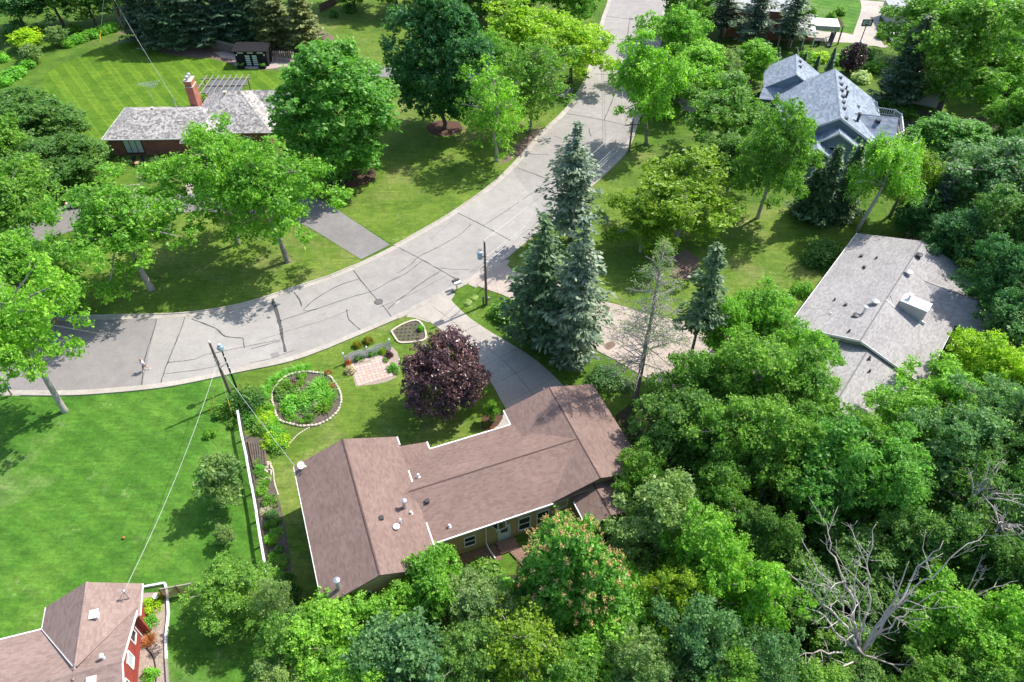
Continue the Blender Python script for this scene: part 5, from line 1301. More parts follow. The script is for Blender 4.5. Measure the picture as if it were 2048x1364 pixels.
# timber-edged gravel strip by the red house
sheet('gravel_bed', P([(284, 1186), (332, 1184), (338, 1230), (334, 1300), (336, 1364), (338, 1420), (270, 1420), (278, 1300), (285, 1240)]), .022, MAT['gravel'])
te = thing('timber_edging', 'pale timber edging around the gravel strip beside the red house', 'edging', G(336, 1280))
TP = P([(287, 1176), (331, 1168), (336, 1188), (338, 1230), (333, 1275), (334, 1320), (338, 1380)])
for a, b in zip(TP, TP[1:]): m = MB(); m.bar(a.lerp(b, .005) + V3((0, 0, .14)), a.lerp(b, .99) + V3((0, 0, .14)), .16, .24); m.build('timber', MAT['wood_grey'] if a.y < 24 else MAT['white_paint'], te)
t = thing('garden_hose', 'dark hose curving over the gravel by the red house', 'hose', G(305, 1330))
m = MB(); m.tube(catmull([G(292, 1296, .06), G(305, 1312, .06), G(311, 1335, .06), G(312, 1370, .06)], .15), .04, 6); m.build('tube', MAT['black_metal'], t)
t = thing('flower_pot', 'white pot of orange flowers beside the lattice fence', 'flower pot', G(315, 1196))
m = MB(); m.lathe(G(315, 1196, .02), [(.16, 0), (.24, .35), (.26, .38), (.2, .38)], 12); m.build('pot', MAT['white_paint'], t)
t = thing('garden_ball', 'small orange-brown ball lying on the open lawn', 'ball', G(248, 1077))
bm = bmesh.new(); bmesh.ops.create_uvsphere(bm, u_segments=14, v_segments=9, radius=.13); me = bpy.data.meshes.new('ball'); bm.to_mesh(me); bm.free(); me.materials.append(simple('ball', (.4, .16, .05), (.3, .12, .04), 5, .6)); o = add_mesh('ball', me, None, t, (0, 0, .13))

# chairs and table by the brick house
def adirondack(c, rz, label):
    t = thing('garden_chair', label, 'chair', c, 'black garden chairs at the brick house'); t.rotation_euler = (0, 0, rz)
    def part(nm, f):
        m = MB(); f(m); me = m.mesh(nm); me.materials.append(MAT['black_metal']); o = bpy.data.objects.new(nm, me); COL.objects.link(o); o.parent = t
    for k in range(5): part('seat_slat', lambda m: m.bar((-.3, -.25 + k * .13, .36 + k * -.02), (.3, -.25 + k * .13, .36 + k * -.02), .11, .03))
    for k in range(5): part('back_slat', lambda m: m.bar((-.26 + k * .13, .3, .3), (-.3 + k * .15, .62, 1.05 + .06 * (2 - abs(k - 2))), .11, .03, up=(0, 1, 0)))
    for s in (-1, 1):
        part('arm', lambda m: m.bar((s * .38, -.35, .58), (s * .38, .45, .58), .14, .03))
        part('leg', lambda m: m.bar((s * .36, -.3, 0), (s * .36, -.3, .57), .09, .04)); part('leg', lambda m: m.bar((s * .34, .5, 0), (s * .34, .1, .36), .09, .04))
ch0 = G(268, 329); ch1 = G(288, 328)
adirondack(ch0, rad(-10), 'left black garden chair facing the small table by the brick wall')
adirondack(ch1, rad(12), 'right black garden chair facing the small table by the brick wall')
p = G(277, 331); t = thing('side_table', 'small round tan table between two black chairs', 'table', p)
m = MB(); m.lathe(p + V3((0, 0, .45)), [(.38, 0), (.4, .02), (.4, .05)], 16); m.build('top', simple('tan_wood', (.45, .26, .15), (.38, .22, .13), 3, .7), t)
for k in range(3): a = k * 2.1; m = MB(); m.bar(p + V3((.28 * math.cos(a), .28 * math.sin(a), 0)), p + V3((.12 * math.cos(a), .12 * math.sin(a), .45)), .05, .05); m.build('leg', MAT['black_metal'], t)
# basketball hoop
p = G(1719, 88); t = thing('basketball_hoop', 'basketball hoop with black framed backboard at the far drive', 'basketball hoop', p)
m = MB(); m.prism([p + V3((-.6, -.5, 0)), p + V3((.6, -.5, 0)), p + V3((.6, .4, 0)), p + V3((-.6, .4, 0))], (0, 0, .35)); m.build('base', MAT['galv'], t)
q = p + V3((.35, .5, 0)); m = MB(); m.tube([p + V3((0, 0, .3)), p + V3((.2, .2, 3.0)), q + V3((0, 0, 3.4))], .09, 8); m.build('pole', MAT['black_metal'], t)
m = MB(); m.box(q + V3((0, 0, 3.75)), (1.75, .05, 1.05)); bb = m.build('backboard', MAT['white_paint'], t)
for a, b in (((-.9, 3.2), (.9, 3.2)), ((-.9, 4.3), (.9, 4.3)), ((-.9, 3.2), (-.9, 4.3)), ((.9, 3.2), (.9, 4.3)), ((-.3, 3.45), (.3, 3.45)), ((-.3, 3.9), (.3, 3.9)), ((-.3, 3.45), (-.3, 3.9)), ((.3, 3.45), (.3, 3.9))):
    m = MB(); th = .16 if abs(a[0]) > .5 else .07; m.bar(q + V3((a[0], -.05, a[1])), q + V3((b[0], -.05, b[1])), th, th * .5, up=(0, 1, 0)); m.build('frame_bar', MAT['black_metal'], bb)
m = MB(); m.tube([q + V3((.23 * math.cos(k), -.32 + .23 * math.sin(k), 3.4)) for k in np.linspace(0, 2 * math.pi, 17)], .025, 5); m.build('rim', simple('rim_orange', (.5, .15, .03), (.4, .12, .03), 2, .5), t)
# far patio: canopy, grill, furniture, slide
pc = G(1640, 78); t = thing('patio_canopy', 'white cloth canopy on dark posts over the far patio', 'canopy', pc)
F7b = Frame(-10)
x9, y9 = lf(F7b, pc)
m = MB(); m.prism([F7b(x9 - 2.6, y9 - 1.6, 3.0), F7b(x9 + 2.6, y9 - 1.6, 3.0), F7b(x9 + 2.6, y9 + 2.2, 3.05), F7b(x9 - 2.6, y9 + 2.2, 3.05)], (0, 0, .06)); m.build('cloth', MAT['white_paint'], t)
m = MB(); m.prism([F7b(x9 - 2.6, y9 - 1.66, 2.2), F7b(x9 + 2.6, y9 - 1.66, 2.2), F7b(x9 + 2.6, y9 - 1.6, 3.0), F7b(x9 - 2.6, y9 - 1.6, 3.0)], F7b(0, .03, 0)); m.build('valance', MAT['stone'], t)
for dx in (-2.9, 2.9):
    for dy in (-2.2, 2.4): m = MB(); m.bar(F7b(x9 + dx, y9 + dy, 0), F7b(x9 + dx, y9 + dy, 3.1), .2, .2); m.build('post', MAT['wood_brown'], t)
    m = MB(); m.bar(F7b(x9 + dx, y9 - 2.4, 3.12), F7b(x9 + dx, y9 + 2.6, 3.12), .14, .2); m.build('beam', MAT['wood_brown'], t)
    for k in range(9): m = MB(); m.bar(F7b(x9 + dx - .35, y9 - 2.2 + k * .58, 3.26), F7b(x9 + dx + .35, y9 - 2.2 + k * .58, 3.26), .08, .1); m.build('rafter_end', MAT['wood_brown'], t)
p = G(1631, 92); t = thing('grill', 'black barbecue grill standing on the far patio', 'grill', p)
m = MB(); m.box(p + V3((0, 0, .75)), (1.3, .6, .25)); m.build('firebox', MAT['black_metal'], t); m = MB(); m.tube([p + V3((-.55, 0, .95)), p + V3((.55, 0, .95))], .3, 10); m.build('lid', MAT['dark_plastic'], t)
for s in (-1, 1): m = MB(); m.box(p + V3((s * .5, 0, .33)), (.1, .5, .66)); m.build('leg', MAT['black_metal'], t)
p = G(1612, 84); t = thing('patio_cushion_seat', 'red cushioned garden seat on the far patio by the brick house', 'seat', p)
m = MB(); m.box(p + V3((0, 0, .25)), (1.4, .8, .5)); m.build('base', MAT['wood_brown'], t); m = MB(); m.box(p + V3((0, 0, .58)), (1.3, .75, .14)); m.build('cushion', simple('red_cloth', (.5, .1, .07), (.42, .08, .06), 3, .9), t)
p = G(1611, 74); t = thing('patio_umbrella', 'closed dark green cover standing beside the far patio canopy', 'cover', p)
m = MB(); m.lathe(p, [(.35, 0), (.5, .3), (.45, 1.3), (.2, 1.6)], 10); m.build('cover', simple('green_cloth', (.02, .1, .08), (.03, .12, .1), 3, .8), t)
p = G(1661, 90); t = thing('play_slide', 'dark playground slide at the edge of the far patio', 'slide', p)
pts = [p + V3((-.8, -1.2, .25)), p + V3((-.4, -.4, .5)), p + V3((.3, .9, 1.7)), p + V3((.5, 1.4, 1.8))]
for a, b in zip(pts, pts[1:]): m = MB(); m.bar(a, b, .8, .08); m.build('chute', MAT['dark_plastic'], t)
for s in (-1, 1): m = MB(); m.tube([q_ + V3((s * .42, 0, .12)) for q_ in pts], .07, 6); m.build('side_rail', MAT['black_metal'], t); m = MB(); m.bar(pts[3] + V3((s * .4, .2, -1.8)), pts[3] + V3((s * .4, 0, .3)), .08, .08); m.build('leg', MAT['black_metal'], t)
# parked car half hidden by the dark pine at the garage
def car(p, rz, label, paint):
    t = thing('parked_car', label, 'car', p); M3 = Matrix.Rotation(rz, 3, 'Z'); W = lambda x, y, z: p + M3 @ V3((x, y, z))
    prof = [(-2.25, .35), (-2.3, .7), (-2.1, .95), (-1.2, 1.0), (1.0, 1.0), (2.1, .85), (2.3, .65), (2.25, .35)]
    m = MB(); m.tube_rings([[tuple(W(x, y, z)) for x, z in prof] for y in (-.88, -.8, .8, .88)][0:4], len(prof)); m.build('body', paint, t)
    m = MB(); b_ = [(-1.9, .98), (-1.3, 1.5), (.35, 1.5), (1.15, .98)]; m.tube_rings([[tuple(W(x, y * (1 if z < 1.2 else .85), z)) for x, z in b_] for y in (-.78, .78)], 4); cab = m.build('cabin', MAT['glass'], t)
    m = MB(); m.prism([W(-1.3, -.66, 1.51), W(.35, -.66, 1.51), W(.35, .66, 1.51), W(-1.3, .66, 1.51)], (0, 0, .05)); m.build('roof', paint, cab)
    for x in (-1.4, 1.4):
        for s in (-1, 1):
            m = MB(); m.tube([W(x, s * .7, .33), W(x, s * .92, .33)], .33, 14); wh = m.build('wheel', MAT['black_metal'], t)
            m = MB(); m.tube([W(x, s * .9, .33), W(x, s * .94, .33)], .2, 10); m.build('rim', MAT['galv'], wh)
    for s in (-1, 1): m = MB(); m.box(W(2.24, s * .62, .72), (.12, .35, .16), rz); m.build('headlight', MAT['glass_pale'], t); m = MB(); m.box(W(-2.26, s * .62, .8), (.1, .3, .16), rz); m.build('tail_light', simple('tail_red', (.4, .02, .02), (.3, .02, .02), 2, .3), t)
car(G(1788, 82), rad(75), 'silver car parked by the far garage, half hidden by the dark pine', MAT['white_metal'])
car(G(172, 408), rad(15), 'white car parked in the drive behind the spreading street tree', MAT['white_paint'])
# ================================================================== TREES AND PLANTS
def unit(rng, n):
    v = rng.normal(size=(n, 3)); return v / np.linalg.norm(v, axis=1)[:, None]
def leaf_quads(c, nrm, L, W, rng, fold=0.0):
    """rhombic leaf sprays: centres c, normals nrm, lengths L, widths W"""
    n = len(c)
    r = unit(rng, n); t = np.cross(nrm, r); t /= np.linalg.norm(t, axis=1)[:, None] + 1e-9
    b = np.cross(nrm, t)
    L = np.asarray(L).reshape(-1, 1); W = np.asarray(W).reshape(-1, 1)
    v = np.empty((n, 4, 3))
    v[:, 0] = c - t * L * .5; v[:, 1] = c + b * W * .5 + nrm * fold * W; v[:, 2] = c + t * L * .5; v[:, 3] = c - b * W * .5 + nrm * fold * W
    return v.reshape(-1, 3)
def leaf_mesh(name, V):
    n = len(V) // 4
    return np_mesh(name, V, np.arange(n * 4).reshape(n, 4))
def broad(seed, H=10., R=4., base=2.0, nc=95, leaves=260, lsz=.3, crad=1.05, top=.75, lump=.22, shell=.55, flat=.8, droop=0.0, limbs=16, trunk=.24, bottom=1.0, lean=0.0, tuft=.17):
    """broadleaf tree: (trunk mesh, crown mesh). Leaf sprays gathered in clumps on limbs through a lumpy volume"""
    rng = np.random.RandomState(seed)
    zc = base + (H - base) * .48; rz = (H - base) * .5
    d = unit(rng, nc); d[:, 2] = np.clip(d[:, 2] * 1.05 + .12, -1, 1)
    d /= np.linalg.norm(d, axis=1)[:, None]
    az = np.arctan2(d[:, 1], d[:, 0]); ph = rng.uniform(0, 6.28, 4)
    lum = 1 + lump * (np.sin(az * 2 + ph[0]) * .5 + np.sin(az * 3 + ph[1] + d[:, 2] * 2) * .5 + np.sin(az * 5 + d[:, 2] * 4 + ph[2]) * .35)
    rr = (shell + (1 - shell) * rng.uniform(0, 1, nc) ** .6) * lum
    rr = np.where(rng.uniform(size=nc) < .2, rr * .55, rr)
    hor = np.where(d[:, 2] > 0, (1 - d[:, 2] ** 2 * (1 - top) * .6), bottom)
    C = np.stack([d[:, 0] * R * rr * hor, d[:, 1] * R * rr * hor, zc + d[:, 2] * rz * rr], 1)
    C[:, 2] = np.clip(C[:, 2], base * .8, H - .3)
    cr = crad * rng.uniform(.65, 1.3, nc)
    k = np.maximum(30, (leaves * (cr / crad) ** 2).astype(int))
    idx = np.repeat(np.arange(nc), k); n = len(idx)
    # each clump is a bunch of tufts, each tuft a bunch of leaf sprays
    nt_ = 16; tc = unit(rng, nc * nt_).reshape(nc, nt_, 3); tc[:, :, 2] += .3
    tc /= np.linalg.norm(tc, axis=2)[:, :, None]; tc *= rng.uniform(.55, 1.05, (nc, nt_, 1))
    o = tc[idx, rng.randint(0, nt_, n)]
    off = o * cr[idx][:, None] * np.array([1.1, 1.1, flat]) + rng.normal(size=(n, 3)) * (tuft * cr[idx])[:, None] * np.array([1, 1, .75])
    p = C[idx] + off
    if droop: p[:, 2] -= droop * np.linalg.norm(off[:, :2], axis=1) ** 1.5
    # some stray sprays soften the outline
    st = rng.uniform(size=n) < .06; p[st] += unit(rng, st.sum()) * crad * .55
    nrm = o * .45 + np.array([0, 0, .75]) + unit(rng, n) * .8; nrm /= np.linalg.norm(nrm, axis=1)[:, None]
    s = lsz * np.clip(rng.lognormal(-.08, .38, n), .4, 2.2)
    V = leaf_quads(p, nrm, s, s * rng.uniform(.45, .8, n), rng, .12)
    crown = leaf_mesh('crown', V)
    m = MB(); rr_ = random.Random(seed)
    pts = [Vector((0, 0, -.2)), Vector((rr_.uniform(-.1, .1), rr_.uniform(-.1, .1), base * .55)), Vector((rr_.uniform(-.25, .25) + lean * .5, rr_.uniform(-.25, .25), base * 1.1)), Vector((rr_.uniform(-.4, .4) + lean, rr_.uniform(-.4, .4), zc)), Vector((rr_.uniform(-.5, .5) + lean, rr_.uniform(-.5, .5), H * .82))]
    m.tube([pts[0], pts[0] + Vector((0, 0, .45))] + pts[1:], [trunk * 1.55, trunk * 1.08, trunk * .95, trunk * .82, trunk * .55, trunk * .15], 9)
    order = np.argsort(rng.uniform(size=nc))[:limbs]
    for i in order:
        e = Vector(C[i]); f = rr_.uniform(.25, .8)
        s0 = pts[2].lerp(pts[3], f * 1.1) if e.z < zc + rz * .4 else pts[3].lerp(pts[4], f * .6)
        mid = s0.lerp(e, .5) + Vector((rr_.uniform(-.3, .3), rr_.uniform(-.3, .3), .25 + rr_.uniform(-.2, .35)))
        e2 = e + (e - mid) * .15
        m.tube([s0, s0.lerp(mid, .55) + Vector((0, 0, .08)), mid, mid.lerp(e, .6), e2], [trunk * .42, trunk * .34, trunk * .26, trunk * .16, trunk * .05], 6)
        for q in range(2):
            a = mid.lerp(e, rr_.uniform(.1, .7)); b = a + Vector((rr_.uniform(-1, 1), rr_.uniform(-1, 1), rr_.uniform(.1, .9))) * crad * 1.1
            m.tube([a, a.lerp(b, .5) + Vector((rr_.uniform(-.12, .12),) * 3), b], [trunk * .14, trunk * .1, trunk * .03], 4)
    return m.mesh('trunk', smooth=True), crown, H, R
def conifer(seed, H=12., R=2.6, base=1.0, lev=34, nb=8, spray=.5, droop=.35, power=.85, dens=1.0, trunk=.2, gaps=.1, up=0.0, thick=1.0):
    """whorls of boughs bearing needle sprays"""
    rng = np.random.RandomState(seed); m = MB()
    P_ = []; N_ = []; L_ = []; W_ = []
    V = []
    m.tube([(0, 0, -.2), (0, 0, .4), (0, 0, H * .5), (0, 0, H * .97)], [trunk * 1.5, trunk, trunk * .65, trunk * .08], 8)
    for i in range(lev):
        f = i / (lev - 1); z = base + (H - base) * f ** .95
        r = R * max(.06, (1 - f)) ** power * rng.uniform(.62, 1.18)
        k = max(3, int(nb * (1 if f < .8 else .7)))
        a0 = rng.uniform(0, 6.28)
        for j in range(k):
            if rng.uniform() < gaps: continue
            a = a0 + 6.28 * j / k + rng.uniform(-.25, .25); rl = r * rng.uniform(.38, 1.2)
            dx, dy = math.cos(a), math.sin(a)
            # bough: leaves trunk, sags, tip turns up
            def bp(s): return np.array([dx * rl * s, dy * rl * s, z - droop * rl * s * (1.15 - .75 * s) + up * rl * s * s])
            if rl > .5 and (i + j) % 2 == 0:
                m.tube([bp(0), bp(.5), bp(.95)], [trunk * .16, trunk * .1, trunk * .03], 4, cap=False)
            ns = max(2, int(rl / .22 * dens)); ss = np.linspace(.12, 1, ns)
            for s in ss:
                b = bp(s); wd = (.18 + .55 * (1 - abs(s - .55))) * min(1.0, .35 + rl * .25) * thick
                for q in range(int(3 + 3 * dens)):
                    sd = rng.uniform(-1, 1); c = b + np.array([-dy, dx, 0]) * sd * wd + np.array([dx, dy, 0]) * abs(sd) * .12 + np.array([0, 0, -abs(sd) * .12 + rng.uniform(-.14, .07)])
                    P_.append(c)
                    t = np.array([dx * .6 - dy * sd * .9, dy * .6 + dx * sd * .9, rng.uniform(-.45, .12)]); n_ = np.array([rng.normal() * .4, rng.normal() * .4, 1.0]); 
                    t /= np.linalg.norm(t); b2 = np.cross(n_, t); b2 /= np.linalg.norm(b2)
                    l = spray * rng.uniform(.6, 1.2); w_ = spray * .24 * rng.uniform(.7, 1.3)
                    V += [c - t * l * .4, c + b2 * w_, c + t * l * .6, c - b2 * w_]
    # leader
    for q in range(14):
        c = np.array([0, 0, H * (.94 + .06 * q / 14)]); t = np.array([rng.normal() * .5, rng.normal() * .5, .8]); t /= np.linalg.norm(t); b2 = np.cross(t, [rng.normal(), rng.normal(), 0.1]); b2 /= np.linalg.norm(b2)
        V += [c, c + t * .2 + b2 * .06, c + t * .4, c + t * .2 - b2 * .06]
    return m.mesh('trunk', smooth=True), leaf_mesh('crown', np.array(V)), H, R
def weeping(seed, H=11., R=3.6):
    """birch with hanging strands"""
    rng = np.random.RandomState(seed); rr = random.Random(seed); m = MB(); V = []
    tp = [Vector((0, 0, -.2)), Vector((.15, .05, 1.6)), Vector((.35, .2, 3.6)), Vector((.5, .3, 6)), Vector((.5, .2, H * .9))]
    m.tube(tp, [.2, .16, .14, .1, .03], 8)
    C = []
    for k in range(26):
        a = rr.uniform(0, 6.28); f = rr.uniform(.2, 1); s0 = tp[2].lerp(tp[4], f * .95); l = R * (1.05 - .5 * f) * rr.uniform(.6, 1.1)
        e = s0 + Vector((math.cos(a) * l, math.sin(a) * l, 1.0 + rr.uniform(-.3, .8)))
        md = s0.lerp(e, .5) + Vector((0, 0, .5)); m.tube([s0, md, e], [.07, .045, .015], 5)
        for s in np.linspace(.25, 1, 7): C.append((md.lerp(e, (s - .4) / .6) if s > .4 else s0.lerp(md, s / .4)))
    for c in C:
        for st in range(9):
            o = np.array(c) + rng.normal(size=3) * .32; ln = rng.uniform(.5, 2.0); k = int(ln / .09)
            zz = np.linspace(0, ln, k)
            p = o + np.stack([np.cumsum(rng.normal(size=k) * .02), np.cumsum(rng.normal(size=k) * .02), -zz], 1) + rng.normal(size=(k, 3)) * .05
            nn = unit(rng, k) + np.array([0, 0, .5]); nn /= np.linalg.norm(nn, axis=1)[:, None]
            s = .19 * rng.uniform(.7, 1.3, k); V.append(leaf_quads(p, nn, s, s * .55, rng, .1))
    return m.mesh('trunk', smooth=True), leaf_mesh('crown', np.concatenate(V)), H, R
def bushmesh(seed, leaves=1500, lsz=.16, nc=14, R=1.0, H=1.0, open_=0.0):
    rng = np.random.RandomState(seed)
    C = unit(rng, nc); C[:, 2] = np.abs(C[:, 2]) * .8; C = C * (.62 - open_ * .1) * np.array([R, R, H]); cr = .45 * R * rng.uniform(.7, 1.2, nc)
    idx = rng.randint(0, nc, leaves); o = unit(rng, leaves); p = C[idx] + o * (cr[idx] * rng.uniform(.3, 1, leaves) ** .5)[:, None]
    p[:, 2] = np.abs(p[:, 2]) + .03
    nn = o * .6 + np.array([0, 0, .5]) + unit(rng, leaves) * .7; nn /= np.linalg.norm(nn, axis=1)[:, None]
    s = lsz * rng.uniform(.6, 1.4, leaves)
    return leaf_mesh('foliage', leaf_quads(p, nn, s, s * .6, rng, .12))
def spiky(seed, n=420, L=.6):
    """grassy, strappy plant"""
    rng = np.random.RandomState(seed); V = []
    for i in range(n):
        a = rng.uniform(0, 6.28); r = abs(rng.normal()) * .28; b = np.array([math.cos(a) * r, math.sin(a) * r, 0])
        t = np.array([math.cos(a + rng.normal() * .5) * .6, math.sin(a + rng.normal() * .5) * .6, rng.uniform(.3, 1)]); l = L * rng.uniform(.6, 1.3)
        s = np.cross(t, [0, 0, 1]); s /= np.linalg.norm(s) + 1e-9
        m_ = b + t * l * .55; e = b + t * l * np.array([1.25, 1.25, .8])
        V += [b, m_ + s * .035, e, m_ - s * .035]
    return leaf_mesh('foliage', np.array(V))

PROTO = {
 'round1': broad(1, nc=72, leaves=350, crad=1.1, flat=.62, lump=.3), 'round2': broad(2, H=11, R=4.2, lump=.38, crad=1.15, nc=68, leaves=360, flat=.6),
 'airy1': broad(3, H=10, R=4.6, base=2.4, nc=74, leaves=270, crad=1.0, lump=.42, shell=.45, limbs=26, lsz=.27, flat=.5),
 'airy2': broad(4, H=10.5, R=4.6, base=2.6, nc=70, leaves=280, crad=1.05, lump=.46, shell=.42, limbs=24, lsz=.28, lean=.5, flat=.5),
 'dense1': broad(5, H=13, R=4.6, base=1.2, nc=230, leaves=200, crad=.85, lump=.12, shell=.8, lsz=.3, top=.45, limbs=10),
 'dense2': broad(6, H=13, R=4.6, base=1.2, nc=210, leaves=210, crad=.9, lump=.2, shell=.75, lsz=.3, top=.2, limbs=10),
 'forest1': broad(7, H=12, R=4.6, base=2.5, nc=84, leaves=360, crad=1.15, lump=.36, shell=.5, lsz=.28, flat=.6),
 'forest2': broad(8, H=12, R=4.6, base=2.5, nc=88, leaves=320, crad=1.08, lump=.42, shell=.48, lsz=.26, flat=.55),
 'forest3': broad(17, H=12, R=4.6, base=2.5, nc=70, leaves=400, crad=1.25, lump=.46, shell=.5, lsz=.3, flat=.55, lean=.6),
 'thin': broad(9, H=10, R=3.6, base=2.2, nc=75, leaves=130, crad=.95, lump=.4, shell=.4, limbs=40, lsz=.24),
 'small': broad(10, H=4, R=1.8, base=.7, nc=42, leaves=170, crad=.55, lump=.3, lsz=.2, limbs=12, trunk=.09),
 'plum': broad(11, H=7.5, R=4.3, base=.9, nc=150, leaves=230, crad=.8, lump=.14, shell=.68, lsz=.22, limbs=18, trunk=.2),
 'pointed': broad(12, H=10, R=4.2, base=.8, nc=190, leaves=190, crad=.75, lump=.25, shell=.7, lsz=.28, top=.1, limbs=10),
 'tall1': broad(14, H=11, R=4.7, base=4.0, nc=85, leaves=380, crad=1.0, lump=.42, shell=.45, limbs=28, lsz=.21, flat=.5), 'tall2': broad(15, H=11, R=4.7, base=3.8, nc=80, leaves=390, crad=1.05, lump=.46, shell=.42, limbs=26, lsz=.22, flat=.5, lean=.4),
 'topknot': conifer(27, H=13, R=2.6, base=5.5, lev=20, nb=6, droop=.1, up=.12, gaps=.25, spray=.6, power=.6, thick=1.3),
 'weep': weeping(13),
 'spruce1': conifer(21), 'spruce2': conifer(22, H=12, R=3.1, droop=.35, gaps=.2, lev=27, nb=8, up=.22, power=.75, dens=1.0, thick=1.3),
 'blue1': conifer(23, H=13, R=3.3, base=2.2, lev=28, nb=9, droop=.2, up=.25, gaps=.24, spray=.5, power=.8, dens=.85, thick=1.15),
 'pine1': conifer(24, H=13, R=3.0, base=3.0, lev=22, nb=6, droop=.1, up=.1, gaps=.3, spray=.6, power=.6, thick=1.4),
 'wide': conifer(25, H=13, R=3.6, base=1.6, lev=34, nb=9, droop=.3, up=.1, gaps=.12, spray=.65, power=.55, thick=1.3),
 'cone': conifer(26, H=6, R=1.6, base=.2, lev=30, nb=9, droop=.1, up=.1, gaps=.0, spray=.36, power=.95, trunk=.12, dens=1.2),
}
TK = {k: (t, c, H, R) for k, (t, c, H, R) in PROTO.items()}
R5 = random.Random(77)
def tree(name, kind, leaf, spot, H, R, label, group=None, bark='bark_grey', rz=None, cat='tree', lean=None):
    """spot: ('b', px, py) foot of the trunk, ('c', px, py) middle of the crown. H may be ('top', py); R in m or ('px', r)"""
    t_, c_, H0, R0_ = TK[kind]
    if spot[0] == 'b': p = G(spot[1], spot[2])
    else:
        hh = H if not isinstance(H, tuple) else 11
        p = G(spot[1], spot[2], hh * .6); p.z = 0
    if isinstance(H, tuple): H = max(2.0, height_at(p.x, p.y, H[1]))
    if isinstance(R, tuple): R = R[1] / CAM_F * depth(spot[1], spot[2], H * .6 if spot[0] == 'c' else H * .3)
    o = thing(name, label, cat, p, group)
    o.rotation_euler = (lean[0] if lean else 0, lean[1] if lean else 0, R5.uniform(0, 6.28) if rz is None else rz)
    o.scale = (R / R0_ * R5.uniform(.96, 1.05), R / R0_ * R5.uniform(.96, 1.05), H / H0)
    for nm, me, mat in (('trunk', t_, MAT[bark]), ('crown', c_, LEAF[leaf])):
        if not me.materials: me.materials.append(mat)
        q = bpy.data.objects.new(nm, me); COL.objects.link(q); q.parent = o
        q.material_slots[0].link = 'OBJECT'; q.material_slots[0].material = mat
    return o
GW = 'trees of the dense woodland behind the houses'
GS = 'street trees on the left verge'
GP = 'dark conifers along the back of the striped lawn'
GB = 'trees along the top edge'
T = tree
# --- street trees and front gardens, left
T('ash_tree', 'tall1', 'ash', ('b', 130, 822), ('top', 540), ('px', 122), 'large leaning street tree with pale trunk standing on the near lawn edge', GS, 'bark_pale', lean=(rad(-2), rad(3)))
T('ash_tree', 'tall2', 'ash', ('b', 302, 578), ('top', 352), ('px', 128), 'spreading street tree with short pale trunk on the shaded verge', GS, 'bark_pale')
T('ash_tree', 'tall1', 'ash', ('b', 476, 488), ('top', 262), ('px', 98), 'street tree with slanting bare trunk in front of the brick house', GS, 'bark_grey')
T('ash_tree', 'tall2', 'ash', ('b', 575, 523), ('top', 284), ('px', 112), 'full crowned street tree beside the asphalt driveway mouth', GS, 'bark_grey')
T('maple_tree', 'dense1', 'maple', ('b', 690, 350), ('top', 92), ('px', 116), 'great dense oval maple with billowing light green crown on the front lawn', None, 'bark_grey')
T('maple_tree', 'dense2', 'deep', ('b', 890, 258), ('top', -18), ('px', 92), 'tall dark green conical maple growing from a round mulch ring', None, 'bark_dark')
T('locust_tree', 'thin', 'ash', ('b', 993, 322), ('top', 128), ('px', 62), 'thin crowned tree with pale flared trunk at the curve of the road', None, 'bark_pale')
T('locust_tree', 'thin', 'mid', ('b', 1060, 262), ('top', 78), ('px', 75), 'thin grey-green tree beside the curb with twiggy top', None, 'bark_grey')
T('locust_tree', 'airy1', 'lime', ('c', 1145, 95), 10, ('px', 78), 'yellow-green tree overhanging the left side of the street', None, 'bark_dark')
T('locust_tree', 'airy2', 'lime', ('c', 1050, 55), 11, ('px', 75), 'yellow-green tree behind the thin crowned trees near the street', None, 'bark_dark')
T('locust_tree', 'airy1', 'ash', ('c', 985, 110), 9, ('px', 40), 'light green small tree squeezed beside the dark conical maple', None, 'bark_dark')
T('tree', 'round1', 'yew', ('c', 40, 232), 8, ('px', 62), 'rounded dark green tree at the left edge below the striped lawn', 'dark rounded trees at the left edge', 'bark_dark')
T('tree', 'dense1', 'yew', ('c', 100, 250), 8, ('px', 62), 'dense dark green tree beside the striped lawn, topmost of its clump', 'dark rounded trees at the left edge', 'bark_dark')
T('tree', 'dense2', 'yew', ('c', 150, 310), 7, ('px', 60), 'dense dark green tree nearest the brick house gable', 'dark rounded trees at the left edge', 'bark_dark')
T('tree', 'round2', 'yew', ('c', 85, 325), 7, ('px', 65), 'dense dark green tree lowest of the clump by the birch', 'dark rounded trees at the left edge', 'bark_dark')
T('tree', 'round1', 'mid', ('c', 5, 300), 9, ('px', 50), 'mid green tree cut by the left edge above the birch', None, 'bark_dark')
T('birch_tree', 'airy2', 'mid', ('b', 84, 505), ('top', 330), ('px', 88), 'birch with white limbs showing through, rooted in the red mulch bed', None, 'bark_birch')
T('birch_tree', 'airy1', 'mid', ('c', 15, 390), 10, ('px', 75), 'green birch at the left edge with a few white branches', None, 'bark_birch')
T('ash_tree', 'airy1', 'ash', ('c', 20, 545), 10, ('px', 88), 'light green tree at the left edge above the leaning street tree', None, 'bark_grey')
T('ash_tree', 'airy2', 'ash', ('c', 110, 565), 7.5, ('px', 62), 'light green crown over the blue box across the road', None, 'bark_grey')
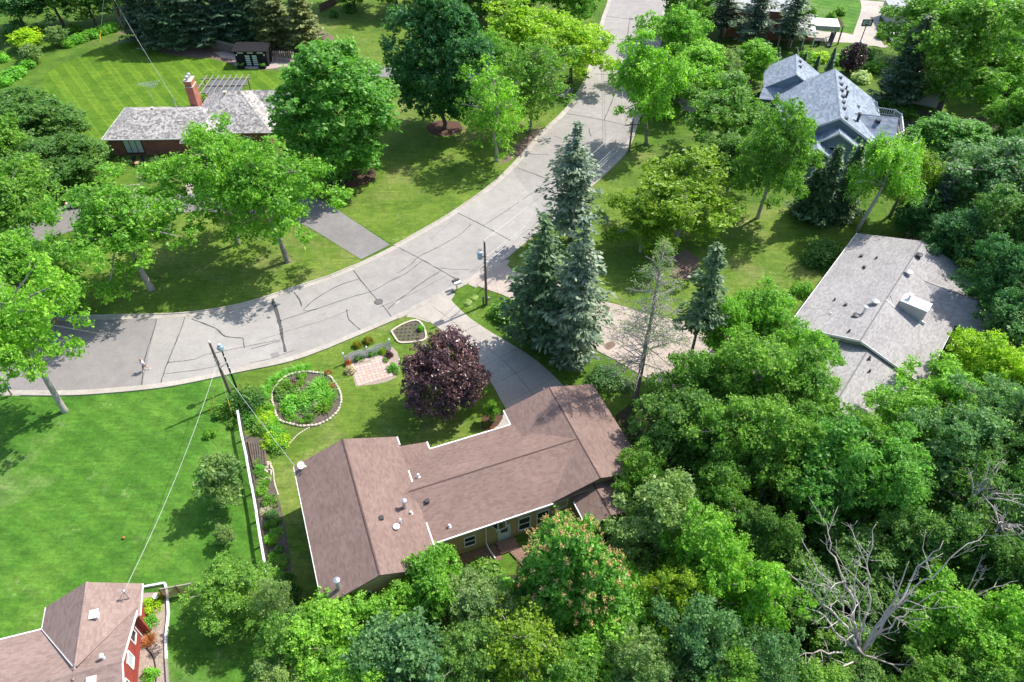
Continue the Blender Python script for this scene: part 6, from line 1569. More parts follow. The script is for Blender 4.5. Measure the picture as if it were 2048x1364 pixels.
# --- conifers behind the striped lawn
for i, (x, y, tp, r, lf_k, lb) in enumerate(((292, 84, -70, 40, 'pine', 'leftmost dark conifer with a bare foot beside the old picket fence'), (324, 92, -60, 42, 'pine', 'dark conifer with a bare foot standing second along the needle bed'), (366, 96, -50, 46, 'spruce', 'dark conifer third along the needle bed, boughs touching the ground'),
    (412, 94, -55, 48, 'pine', 'broad dark conifer in the middle of the needle bed'), (460, 88, -70, 46, 'pine', 'dark conifer left above the board fence'), (505, 84, -70, 46, 'spruce', 'dark conifer right behind the black shed'),
    (556, 92, -50, 50, 'olive_pine', 'olive green conifer behind the shed, right half'), (612, 98, -35, 46, 'olive_pine', 'olive green conifer at the right end of the row'))):
    T('conifer_tree', 'wide', lf_k, ('b', x, y), ('top', tp), ('px', r), lb, GP, 'bark_grey')
# --- top left background
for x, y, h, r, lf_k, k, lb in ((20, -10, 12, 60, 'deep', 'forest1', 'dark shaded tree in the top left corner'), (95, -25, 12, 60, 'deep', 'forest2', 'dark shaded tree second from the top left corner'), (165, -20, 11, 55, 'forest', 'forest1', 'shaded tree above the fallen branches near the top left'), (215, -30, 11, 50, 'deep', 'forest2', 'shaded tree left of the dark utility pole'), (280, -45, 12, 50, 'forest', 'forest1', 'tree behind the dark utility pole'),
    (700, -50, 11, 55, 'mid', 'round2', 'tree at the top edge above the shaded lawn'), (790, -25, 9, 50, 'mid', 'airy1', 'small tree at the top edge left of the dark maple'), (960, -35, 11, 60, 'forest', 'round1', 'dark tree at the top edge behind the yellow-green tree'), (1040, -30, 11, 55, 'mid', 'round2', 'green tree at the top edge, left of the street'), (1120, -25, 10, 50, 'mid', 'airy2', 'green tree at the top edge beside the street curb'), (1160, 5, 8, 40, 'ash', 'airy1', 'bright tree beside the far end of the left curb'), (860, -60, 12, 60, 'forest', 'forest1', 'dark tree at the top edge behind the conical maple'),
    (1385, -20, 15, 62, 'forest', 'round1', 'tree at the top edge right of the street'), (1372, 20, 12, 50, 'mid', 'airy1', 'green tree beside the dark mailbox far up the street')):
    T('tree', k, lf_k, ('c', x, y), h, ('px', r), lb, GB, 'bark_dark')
# --- right of the street
T('ash_tree', 'airy2', 'ash', ('b', 1292, 288), ('top', 70), ('px', 70), 'bright tree leaning over the right curb with a bent dark trunk', None, 'bark_grey', lean=(0, rad(6)))
T('ash_tree', 'airy1', 'ash', ('c', 1352, 75), 12, ('px', 62), 'bright tree close to the right curb, uppermost of its cluster', None, 'bark_grey')
T('ash_tree', 'round2', 'ash', ('c', 1395, 130), 9, ('px', 62), 'bright tree in the cluster left of the blue roof', None, 'bark_grey')
T('tree', 'airy1', 'grey', ('c', 1450, 135), 7, ('px', 40), 'small soft grey-green tree beside the rounded lime tree', None, 'bark_grey')
T('lime_tree', 'round1', 'ash', ('b', 1500, 165), ('top', 88), ('px', 40), 'small rounded bright green tree left of the blue roof peak', None, 'bark_grey')
T('tree', 'forest1', 'mid', ('c', 1455, 230), 11, ('px', 76), 'full green tree below the bright cluster, left of the tall cottonwood', None, 'bark_grey')
T('tree', 'round2', 'mid', ('c', 1350, 175), 8, ('px', 45), 'green tree behind the bent dark trunk', None, 'bark_grey')
T('cottonwood_tree', 'forest2', 'mid', ('b', 1515, 436), ('top', 195), ('px', 72), 'tall tree with slim grey trunk standing on the open lawn, covering the blue house', None, 'bark_pale')
T('cottonwood_tree', 'forest1', 'forest', ('c', 1470, 320), 9, ('px', 60), 'shaded tree between the yellowish tree and the tall lawn tree', None, 'bark_pale')
T('linden_tree', 'airy2', 'olive', ('c', 1370, 385), 11, ('px', 108), 'wide yellowish green tree with pale dead twigs beside the spruces', None, 'bark_pale')
T('linden_tree', 'airy1', 'olive', ('c', 1290, 440), 8, ('px', 60), 'low hanging yellowish green tree right of the blue spruce', None, 'bark_pale')
T('pine_tree', 'pine1', 'pine', ('b', 1440, 75), ('top', -60), ('px', 42), 'dark pine left of the far brick house', None, 'bark_dark')
T('pine_tree', 'pine1', 'pine', ('b', 1500, 100), ('top', -50), ('px', 45), 'dark pine standing before the far brick wall', None, 'bark_dark')
T('pine_tree', 'pine1', 'pine', ('b', 1572, 98), ('top', -40), ('px', 42), 'dark pine at the right corner of the far brick house', None, 'bark_dark')
for x, y, tp, r, lf_k, lb in ((1630, 440, 294, 45, 'spruce', 'dark pointed spruce in front of the blue gable'), (1672, 432, 290, 42, 'spruce', 'second dark pointed spruce in front of the blue gable, on the right'), (1610, 430, 330, 36, 'spruce', 'shorter dark spruce left of the two pointed ones'),
    (1650, 165, 95, 14, 'blue_spruce', 'slender bluish conifer behind the blue roof valley'), (1622, 170, 112, 13, 'spruce', 'slender green conifer left of the bluish one'), (1582, 140, 95, 14, 'spruce', 'small conifer beside the far white porch'), (1545, 150, 95, 14, 'spruce', 'small conifer under the far brick wall'), (1600, 152, 105, 12, 'spruce', 'smallest conifer in the row behind the blue roof')):
    T('spruce_tree', 'cone', lf_k, ('b', x, y), ('top', tp), ('px', r), lb, 'pointed conifers around the blue house', 'bark_dark')
T('plum_tree', 'pointed', 'purple', ('b', 1697, 145), ('top', 85), ('px', 22), 'small dark red leaved tree near the far patio', None, 'bark_dark')
T('birch_tree', 'weep', 'ash', ('b', 1714, 462), ('top', 262), ('px', 88), 'weeping birch with white trunk beside the grey roof corner', None, 'bark_birch')
T('birch_tree', 'weep', 'olive', ('b', 1780, 432), ('top', 290), ('px', 75), 'weeping tree behind the white birch with drooping yellow-green strands', None, 'bark_grey')
# --- right side woodland
T('oak_tree', 'forest1', 'mid', ('b', 1876, 225), ('top', -10), ('px', 110), 'great spreading tree with dark forked trunk, top right', None, 'bark_dark')
T('oak_tree', 'forest2', 'mid', ('c', 1860, 40), 12, ('px', 70), 'green tree above the great spreading tree by the garage roof', None, 'bark_dark')
T('oak_tree', 'forest1', 'ash', ('c', 1975, 60), 13, ('px', 75), 'bright green tree at the top right corner', None, 'bark_dark')
T('oak_tree', 'round2', 'forest', ('c', 2035, 100), 12, ('px', 70), 'dark green tree cut by the right edge near the top', None, 'bark_dark')
T('oak_tree', 'airy2', 'ash', ('c', 2015, 180), 10, ('px', 65), 'light green tree at the right edge below the corner', None, 'bark_dark')
T('pine_tree', 'wide', 'pine', ('b', 1790, 208), ('top', 30), ('px', 50), 'broad dark pine in front of the far garage', None, 'bark_dark')
T('maple_tree', 'dense1', 'maple', ('c', 1905, 290), 9, ('px', 78), 'rounded dense green tree right of the blue house deck', None, 'bark_dark')
T('silver_maple', 'forest2', 'bluish', ('c', 1985, 360), 13, ('px', 105), 'large grey-green tree with silvery leaves at the right edge', None, 'bark_grey')
T('spruce_tree', 'wide', 'blue_spruce', ('c', 1880, 385), 9, ('px', 42), 'dark blue-green spruce beneath the silvery tree', None, 'bark_dark')
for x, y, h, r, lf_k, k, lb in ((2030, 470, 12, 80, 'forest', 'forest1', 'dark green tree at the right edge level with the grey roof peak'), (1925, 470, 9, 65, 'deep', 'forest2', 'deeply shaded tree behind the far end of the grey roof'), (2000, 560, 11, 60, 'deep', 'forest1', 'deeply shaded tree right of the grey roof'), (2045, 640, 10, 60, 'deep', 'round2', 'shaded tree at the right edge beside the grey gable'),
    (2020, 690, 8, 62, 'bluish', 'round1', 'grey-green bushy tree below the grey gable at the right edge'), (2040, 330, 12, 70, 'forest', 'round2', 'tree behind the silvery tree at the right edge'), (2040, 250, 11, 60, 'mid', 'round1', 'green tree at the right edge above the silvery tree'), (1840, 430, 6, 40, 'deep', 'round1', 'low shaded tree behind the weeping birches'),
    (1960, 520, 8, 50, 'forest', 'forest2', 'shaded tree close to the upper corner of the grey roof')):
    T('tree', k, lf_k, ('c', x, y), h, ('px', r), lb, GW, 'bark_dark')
T('boxelder_tree', 'airy2', 'ash', ('c', 1888, 795), 8, ('px', 80), 'light green tree overlapping the lower edge of the grey roof', None, 'bark_grey')
T('boxelder_tree', 'forest2', 'ash', ('c', 1830, 850), 8, ('px', 78), 'bright green tree left of the silvery woodland crown', None, 'bark_grey')
T('boxelder_tree', 'round2', 'lime', ('c', 1985, 745), 9, ('px', 70), 'yellow-green tree at the right below the grey gable', None, 'bark_grey')
T('boxelder_tree', 'round1', 'lime', ('c', 2045, 790), 9, ('px', 60), 'yellow-green tree cut by the right edge', None, 'bark_grey')
WOOD = ((1990, 850, 12, 95, 'bluish', 'forest2', 'grey-green woodland tree with silvery crown at the right'), (1905, 910, 11, 85, 'bluish', 'forest1', 'grey-green woodland tree below the yellow-green pair'), (2040, 930, 12, 80, 'forest', 'forest1', 'dark woodland tree at the right edge, midway down'),
 (1535, 650, 10, 74, 'ash', 'forest2', 'ash tree nearest the lawn between the driveway and grey roof'), (1450, 670, 10, 62, 'ash', 'airy1', 'ash tree overhanging the pink driveway'), (1605, 715, 9, 60, 'ash', 'forest2', 'ash tree covering the left corner of the grey roof'), (1400, 770, 10, 70, 'mid', 'forest2', 'ash tree beside the dead larch, over the end of the drive'),
 (1500, 770, 12, 85, 'mid', 'forest2', 'tall ash in the centre of the leafy group right of the drive'), (1600, 805, 11, 78, 'mid', 'forest1', 'tall ash covering the lower grey roof'), (1705, 890, 10, 72, 'mid', 'forest2', 'ash tree right below the lower grey roof'), (1360, 865, 10, 72, 'forest', 'forest1', 'shaded ash tree near the garage corner of the brown house'),
 (1450, 880, 12, 90, 'mid', 'forest2', 'ash tree with a bare forked trunk in the middle of the wood'), (1560, 900, 12, 90, 'mid', 'forest2', 'dense ash in the middle of the wood'), (1660, 945, 11, 85, 'maple', 'forest1', 'dense green tree above the bare dead tree'), (1775, 960, 11, 85, 'maple', 'forest1', 'dense maple upper right of the bare dead tree'),
 (1290, 960, 8, 60, 'mid', 'forest2', 'green tree touching the brown garage roof edge'), (1330, 1040, 10, 82, 'grey', 'forest2', 'grey-green tree right of the pink-tipped maple'), (1440, 1000, 9, 70, 'mid', 'forest2', 'broken topped tree behind the grey-green one'), (1420, 1120, 11, 88, 'ash', 'forest2', 'big light green tree in the lower middle wood'),
 (1500, 1200, 11, 85, 'ash', 'airy2', 'light green tree left of the bare dead tree'), (1530, 1075, 8, 55, 'forest', 'forest1', 'small dark tree at the gap above the bare dead tree'), (1350, 1200, 9, 70, 'olive', 'forest2', 'olive green tree below the pink-tipped maple'), (1400, 1290, 10, 75, 'bluish', 'forest1', 'blue-green tree at the bottom middle'),
 (1530, 1320, 9, 70, 'bluish', 'forest2', 'blue-green tree left of the foot of the bare tree'), (1850, 1090, 9, 75, 'forest', 'forest1', 'dark tree behind the upper limbs of the bare tree'), (1720, 1130, 6, 75, 'forest', 'forest2', 'low dark tree seen through the bare limbs'), (1620, 1190, 5, 70, 'forest', 'round1', 'low shaded tree seen between the left bare limbs'), (1800, 1240, 5, 70, 'forest', 'round2', 'low shaded tree seen between the right bare limbs'), (1690, 1290, 4, 60, 'mid', 'round1', 'low green tree under the fork of the bare tree'),
 (1960, 1010, 11, 80, 'forest', 'thin', 'thinning woodland tree with dead grey twigs at the right'), (2030, 1050, 10, 75, 'bluish', 'forest2', 'grey-green tree at the right edge beside dead twigs'), (1955, 1110, 8, 70, 'forest', 'forest2', 'dark tree below the thinning tree'), (2040, 1160, 9, 65, 'forest', 'forest1', 'dark tree at the right edge above the bright maple'),
 (1905, 1270, 9, 90, 'ash', 'forest1', 'bright green maple right of the bare dead tree'), (2010, 1270, 10, 80, 'ash', 'forest2', 'bright green tree in the bottom right corner'), (1960, 1370, 9, 85, 'mid', 'forest1', 'green tree at the bottom edge, right corner'), (1850, 1390, 8, 70, 'mid', 'forest2', 'green tree at the bottom edge under the bright maple'),
 (1630, 1390, 6, 70, 'mid', 'forest1', 'green tree at the bottom edge left of the bare tree foot'), (1290, 1350, 9, 75, 'grey', 'forest2', 'grey-green tree at the bottom edge, middle'), (1450, 1400, 9, 75, 'mid', 'forest1', 'green tree at the bottom edge right of middle'), (1740, 1400, 5, 70, 'forest', 'round2', 'dark low tree at the bottom edge by the bare tree'))
for i_, (x, y, h, r, lf_k, k, lb) in enumerate(WOOD):
    if i_ % 3 == 1 and k.startswith('forest'): k = 'forest3'
    T('woodland_tree', k, lf_k, ('c', x, y), h, ('px', r), lb, GW, 'bark_grey')
# --- behind the brown house
T('willow_tree', 'round2', 'ash', ('c', 1235, 1270), 7, ('px', 92), 'rounded fresh green tree at the bottom, right of the pink-tipped maple', None, 'bark_grey')
T('tree', 'round1', 'ash', ('c', 865, 1165), 7, ('px', 62), 'bright rounded tree against the brown roof corner', None, 'bark_grey')
T('tree', 'round2', 'ash', ('c', 800, 1220), 6, ('px', 62), 'bright rounded tree in front of the tan gable wall', None, 'bark_grey')
T('tree', 'forest2', 'grey', ('c', 955, 1215), 6, ('px', 70), 'soft grey-green tree in front of the rear garden bed', None, 'bark_grey')
T('tree', 'forest1', 'ash', ('c', 660, 1260), 7, ('px', 85), 'light green tree at the foot of the west wing gable', None, 'bark_grey')
T('tree', 'forest2', 'mid', ('c', 600, 1300), 7, ('px', 70), 'green tree at the bottom left of the wood, by the lawn', None, 'bark_grey')
T('tree', 'round1', 'bluish', ('c', 800, 1320), 8, ('px', 88), 'blue-green tree with pale shoots at the bottom edge', None, 'bark_grey')
T('tree', 'thin', 'olive', ('c', 1040, 1290), 8, ('px', 85), 'thin olive tree with pale crooked branches at the bottom', None, 'bark_pale')
T('tree', 'forest2', 'forest', ('c', 930, 1320), 7, ('px', 75), 'dark green tree at the bottom edge beneath the grey-green one', None, 'bark_grey')
T('tree', 'forest1', 'ash', ('c', 700, 1370), 7, ('px', 80), 'light green tree at the bottom edge, lower left of the wood', None, 'bark_grey')
T('tree', 'forest2', 'mid', ('c', 1130, 1380), 8, ('px', 75), 'green tree at the bottom edge beside the olive tree', None, 'bark_grey')
T('tree', 'round2', 'grey', ('c', 560, 1385), 6, ('px', 60), 'grey-green tree at the bottom edge near the lawn strip', None, 'bark_grey')
T('tree', 'forest1', 'forest', ('c', 1080, 1195), 4, ('px', 45), 'low dark tree under the pink-tipped maple', None, 'bark_grey')
# pink-tipped maple: its young shoots are a part of their own
tip = T('maple_tree', 'pointed', 'maple', ('c', 1146, 1135), 11, ('px', 100), 'full maple with pink-orange young shoots behind the long tan house', None, 'bark_grey')
rng = np.random.RandomState(31)
me = TK['pointed'][1]; n4 = len(me.vertices) // 4
co = np.empty(len(me.vertices) * 3, np.float32); me.vertices.foreach_get('co', co); cen = co.reshape(-1, 4, 3).mean(1)
TT = []
cells = {}
for p in cen:
    k = (int(p[0] // .55), int(p[1] // .55))
    if k not in cells or p[2] > cells[k][2]: cells[k] = p
for k, p in cells.items():
    if rng.uniform() < .55: continue
    n = 22; q = p + rng.normal(size=(n, 3)) * np.array([.1, .1, .17]) + np.array([0, 0, .14])
    nn = unit(rng, n) + np.array([0, 0, .6]); nn /= np.linalg.norm(nn, axis=1)[:, None]; s = .17 * rng.uniform(.6, 1.3, n); TT.append(leaf_quads(q, nn, s, s * .6, rng, .1))
o = add_mesh('young_shoots', leaf_mesh('young_shoots', np.concatenate(TT)), LEAF['tips'], tip)
# --- around the brown house and its drive
T('plum_tree', 'plum', 'purple', ('b', 893, 810), ('top', 690), ('px', 82), 'wide purple-leaved tree on the front lawn beside the driveway', None, 'bark_dark')
T('spruce_tree', 'spruce2', 'spruce', ('b', 1080, 690), ('top', 432), ('px', 84), 'tall green spruce left of the pair beside the driveway', None, 'bark_dark')
T('spruce_tree', 'spruce2', 'blue_spruce', ('b', 1147, 718), ('top', 434), ('px', 80), 'tall bluish spruce right of the pair beside the driveway', None, 'bark_dark')
T('spruce_tree', 'blue1', 'blue_spruce', ('b', 1140, 482), ('top', 248), ('px', 78), 'tall silvery blue spruce standing at the curb', None, 'bark_dark')
T('spruce_tree', 'topknot', 'spruce', ('b', 1374, 742), ('top', 490), ('px', 52), 'spruce with bare lower trunk right of the dying larch', None, 'bark_grey')
# --- small trees on the lawn, left
T('crabapple_tree', 'small', 'grey', ('b', 462, 1002), ('top', 926), ('px', 45), 'small grey-green fruit tree on the lawn beside the white fence')
T('tree', 'forest2', 'mid', ('c', 455, 1185), 5.5, ('px', 75), 'leafy green small tree beside the lattice fence', None, 'bark_grey')
T('sapling', 'small', 'grey', ('b', 456, 1085), ('top', 1058), ('px', 18), 'tiny sapling on the lawn near the white fence')
T('pine_sapling', 'thin', 'grey', ('b', 566, 1258), ('top', 1165), ('px', 34), 'wispy grey-green young pine at the foot of the white fence', None, 'bark_grey')
T('sapling', 'small', 'mid', ('b', 984, 842), ('top', 806), ('px', 14), 'thin sapling in the mulch bed by the garage')
T('small_tree', 'small', 'lime', ('b', 62, 98), ('top', 62), ('px', 33), 'low spreading golden-green tree on the grass, top left')
T('small_tree', 'small', 'grey', ('b', 68, 122), ('top', 92), ('px', 22), 'small grey-green standard tree with a mulch foot, top left')
T('small_tree', 'small', 'grey', ('b', 122, 92), ('top', 55), ('px', 20), 'upright silvery shrub-like tree at the left end of the clipped hedge')

# --- shrubs
BM = {k: bushmesh(*a) for k, a in {'b1': (51, 1500), 'b2': (52, 1500, .18, 18), 'b3': (53, 1100, .2, 12), 'big': (54, 3200, .12, 26), 'loose': (55, 700, .17, 16, 1, 1, .3)}.items()}
BM['spiky'] = spiky(56); BM['spiky2'] = spiky(57, 520, .5)
def bush(px, py, r, h, leaf, label, kind='b1', name='shrub', group=None, cat='shrub', sx=1.0, rz=0.0):
    p = G(px, py); R = r / CAM_F * depth(px, py)
    me = BM[kind]
    if not me.materials: me.materials.append(LEAF[leaf])
    o = bpy.data.objects.new(name, me); COL.objects.link(o); o.location = p; o.scale = (R * sx, R, h); o.rotation_euler = (0, 0, rz or R5.uniform(0, 6.28) if sx == 1.0 else rz)
    o.material_slots[0].link = 'OBJECT'; o.material_slots[0].material = LEAF[leaf]
    return tag(o, label, cat, group)
bush(497, 812, 42, 2.9, 'yew', 'large round bush at the foot of the weathered utility pole', 'big')
bush(447, 828, 22, 1.2, 'mid', 'low bright bush between the two yellow guy guards')
bush(422, 870, 15, 1.0, 'ash', 'small bright bush alone on the lawn left of the white fence')
bush(470, 850, 16, .9, 'mid', 'low bush at the near end of the white fence')
bush(1008, 628, 38, 1.7, 'mid', 'glossy green bush right of the transformer pole', 'b3')
bush(1206, 762, 38, 2.0, 'bluish', 'grey-green rounded bush near the dying larch', 'big')
bush(1242, 772, 22, 1.0, 'grey', 'low grey-green bush beside the dying larch trunk')
bush(1640, 520, 44, 3.0, 'yew', 'big dark bush left of the grey roof', 'big')
bush(1606, 585, 25, 1.7, 'ash', 'rounded bright bush at the left corner of the grey roof')
bush(1668, 505, 16, 1.5, 'gold', 'yellow-green bush behind the big dark bush')
bush(1845, 478, 34, 2.4, 'white_flower', 'pale flowering shrub behind the grey roof ridge', 'b2')
bush(1880, 492, 26, 2.0, 'bluish', 'pale green shrub right of the flowering shrub', 'b2')
bush(210, 318, 18, 2.6, 'yew', 'dark upright shrub at the left corner of the brick house', 'b2')
bush(193, 310, 14, 2.4, 'deep', 'dark shrub behind the upright one at the brick house corner', 'b2')
bush(313, 322, 14, .9, 'grey', 'silvery low shrub under the brick wall right of the chairs')
bush(255, 322, 12, .7, 'yew', 'low green shrub under the picture window')
# clipped hedge top left
for i in range(9):
    s = i / 8; bush(136 + 92 * s, 93 - 33 * s, 15, 1.7, 'hosta' if i % 3 else 'ash', 'bright green hedge clump behind the striped lawn, %s from the left end' % ['first', 'second', 'third', 'fourth', 'fifth', 'sixth', 'seventh', 'eighth', 'ninth'][i], 'b3', 'hedge_clump', 'clumps of the bright hedge', 'hedge')
for x, y, r, lb in ((30, 152, 30, 'leafy shrub at the left edge above the dark trees'), (58, 135, 20, 'leafy shrub right of the first one at the left edge'), (4, 122, 18, 'shrub cut by the left edge near the top'), (25, 68, 22, 'long low dark shrub on the shaded grass, top left'), (80, 62, 20, 'light shrub behind the golden-green tree'), (150, 62, 18, 'leafy shrub behind the hedge, top left'), (10, 170, 20, 'lowest leafy shrub at the left edge')):
    bush(x, y, r, 1.5, 'hosta' if x < 70 and y > 100 else 'mid', lb, 'b3')
for x, y, r, lf_k, lb in ((1678, 28, 16, 'mid', 'round shrub on the far lawn, right'), (1660, 38, 12, 'mid', 'small shrub on the far lawn, middle'), (1622, 28, 12, 'mid', 'dark shrub on the far lawn, left'), (1632, 46, 10, 'ash', 'low shrub at the near edge of the far lawn'), (1772, 60, 22, 'mid', 'dark green shrub beside the far garage'), (1762, 76, 14, 'ash', 'bright small shrub at the corner of the far drive'),
    (1612, 118, 22, 'ash', 'bright shrub below the far patio'), (1640, 120, 22, 'lime', 'yellow-green shrub below the far canopy'), (1680, 125, 24, 'ash', 'bright shrub below the slide'), (1730, 112, 24, 'mid', 'green shrub below the basketball hoop'), (1748, 140, 26, 'ash', 'light shrub behind the dark pine, lower'), (1720, 160, 26, 'pale', 'pale shrub right of the blue roof peak'), (1660, 185, 18, 'ash', 'shrub behind the blue roof ridge'), (1760, 125, 20, 'pale', 'pale shrub at the end of the far drive'),
    (1600, 150, 18, 'mid', 'green shrub behind the blue roof, left'), (1560, 165, 18, 'mid', 'green shrub under the far conifers'), (1810, 235, 30, 'mid', 'shaded shrub in front of the low grey shed'), (1850, 262, 26, 'forest', 'dark shrub under the great spreading tree'), (1780, 215, 26, 'forest', 'dark shrub at the foot of the broad pine'),
    (700, 22, 22, 'forest', 'dark shrub on the shaded lawn at the top'), (668, 34, 12, 'forest', 'small dark shrub left on the shaded lawn at the top')):
    bush(x, y, r, 1.6, lf_k, lb, 'b3')
# patio planting
for x, y, r, lf_k, k, lb in ((717, 717, 14, 'mid', 'b1', 'leafy green plant in front of the picket fence, left'), (745, 707, 14, 'hosta', 'b1', 'bright green plant in front of the picket fence, middle'), (765, 704, 11, 'lime', 'b1', 'yellow-green plant in front of the picket fence, right'), (778, 713, 9, 'purple', 'b1', 'dark red small shrub at the right end of the picket fence'), (772, 722, 8, 'grey', 'loose', 'grey-green sprawling plant below the dark red shrub'),
    (715, 693, 10, 'gold', 'b1', 'golden shrub behind the picket fence, left'), (737, 685, 12, 'gold', 'b1', 'golden shrub behind the picket fence, right'), (697, 730, 7, 'rust', 'b1', 'rusty low plant at the left end of the fence'), (701, 744, 12, 'white_flower', 'b2', 'white flowering shrub left of the patio'), (786, 738, 13, 'hosta', 'b1', 'bright green shrub right of the patio'), (792, 746, 8, 'mid', 'loose', 'small green plant at the right corner of the patio'), (842, 660, 8, 'hosta', 'b1', 'green clump in the small rounded bed')):
    bush(x, y, r, .9 if k != 'loose' else .5, lf_k, lb, k, 'garden_plant', None, 'plant')
# round bed planting
for x, y, r, h, lf_k, k, lb in ((640, 775, 24, 1.0, 'hosta', 'spiky', 'big bright grassy clump on the right of the round bed'), (652, 795, 22, 1.0, 'hosta', 'spiky', 'bright grassy clump nearest the right stones of the round bed'), (625, 792, 20, .9, 'hosta', 'spiky2', 'bright grassy clump in the centre of the round bed'), (645, 815, 20, 1.0, 'mid', 'spiky', 'green grassy clump low in the round bed'), (590, 812, 26, .9, 'hosta', 'b1', 'rounded leafy clump left of centre in the round bed'), (600, 800, 18, .8, 'ash', 'b1', 'lighter leafy clump above the rounded one'),
    (572, 780, 20, .9, 'mid', 'b1', 'leafy shrub at the upper left of the round bed'), (562, 795, 12, .6, 'grey', 'loose', 'grey-green sprawl at the left stones of the round bed'), (605, 755, 9, .5, 'ash', 'b1', 'small yellow-green plant at the top of the round bed'), (588, 768, 9, .5, 'purple', 'b1', 'small purple plant at the top left of the round bed'), (618, 838, 10, .6, 'mid', 'b1', 'small round dark plant at the bottom of the round bed'), (583, 836, 10, .5, 'ash', 'b1', 'small plant at the lower left of the round bed'),
    (605, 843, 8, .4, 'ash', 'loose', 'tiny plant at the lowest stones of the round bed'), (600, 768, 9, .5, 'mid', 'loose', 'loose green plant in the upper round bed'), (572, 822, 12, .5, 'ash', 'loose', 'loose plant in the lower left of the round bed'), (614, 822, 10, .4, 'bluish', 'loose', 'blue-green low plant in the lower round bed'), (656, 747, 7, .4, 'rust', 'b1', 'rusty plant outside the top of the stone ring'), (664, 772, 6, .3, 'rust', 'loose', 'brown withered plant inside the right stones')):
    bush(x, y, r * 1.3, h * 1.25, lf_k, lb, k, 'garden_plant', None, 'plant')
ORD = ['first', 'second', 'third', 'fourth', 'fifth', 'sixth', 'seventh', 'eighth', 'ninth', 'tenth', 'eleventh', 'twelfth', 'thirteenth', 'fourteenth', 'fifteenth', 'sixteenth', 'seventeenth', 'eighteenth', 'nineteenth', 'twentieth', 'twenty-first', 'twenty-second', 'twenty-third', 'twenty-fourth', 'twenty-fifth', 'twenty-sixth']
for i, (x, y, r) in enumerate(((612, 736, 13), (596, 739, 14), (578, 745, 14), (560, 753, 14), (545, 763, 14), (535, 778, 14), (530, 795, 15))):
    bush(x, y, r * 1.25, .7, 'hosta', 'strappy green clump outside the round bed, %s from the right end of its row' % ORD[i], 'spiky2', 'garden_plant', 'strappy plants outside the round bed', 'plant')
# the border along the fence
BB = random.Random(8)
bl = []
for i in range(26):
    s = BB.random(); bl.append((815 + 80 * s + BB.uniform(-10, 10), 492 + 55 * s + BB.uniform(-6, 40) * (1 - s * .5)))
for i, (y, x) in enumerate(sorted(bl)):
    lk = BB.choice(['hosta', 'hosta', 'ash', 'mid', 'lime']); kd = BB.choice(['b1', 'b3', 'spiky'])
    bush(x, y, BB.uniform(16, 25), BB.uniform(.7, 1.2), lk, '%s %s plant, %s down from the pole in the border by the bed' % ({'hosta': 'fresh green', 'ash': 'light green', 'mid': 'mid green', 'lime': 'yellow-green'}[lk], 'strappy' if kd == 'spiky' else 'leafy', ORD[i]), kd, 'garden_plant', 'plants of the thick border by the round bed', 'plant')
for i in range(24):
    s = i / 23; x = 508 + 50 * s + BB.uniform(2, 20); y = 925 + 270 * s + BB.uniform(-4, 4)
    lk = BB.choice(['hosta', 'mid', 'ash', 'bluish', 'white_flower' if i % 6 == 2 else 'mid']); kd = BB.choice(['b1', 'loose', 'spiky'])
    bush(x, y, BB.uniform(10, 18), BB.uniform(.4, .9), lk, '%s plant %s down the narrow border beside the long white fence' % ({'hosta': 'fresh green', 'ash': 'light green', 'mid': 'mid green', 'bluish': 'blue-green', 'white_flower': 'white flowering'}[lk], ORD[i]), kd, 'garden_plant', 'plants of the narrow border by the white fence', 'plant')
for i in range(5):
    bush(568 + BB.uniform(-10, 22), 1165 + i * 12, 20, 1.2, 'forest', 'dark green plant in the house shade by the fence, %s one down' % ORD[i], 'b1', 'garden_plant', 'shaded plants at the house corner', 'plant')
# seedlings in the small bed
for i in range(5):
    for j in range(6):
        a = (797 + j * 8.6 - i * 1.5, 652 + i * 7 + j * -.6)
        if a[0] > 846: continue
        bush(a[0], a[1], 2.6, .22, 'mid', 'seedling in the small bed, %s from the left in the %s row' % (ORD[j], ORD[i]), 'loose', 'seedling', 'seedlings of the small rounded bed', 'plant')
for i in range(4):
    for j in range(4):
        bush(530 + j * 6 + i * 2.5, 1000 + i * 7 - j * 3, 3.0, .25, 'mid', 'seedling in the bare soil patch of the fence border, %s in the %s row' % (ORD[j], ORD[i]), 'loose', 'seedling', 'seedlings of the border rows', 'plant')
for x, y, r, lf_k, lb in ((304, 1215, 22, 'lime', 'yellow-green shrub beside the red house, topmost of its bed'), (298, 1250, 20, 'hosta', 'green shrub in the gravel beside the red house'), (300, 1282, 18, 'rust', 'bronze grassy shrub in the gravel by the red wall'), (302, 1352, 18, 'hosta', 'bright shrub by the bottom of the red house'), (326, 1195, 9, 'gold', 'small golden plant by the lattice fence')):
    bush(x, y, r, 1.0, lf_k, lb, 'b1' if lf_k != 'rust' else 'spiky', 'shrub')
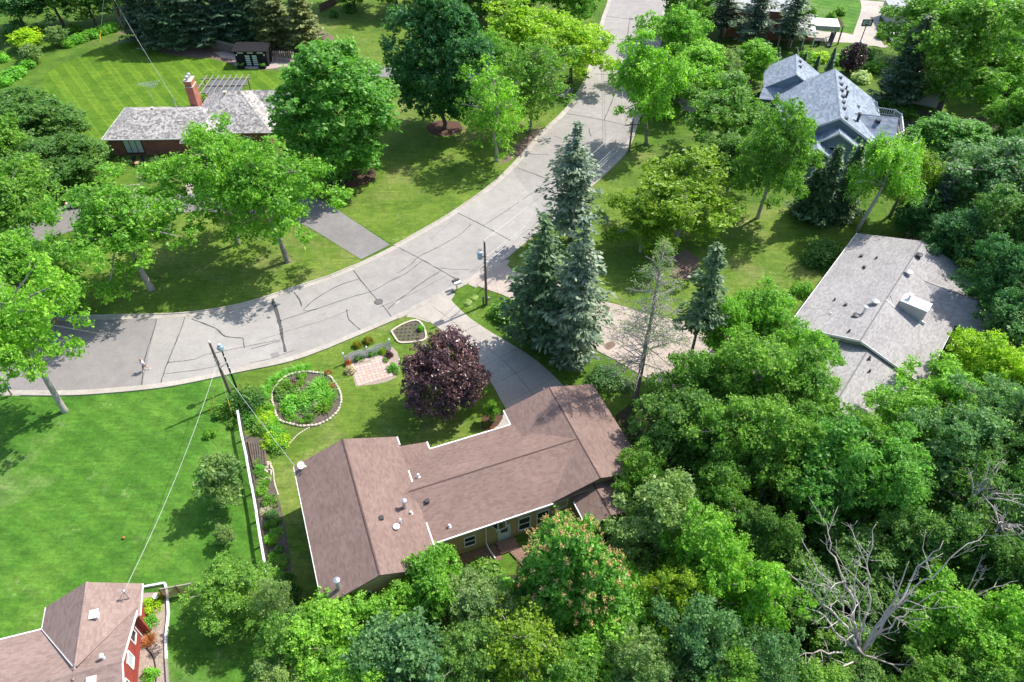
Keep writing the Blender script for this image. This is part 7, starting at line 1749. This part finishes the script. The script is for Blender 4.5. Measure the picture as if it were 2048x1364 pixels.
for x, y, r, lf_k, k, lb in ((930, 1160, 40, 'forest', 'b3', 'dark leafy bed behind the tan house, left'), (975, 1150, 42, 'mid', 'b3', 'leafy green bed behind the tan house beside the path'), (1005, 1180, 30, 'hosta', 'b3', 'bright leafy plants left of the back path'), (1052, 1175, 24, 'hosta', 'b1', 'bright leafy plants right of the back path'), (1032, 1210, 30, 'bluish', 'b1', 'grey-green plants at the end of the back path'), (1228, 880, 12, 'gold', 'loose', 'pale yellow-green weeds right of the brown garage'), (972, 850, 8, 'mid', 'loose', 'small plant in the mulch bed by the garage'), (996, 818, 9, 'mid', 'b1', 'green plant in the mulch bed beside the driveway'), (985, 860, 7, 'rust', 'loose', 'orange flowers beside the front walk'),
    (937, 607, 10, 'pale', 'loose', 'pale wild weeds on the grass below the mailboxes'), (950, 597, 9, 'pale', 'loose', 'pale wild weeds near the transformer pole')):
    bush(x, y, r, 1.0 if r > 15 else .5, lf_k, lb, k, 'shrub')

# ------------------------------------------------ bare trees
def limb(m, pts, r0, r1, rr, twigs=3, depth=2, kink=.12):
    """crooked tapering limb through the given points, with side twigs"""
    c = catmull(pts, .55); n = len(c)
    c = [p + Vector((rr.uniform(-1, 1), rr.uniform(-1, 1), rr.uniform(-1, 1))) * kink * min(1, i / 3) for i, p in enumerate(c)]
    m.tube(c, [r0 + (r1 - r0) * (i / (n - 1)) ** .8 for i in range(n)], 6)
    if depth <= 0: return
    L = sum((b - a).length for a, b in zip(c, c[1:]))
    for k in range(twigs):
        f = rr.uniform(.3, .97); i = min(n - 2, int(f * (n - 1))); d = (c[i + 1] - c[i]).normalized()
        s = Vector((rr.uniform(-1, 1), rr.uniform(-1, 1), rr.uniform(-.3, 1))); s = (s - d * s.dot(d)).normalized()
        ln = L * rr.uniform(.16, .38) * (1.2 - f * .6); e = c[i] + (d * .75 + s * .8).normalized() * ln
        rad0 = (r0 + (r1 - r0) * f) * .6
        limb(m, [c[i], c[i].lerp(e, .5) + s * ln * .1, e], rad0, max(.01, rad0 * .22), rr, max(2, twigs - 1), depth - 1, kink * .8)
rr = random.Random(19)
foot = G(1690, 1345); t = thing('dead_tree', 'large bare dead tree with grey forking limbs at the bottom right', 'tree', foot)
fork = foot + Vector((0, 0, 3.2))
m = MB(); m.tube([foot - Vector((0, 0, .3)), foot + Vector((0, 0, .5)), foot + Vector((.1, 0, 1.8)), fork], [.5, .36, .32, .3], 10); m.build('trunk', MAT['dead_wood'], t, smooth=True)
LIMBS = [((1652, 1040), 12.5, .2), ((1603, 1075), 11, .15), ((1750, 1050), 12.5, .17), ((1553, 1130), 9, .17), ((1640, 1130), 10.5, .13), ((1812, 1120), 10.5, .2), ((1882, 1085), 12, .2), ((1975, 1060), 12.5, .15), ((1575, 1322), 5, .15), ((1845, 1345), 4.5, .15), ((1775, 1362), 4.2, .12), ((1890, 1180), 9, .15), ((1595, 1215), 7.5, .14), ((1720, 1110), 11.5, .14), ((1655, 1365), 4.5, .12)]
for (x, y), z, r in LIMBS:
    r *= .8
    e = G(x, y, z); s0 = fork + Vector((rr.uniform(-.15, .15), rr.uniform(-.15, .15), rr.uniform(-.9, .3)))
    md = s0.lerp(e, .45) + Vector((rr.uniform(-.4, .4), rr.uniform(-.4, .4), rr.uniform(.1, .9)))
    m = MB(); limb(m, [s0, s0.lerp(md, .5) + Vector((0, 0, .25)), md, md.lerp(e, .55) + Vector((rr.uniform(-.5, .5), rr.uniform(-.5, .5), rr.uniform(-.3, .3))), e], r, .02, rr, 5, 2, .17); m.build('limb', MAT['dead_wood'], t, smooth=True)
# dying larch in front of the neighbours' drive
foot = G(1271, 797); Hl = height_at(foot.x, foot.y, 478); t = thing('dying_larch', 'tall half-dead larch with bare grey boughs and sparse needles', 'tree', foot)
m = MB(); m.tube([foot - Vector((0, 0, .2)), foot + Vector((0, 0, .5)), foot + Vector((.1, 0, Hl * .5)), foot + Vector((.1, .1, Hl))], [.42, .27, .18, .02], 9); m.build('trunk', MAT['bark_grey'], t, smooth=True)
rr = random.Random(4); V = []; rng = np.random.RandomState(9)
m = MB()
for k in range(150):
    f = (k + rr.random()) / 150; z = Hl * (.24 + .75 * f); L = 4.6 * (1 - f) ** .7 * rr.uniform(.6, 1.1) + .3
    a = rr.uniform(0, 6.28); d = Vector((math.cos(a), math.sin(a), 0)); s0 = foot + Vector((.1, 0, z)); e = s0 + d * L + Vector((0, 0, L * rr.uniform(-.25, .2)))
    limb(m, [s0, s0.lerp(e, .5) + Vector((0, 0, .12)), e], .06 * (1 - f * .5), .018, rr, 7, 2, .06)
    if rr.random() < .55:
        n = 60; q = np.array([list(s0.lerp(e, rr.uniform(.35, 1))) for _ in range(n)]) + rng.normal(size=(n, 3)) * .2
        nn = unit(rng, n); s = .2 * rng.uniform(.6, 1.3, n); V.append(leaf_quads(q, nn, s, s * .35, rng))
m.build('boughs', MAT['twig_grey'], t)
V = np.concatenate(V) - np.array(foot)
add_mesh('sparse_needles', leaf_mesh('sparse_needles', V), LEAF['pale' if False else 'grey'], t)
# dead twiggy branches among the woodland crowns
for x, y, z, s, sd, lb in ((1955, 985, 9, 3.2, 5, 'cluster of dead grey branches sticking out of the woodland at the right'), (1930, 1200, 5, 3.0, 6, 'fallen bare branches over the dark trees right of the dead tree'), (2010, 1040, 9, 2.0, 8, 'dead twigs at the right edge of the wood')):
    rr = random.Random(sd); c = G(x, y, z); b = Vector((c.x, c.y, 0)); t = thing('dead_snag', lb, 'tree', b)
    m = MB(); m.tube([b, b + Vector((.2, 0, z * .5)), c - Vector((0, 0, 1))], [.22, .16, .1], 7); m.build('trunk', MAT['dead_wood'], t)
    for k in range(7):
        e = c + Vector((rr.uniform(-1, 1) * s, rr.uniform(-1, 1) * s, rr.uniform(.3, 1) * s * .8)); m = MB(); limb(m, [c - Vector((0, 0, 1.2)), c.lerp(e, .4), e], .09, .015, rr, 5, 2, .1); m.build('branch', MAT['dead_wood'], t)

# ------------------------------------------------ undergrowth of the wood
def scatter_in(poly_px, n, rng):
    xs = [p[0] for p in poly_px]; ys = [p[1] for p in poly_px]; out = []
    while len(out) < n:
        x, y = rng.uniform(min(xs), max(xs)), rng.uniform(min(ys), max(ys)); ins = False; j = len(poly_px) - 1
        for i in range(len(poly_px)):
            (xi, yi), (xj, yj) = poly_px[i], poly_px[j]
            if (yi > y) != (yj > y) and x < (xj - xi) * (y - yi) / (yj - yi) + xi: ins = not ins
            j = i
        if ins: out.append(G(x, y))
    return out
rng = np.random.RandomState(40)
ug = scatter_in([(1250, 850), (1310, 790), (1420, 810), (1690, 830), (1940, 700), (1960, 520), (1870, 440), (1900, 300), (2060, 240), (2060, 1380), (640, 1380), (600, 1310), (690, 1240), (890, 1170), (1040, 1190), (1190, 1060)], 2600, rng)
C = np.array([[p.x, p.y, 0.1] for p in ug]); k = 16; idx = np.repeat(np.arange(len(C)), k)
p = C[idx] + rng.normal(size=(len(idx), 3)) * np.array([.5, .5, .25]); p[:, 2] = np.abs(p[:, 2]) + .1
nn = unit(rng, len(idx)) * .7 + np.array([0, 0, .8]); nn /= np.linalg.norm(nn, axis=1)[:, None]; s = .34 * rng.uniform(.6, 1.4, len(idx))
add_mesh('undergrowth', leaf_mesh('undergrowth', leaf_quads(p, nn, s, s * .6, rng, .1)), LEAF['forest'], kind='stuff')
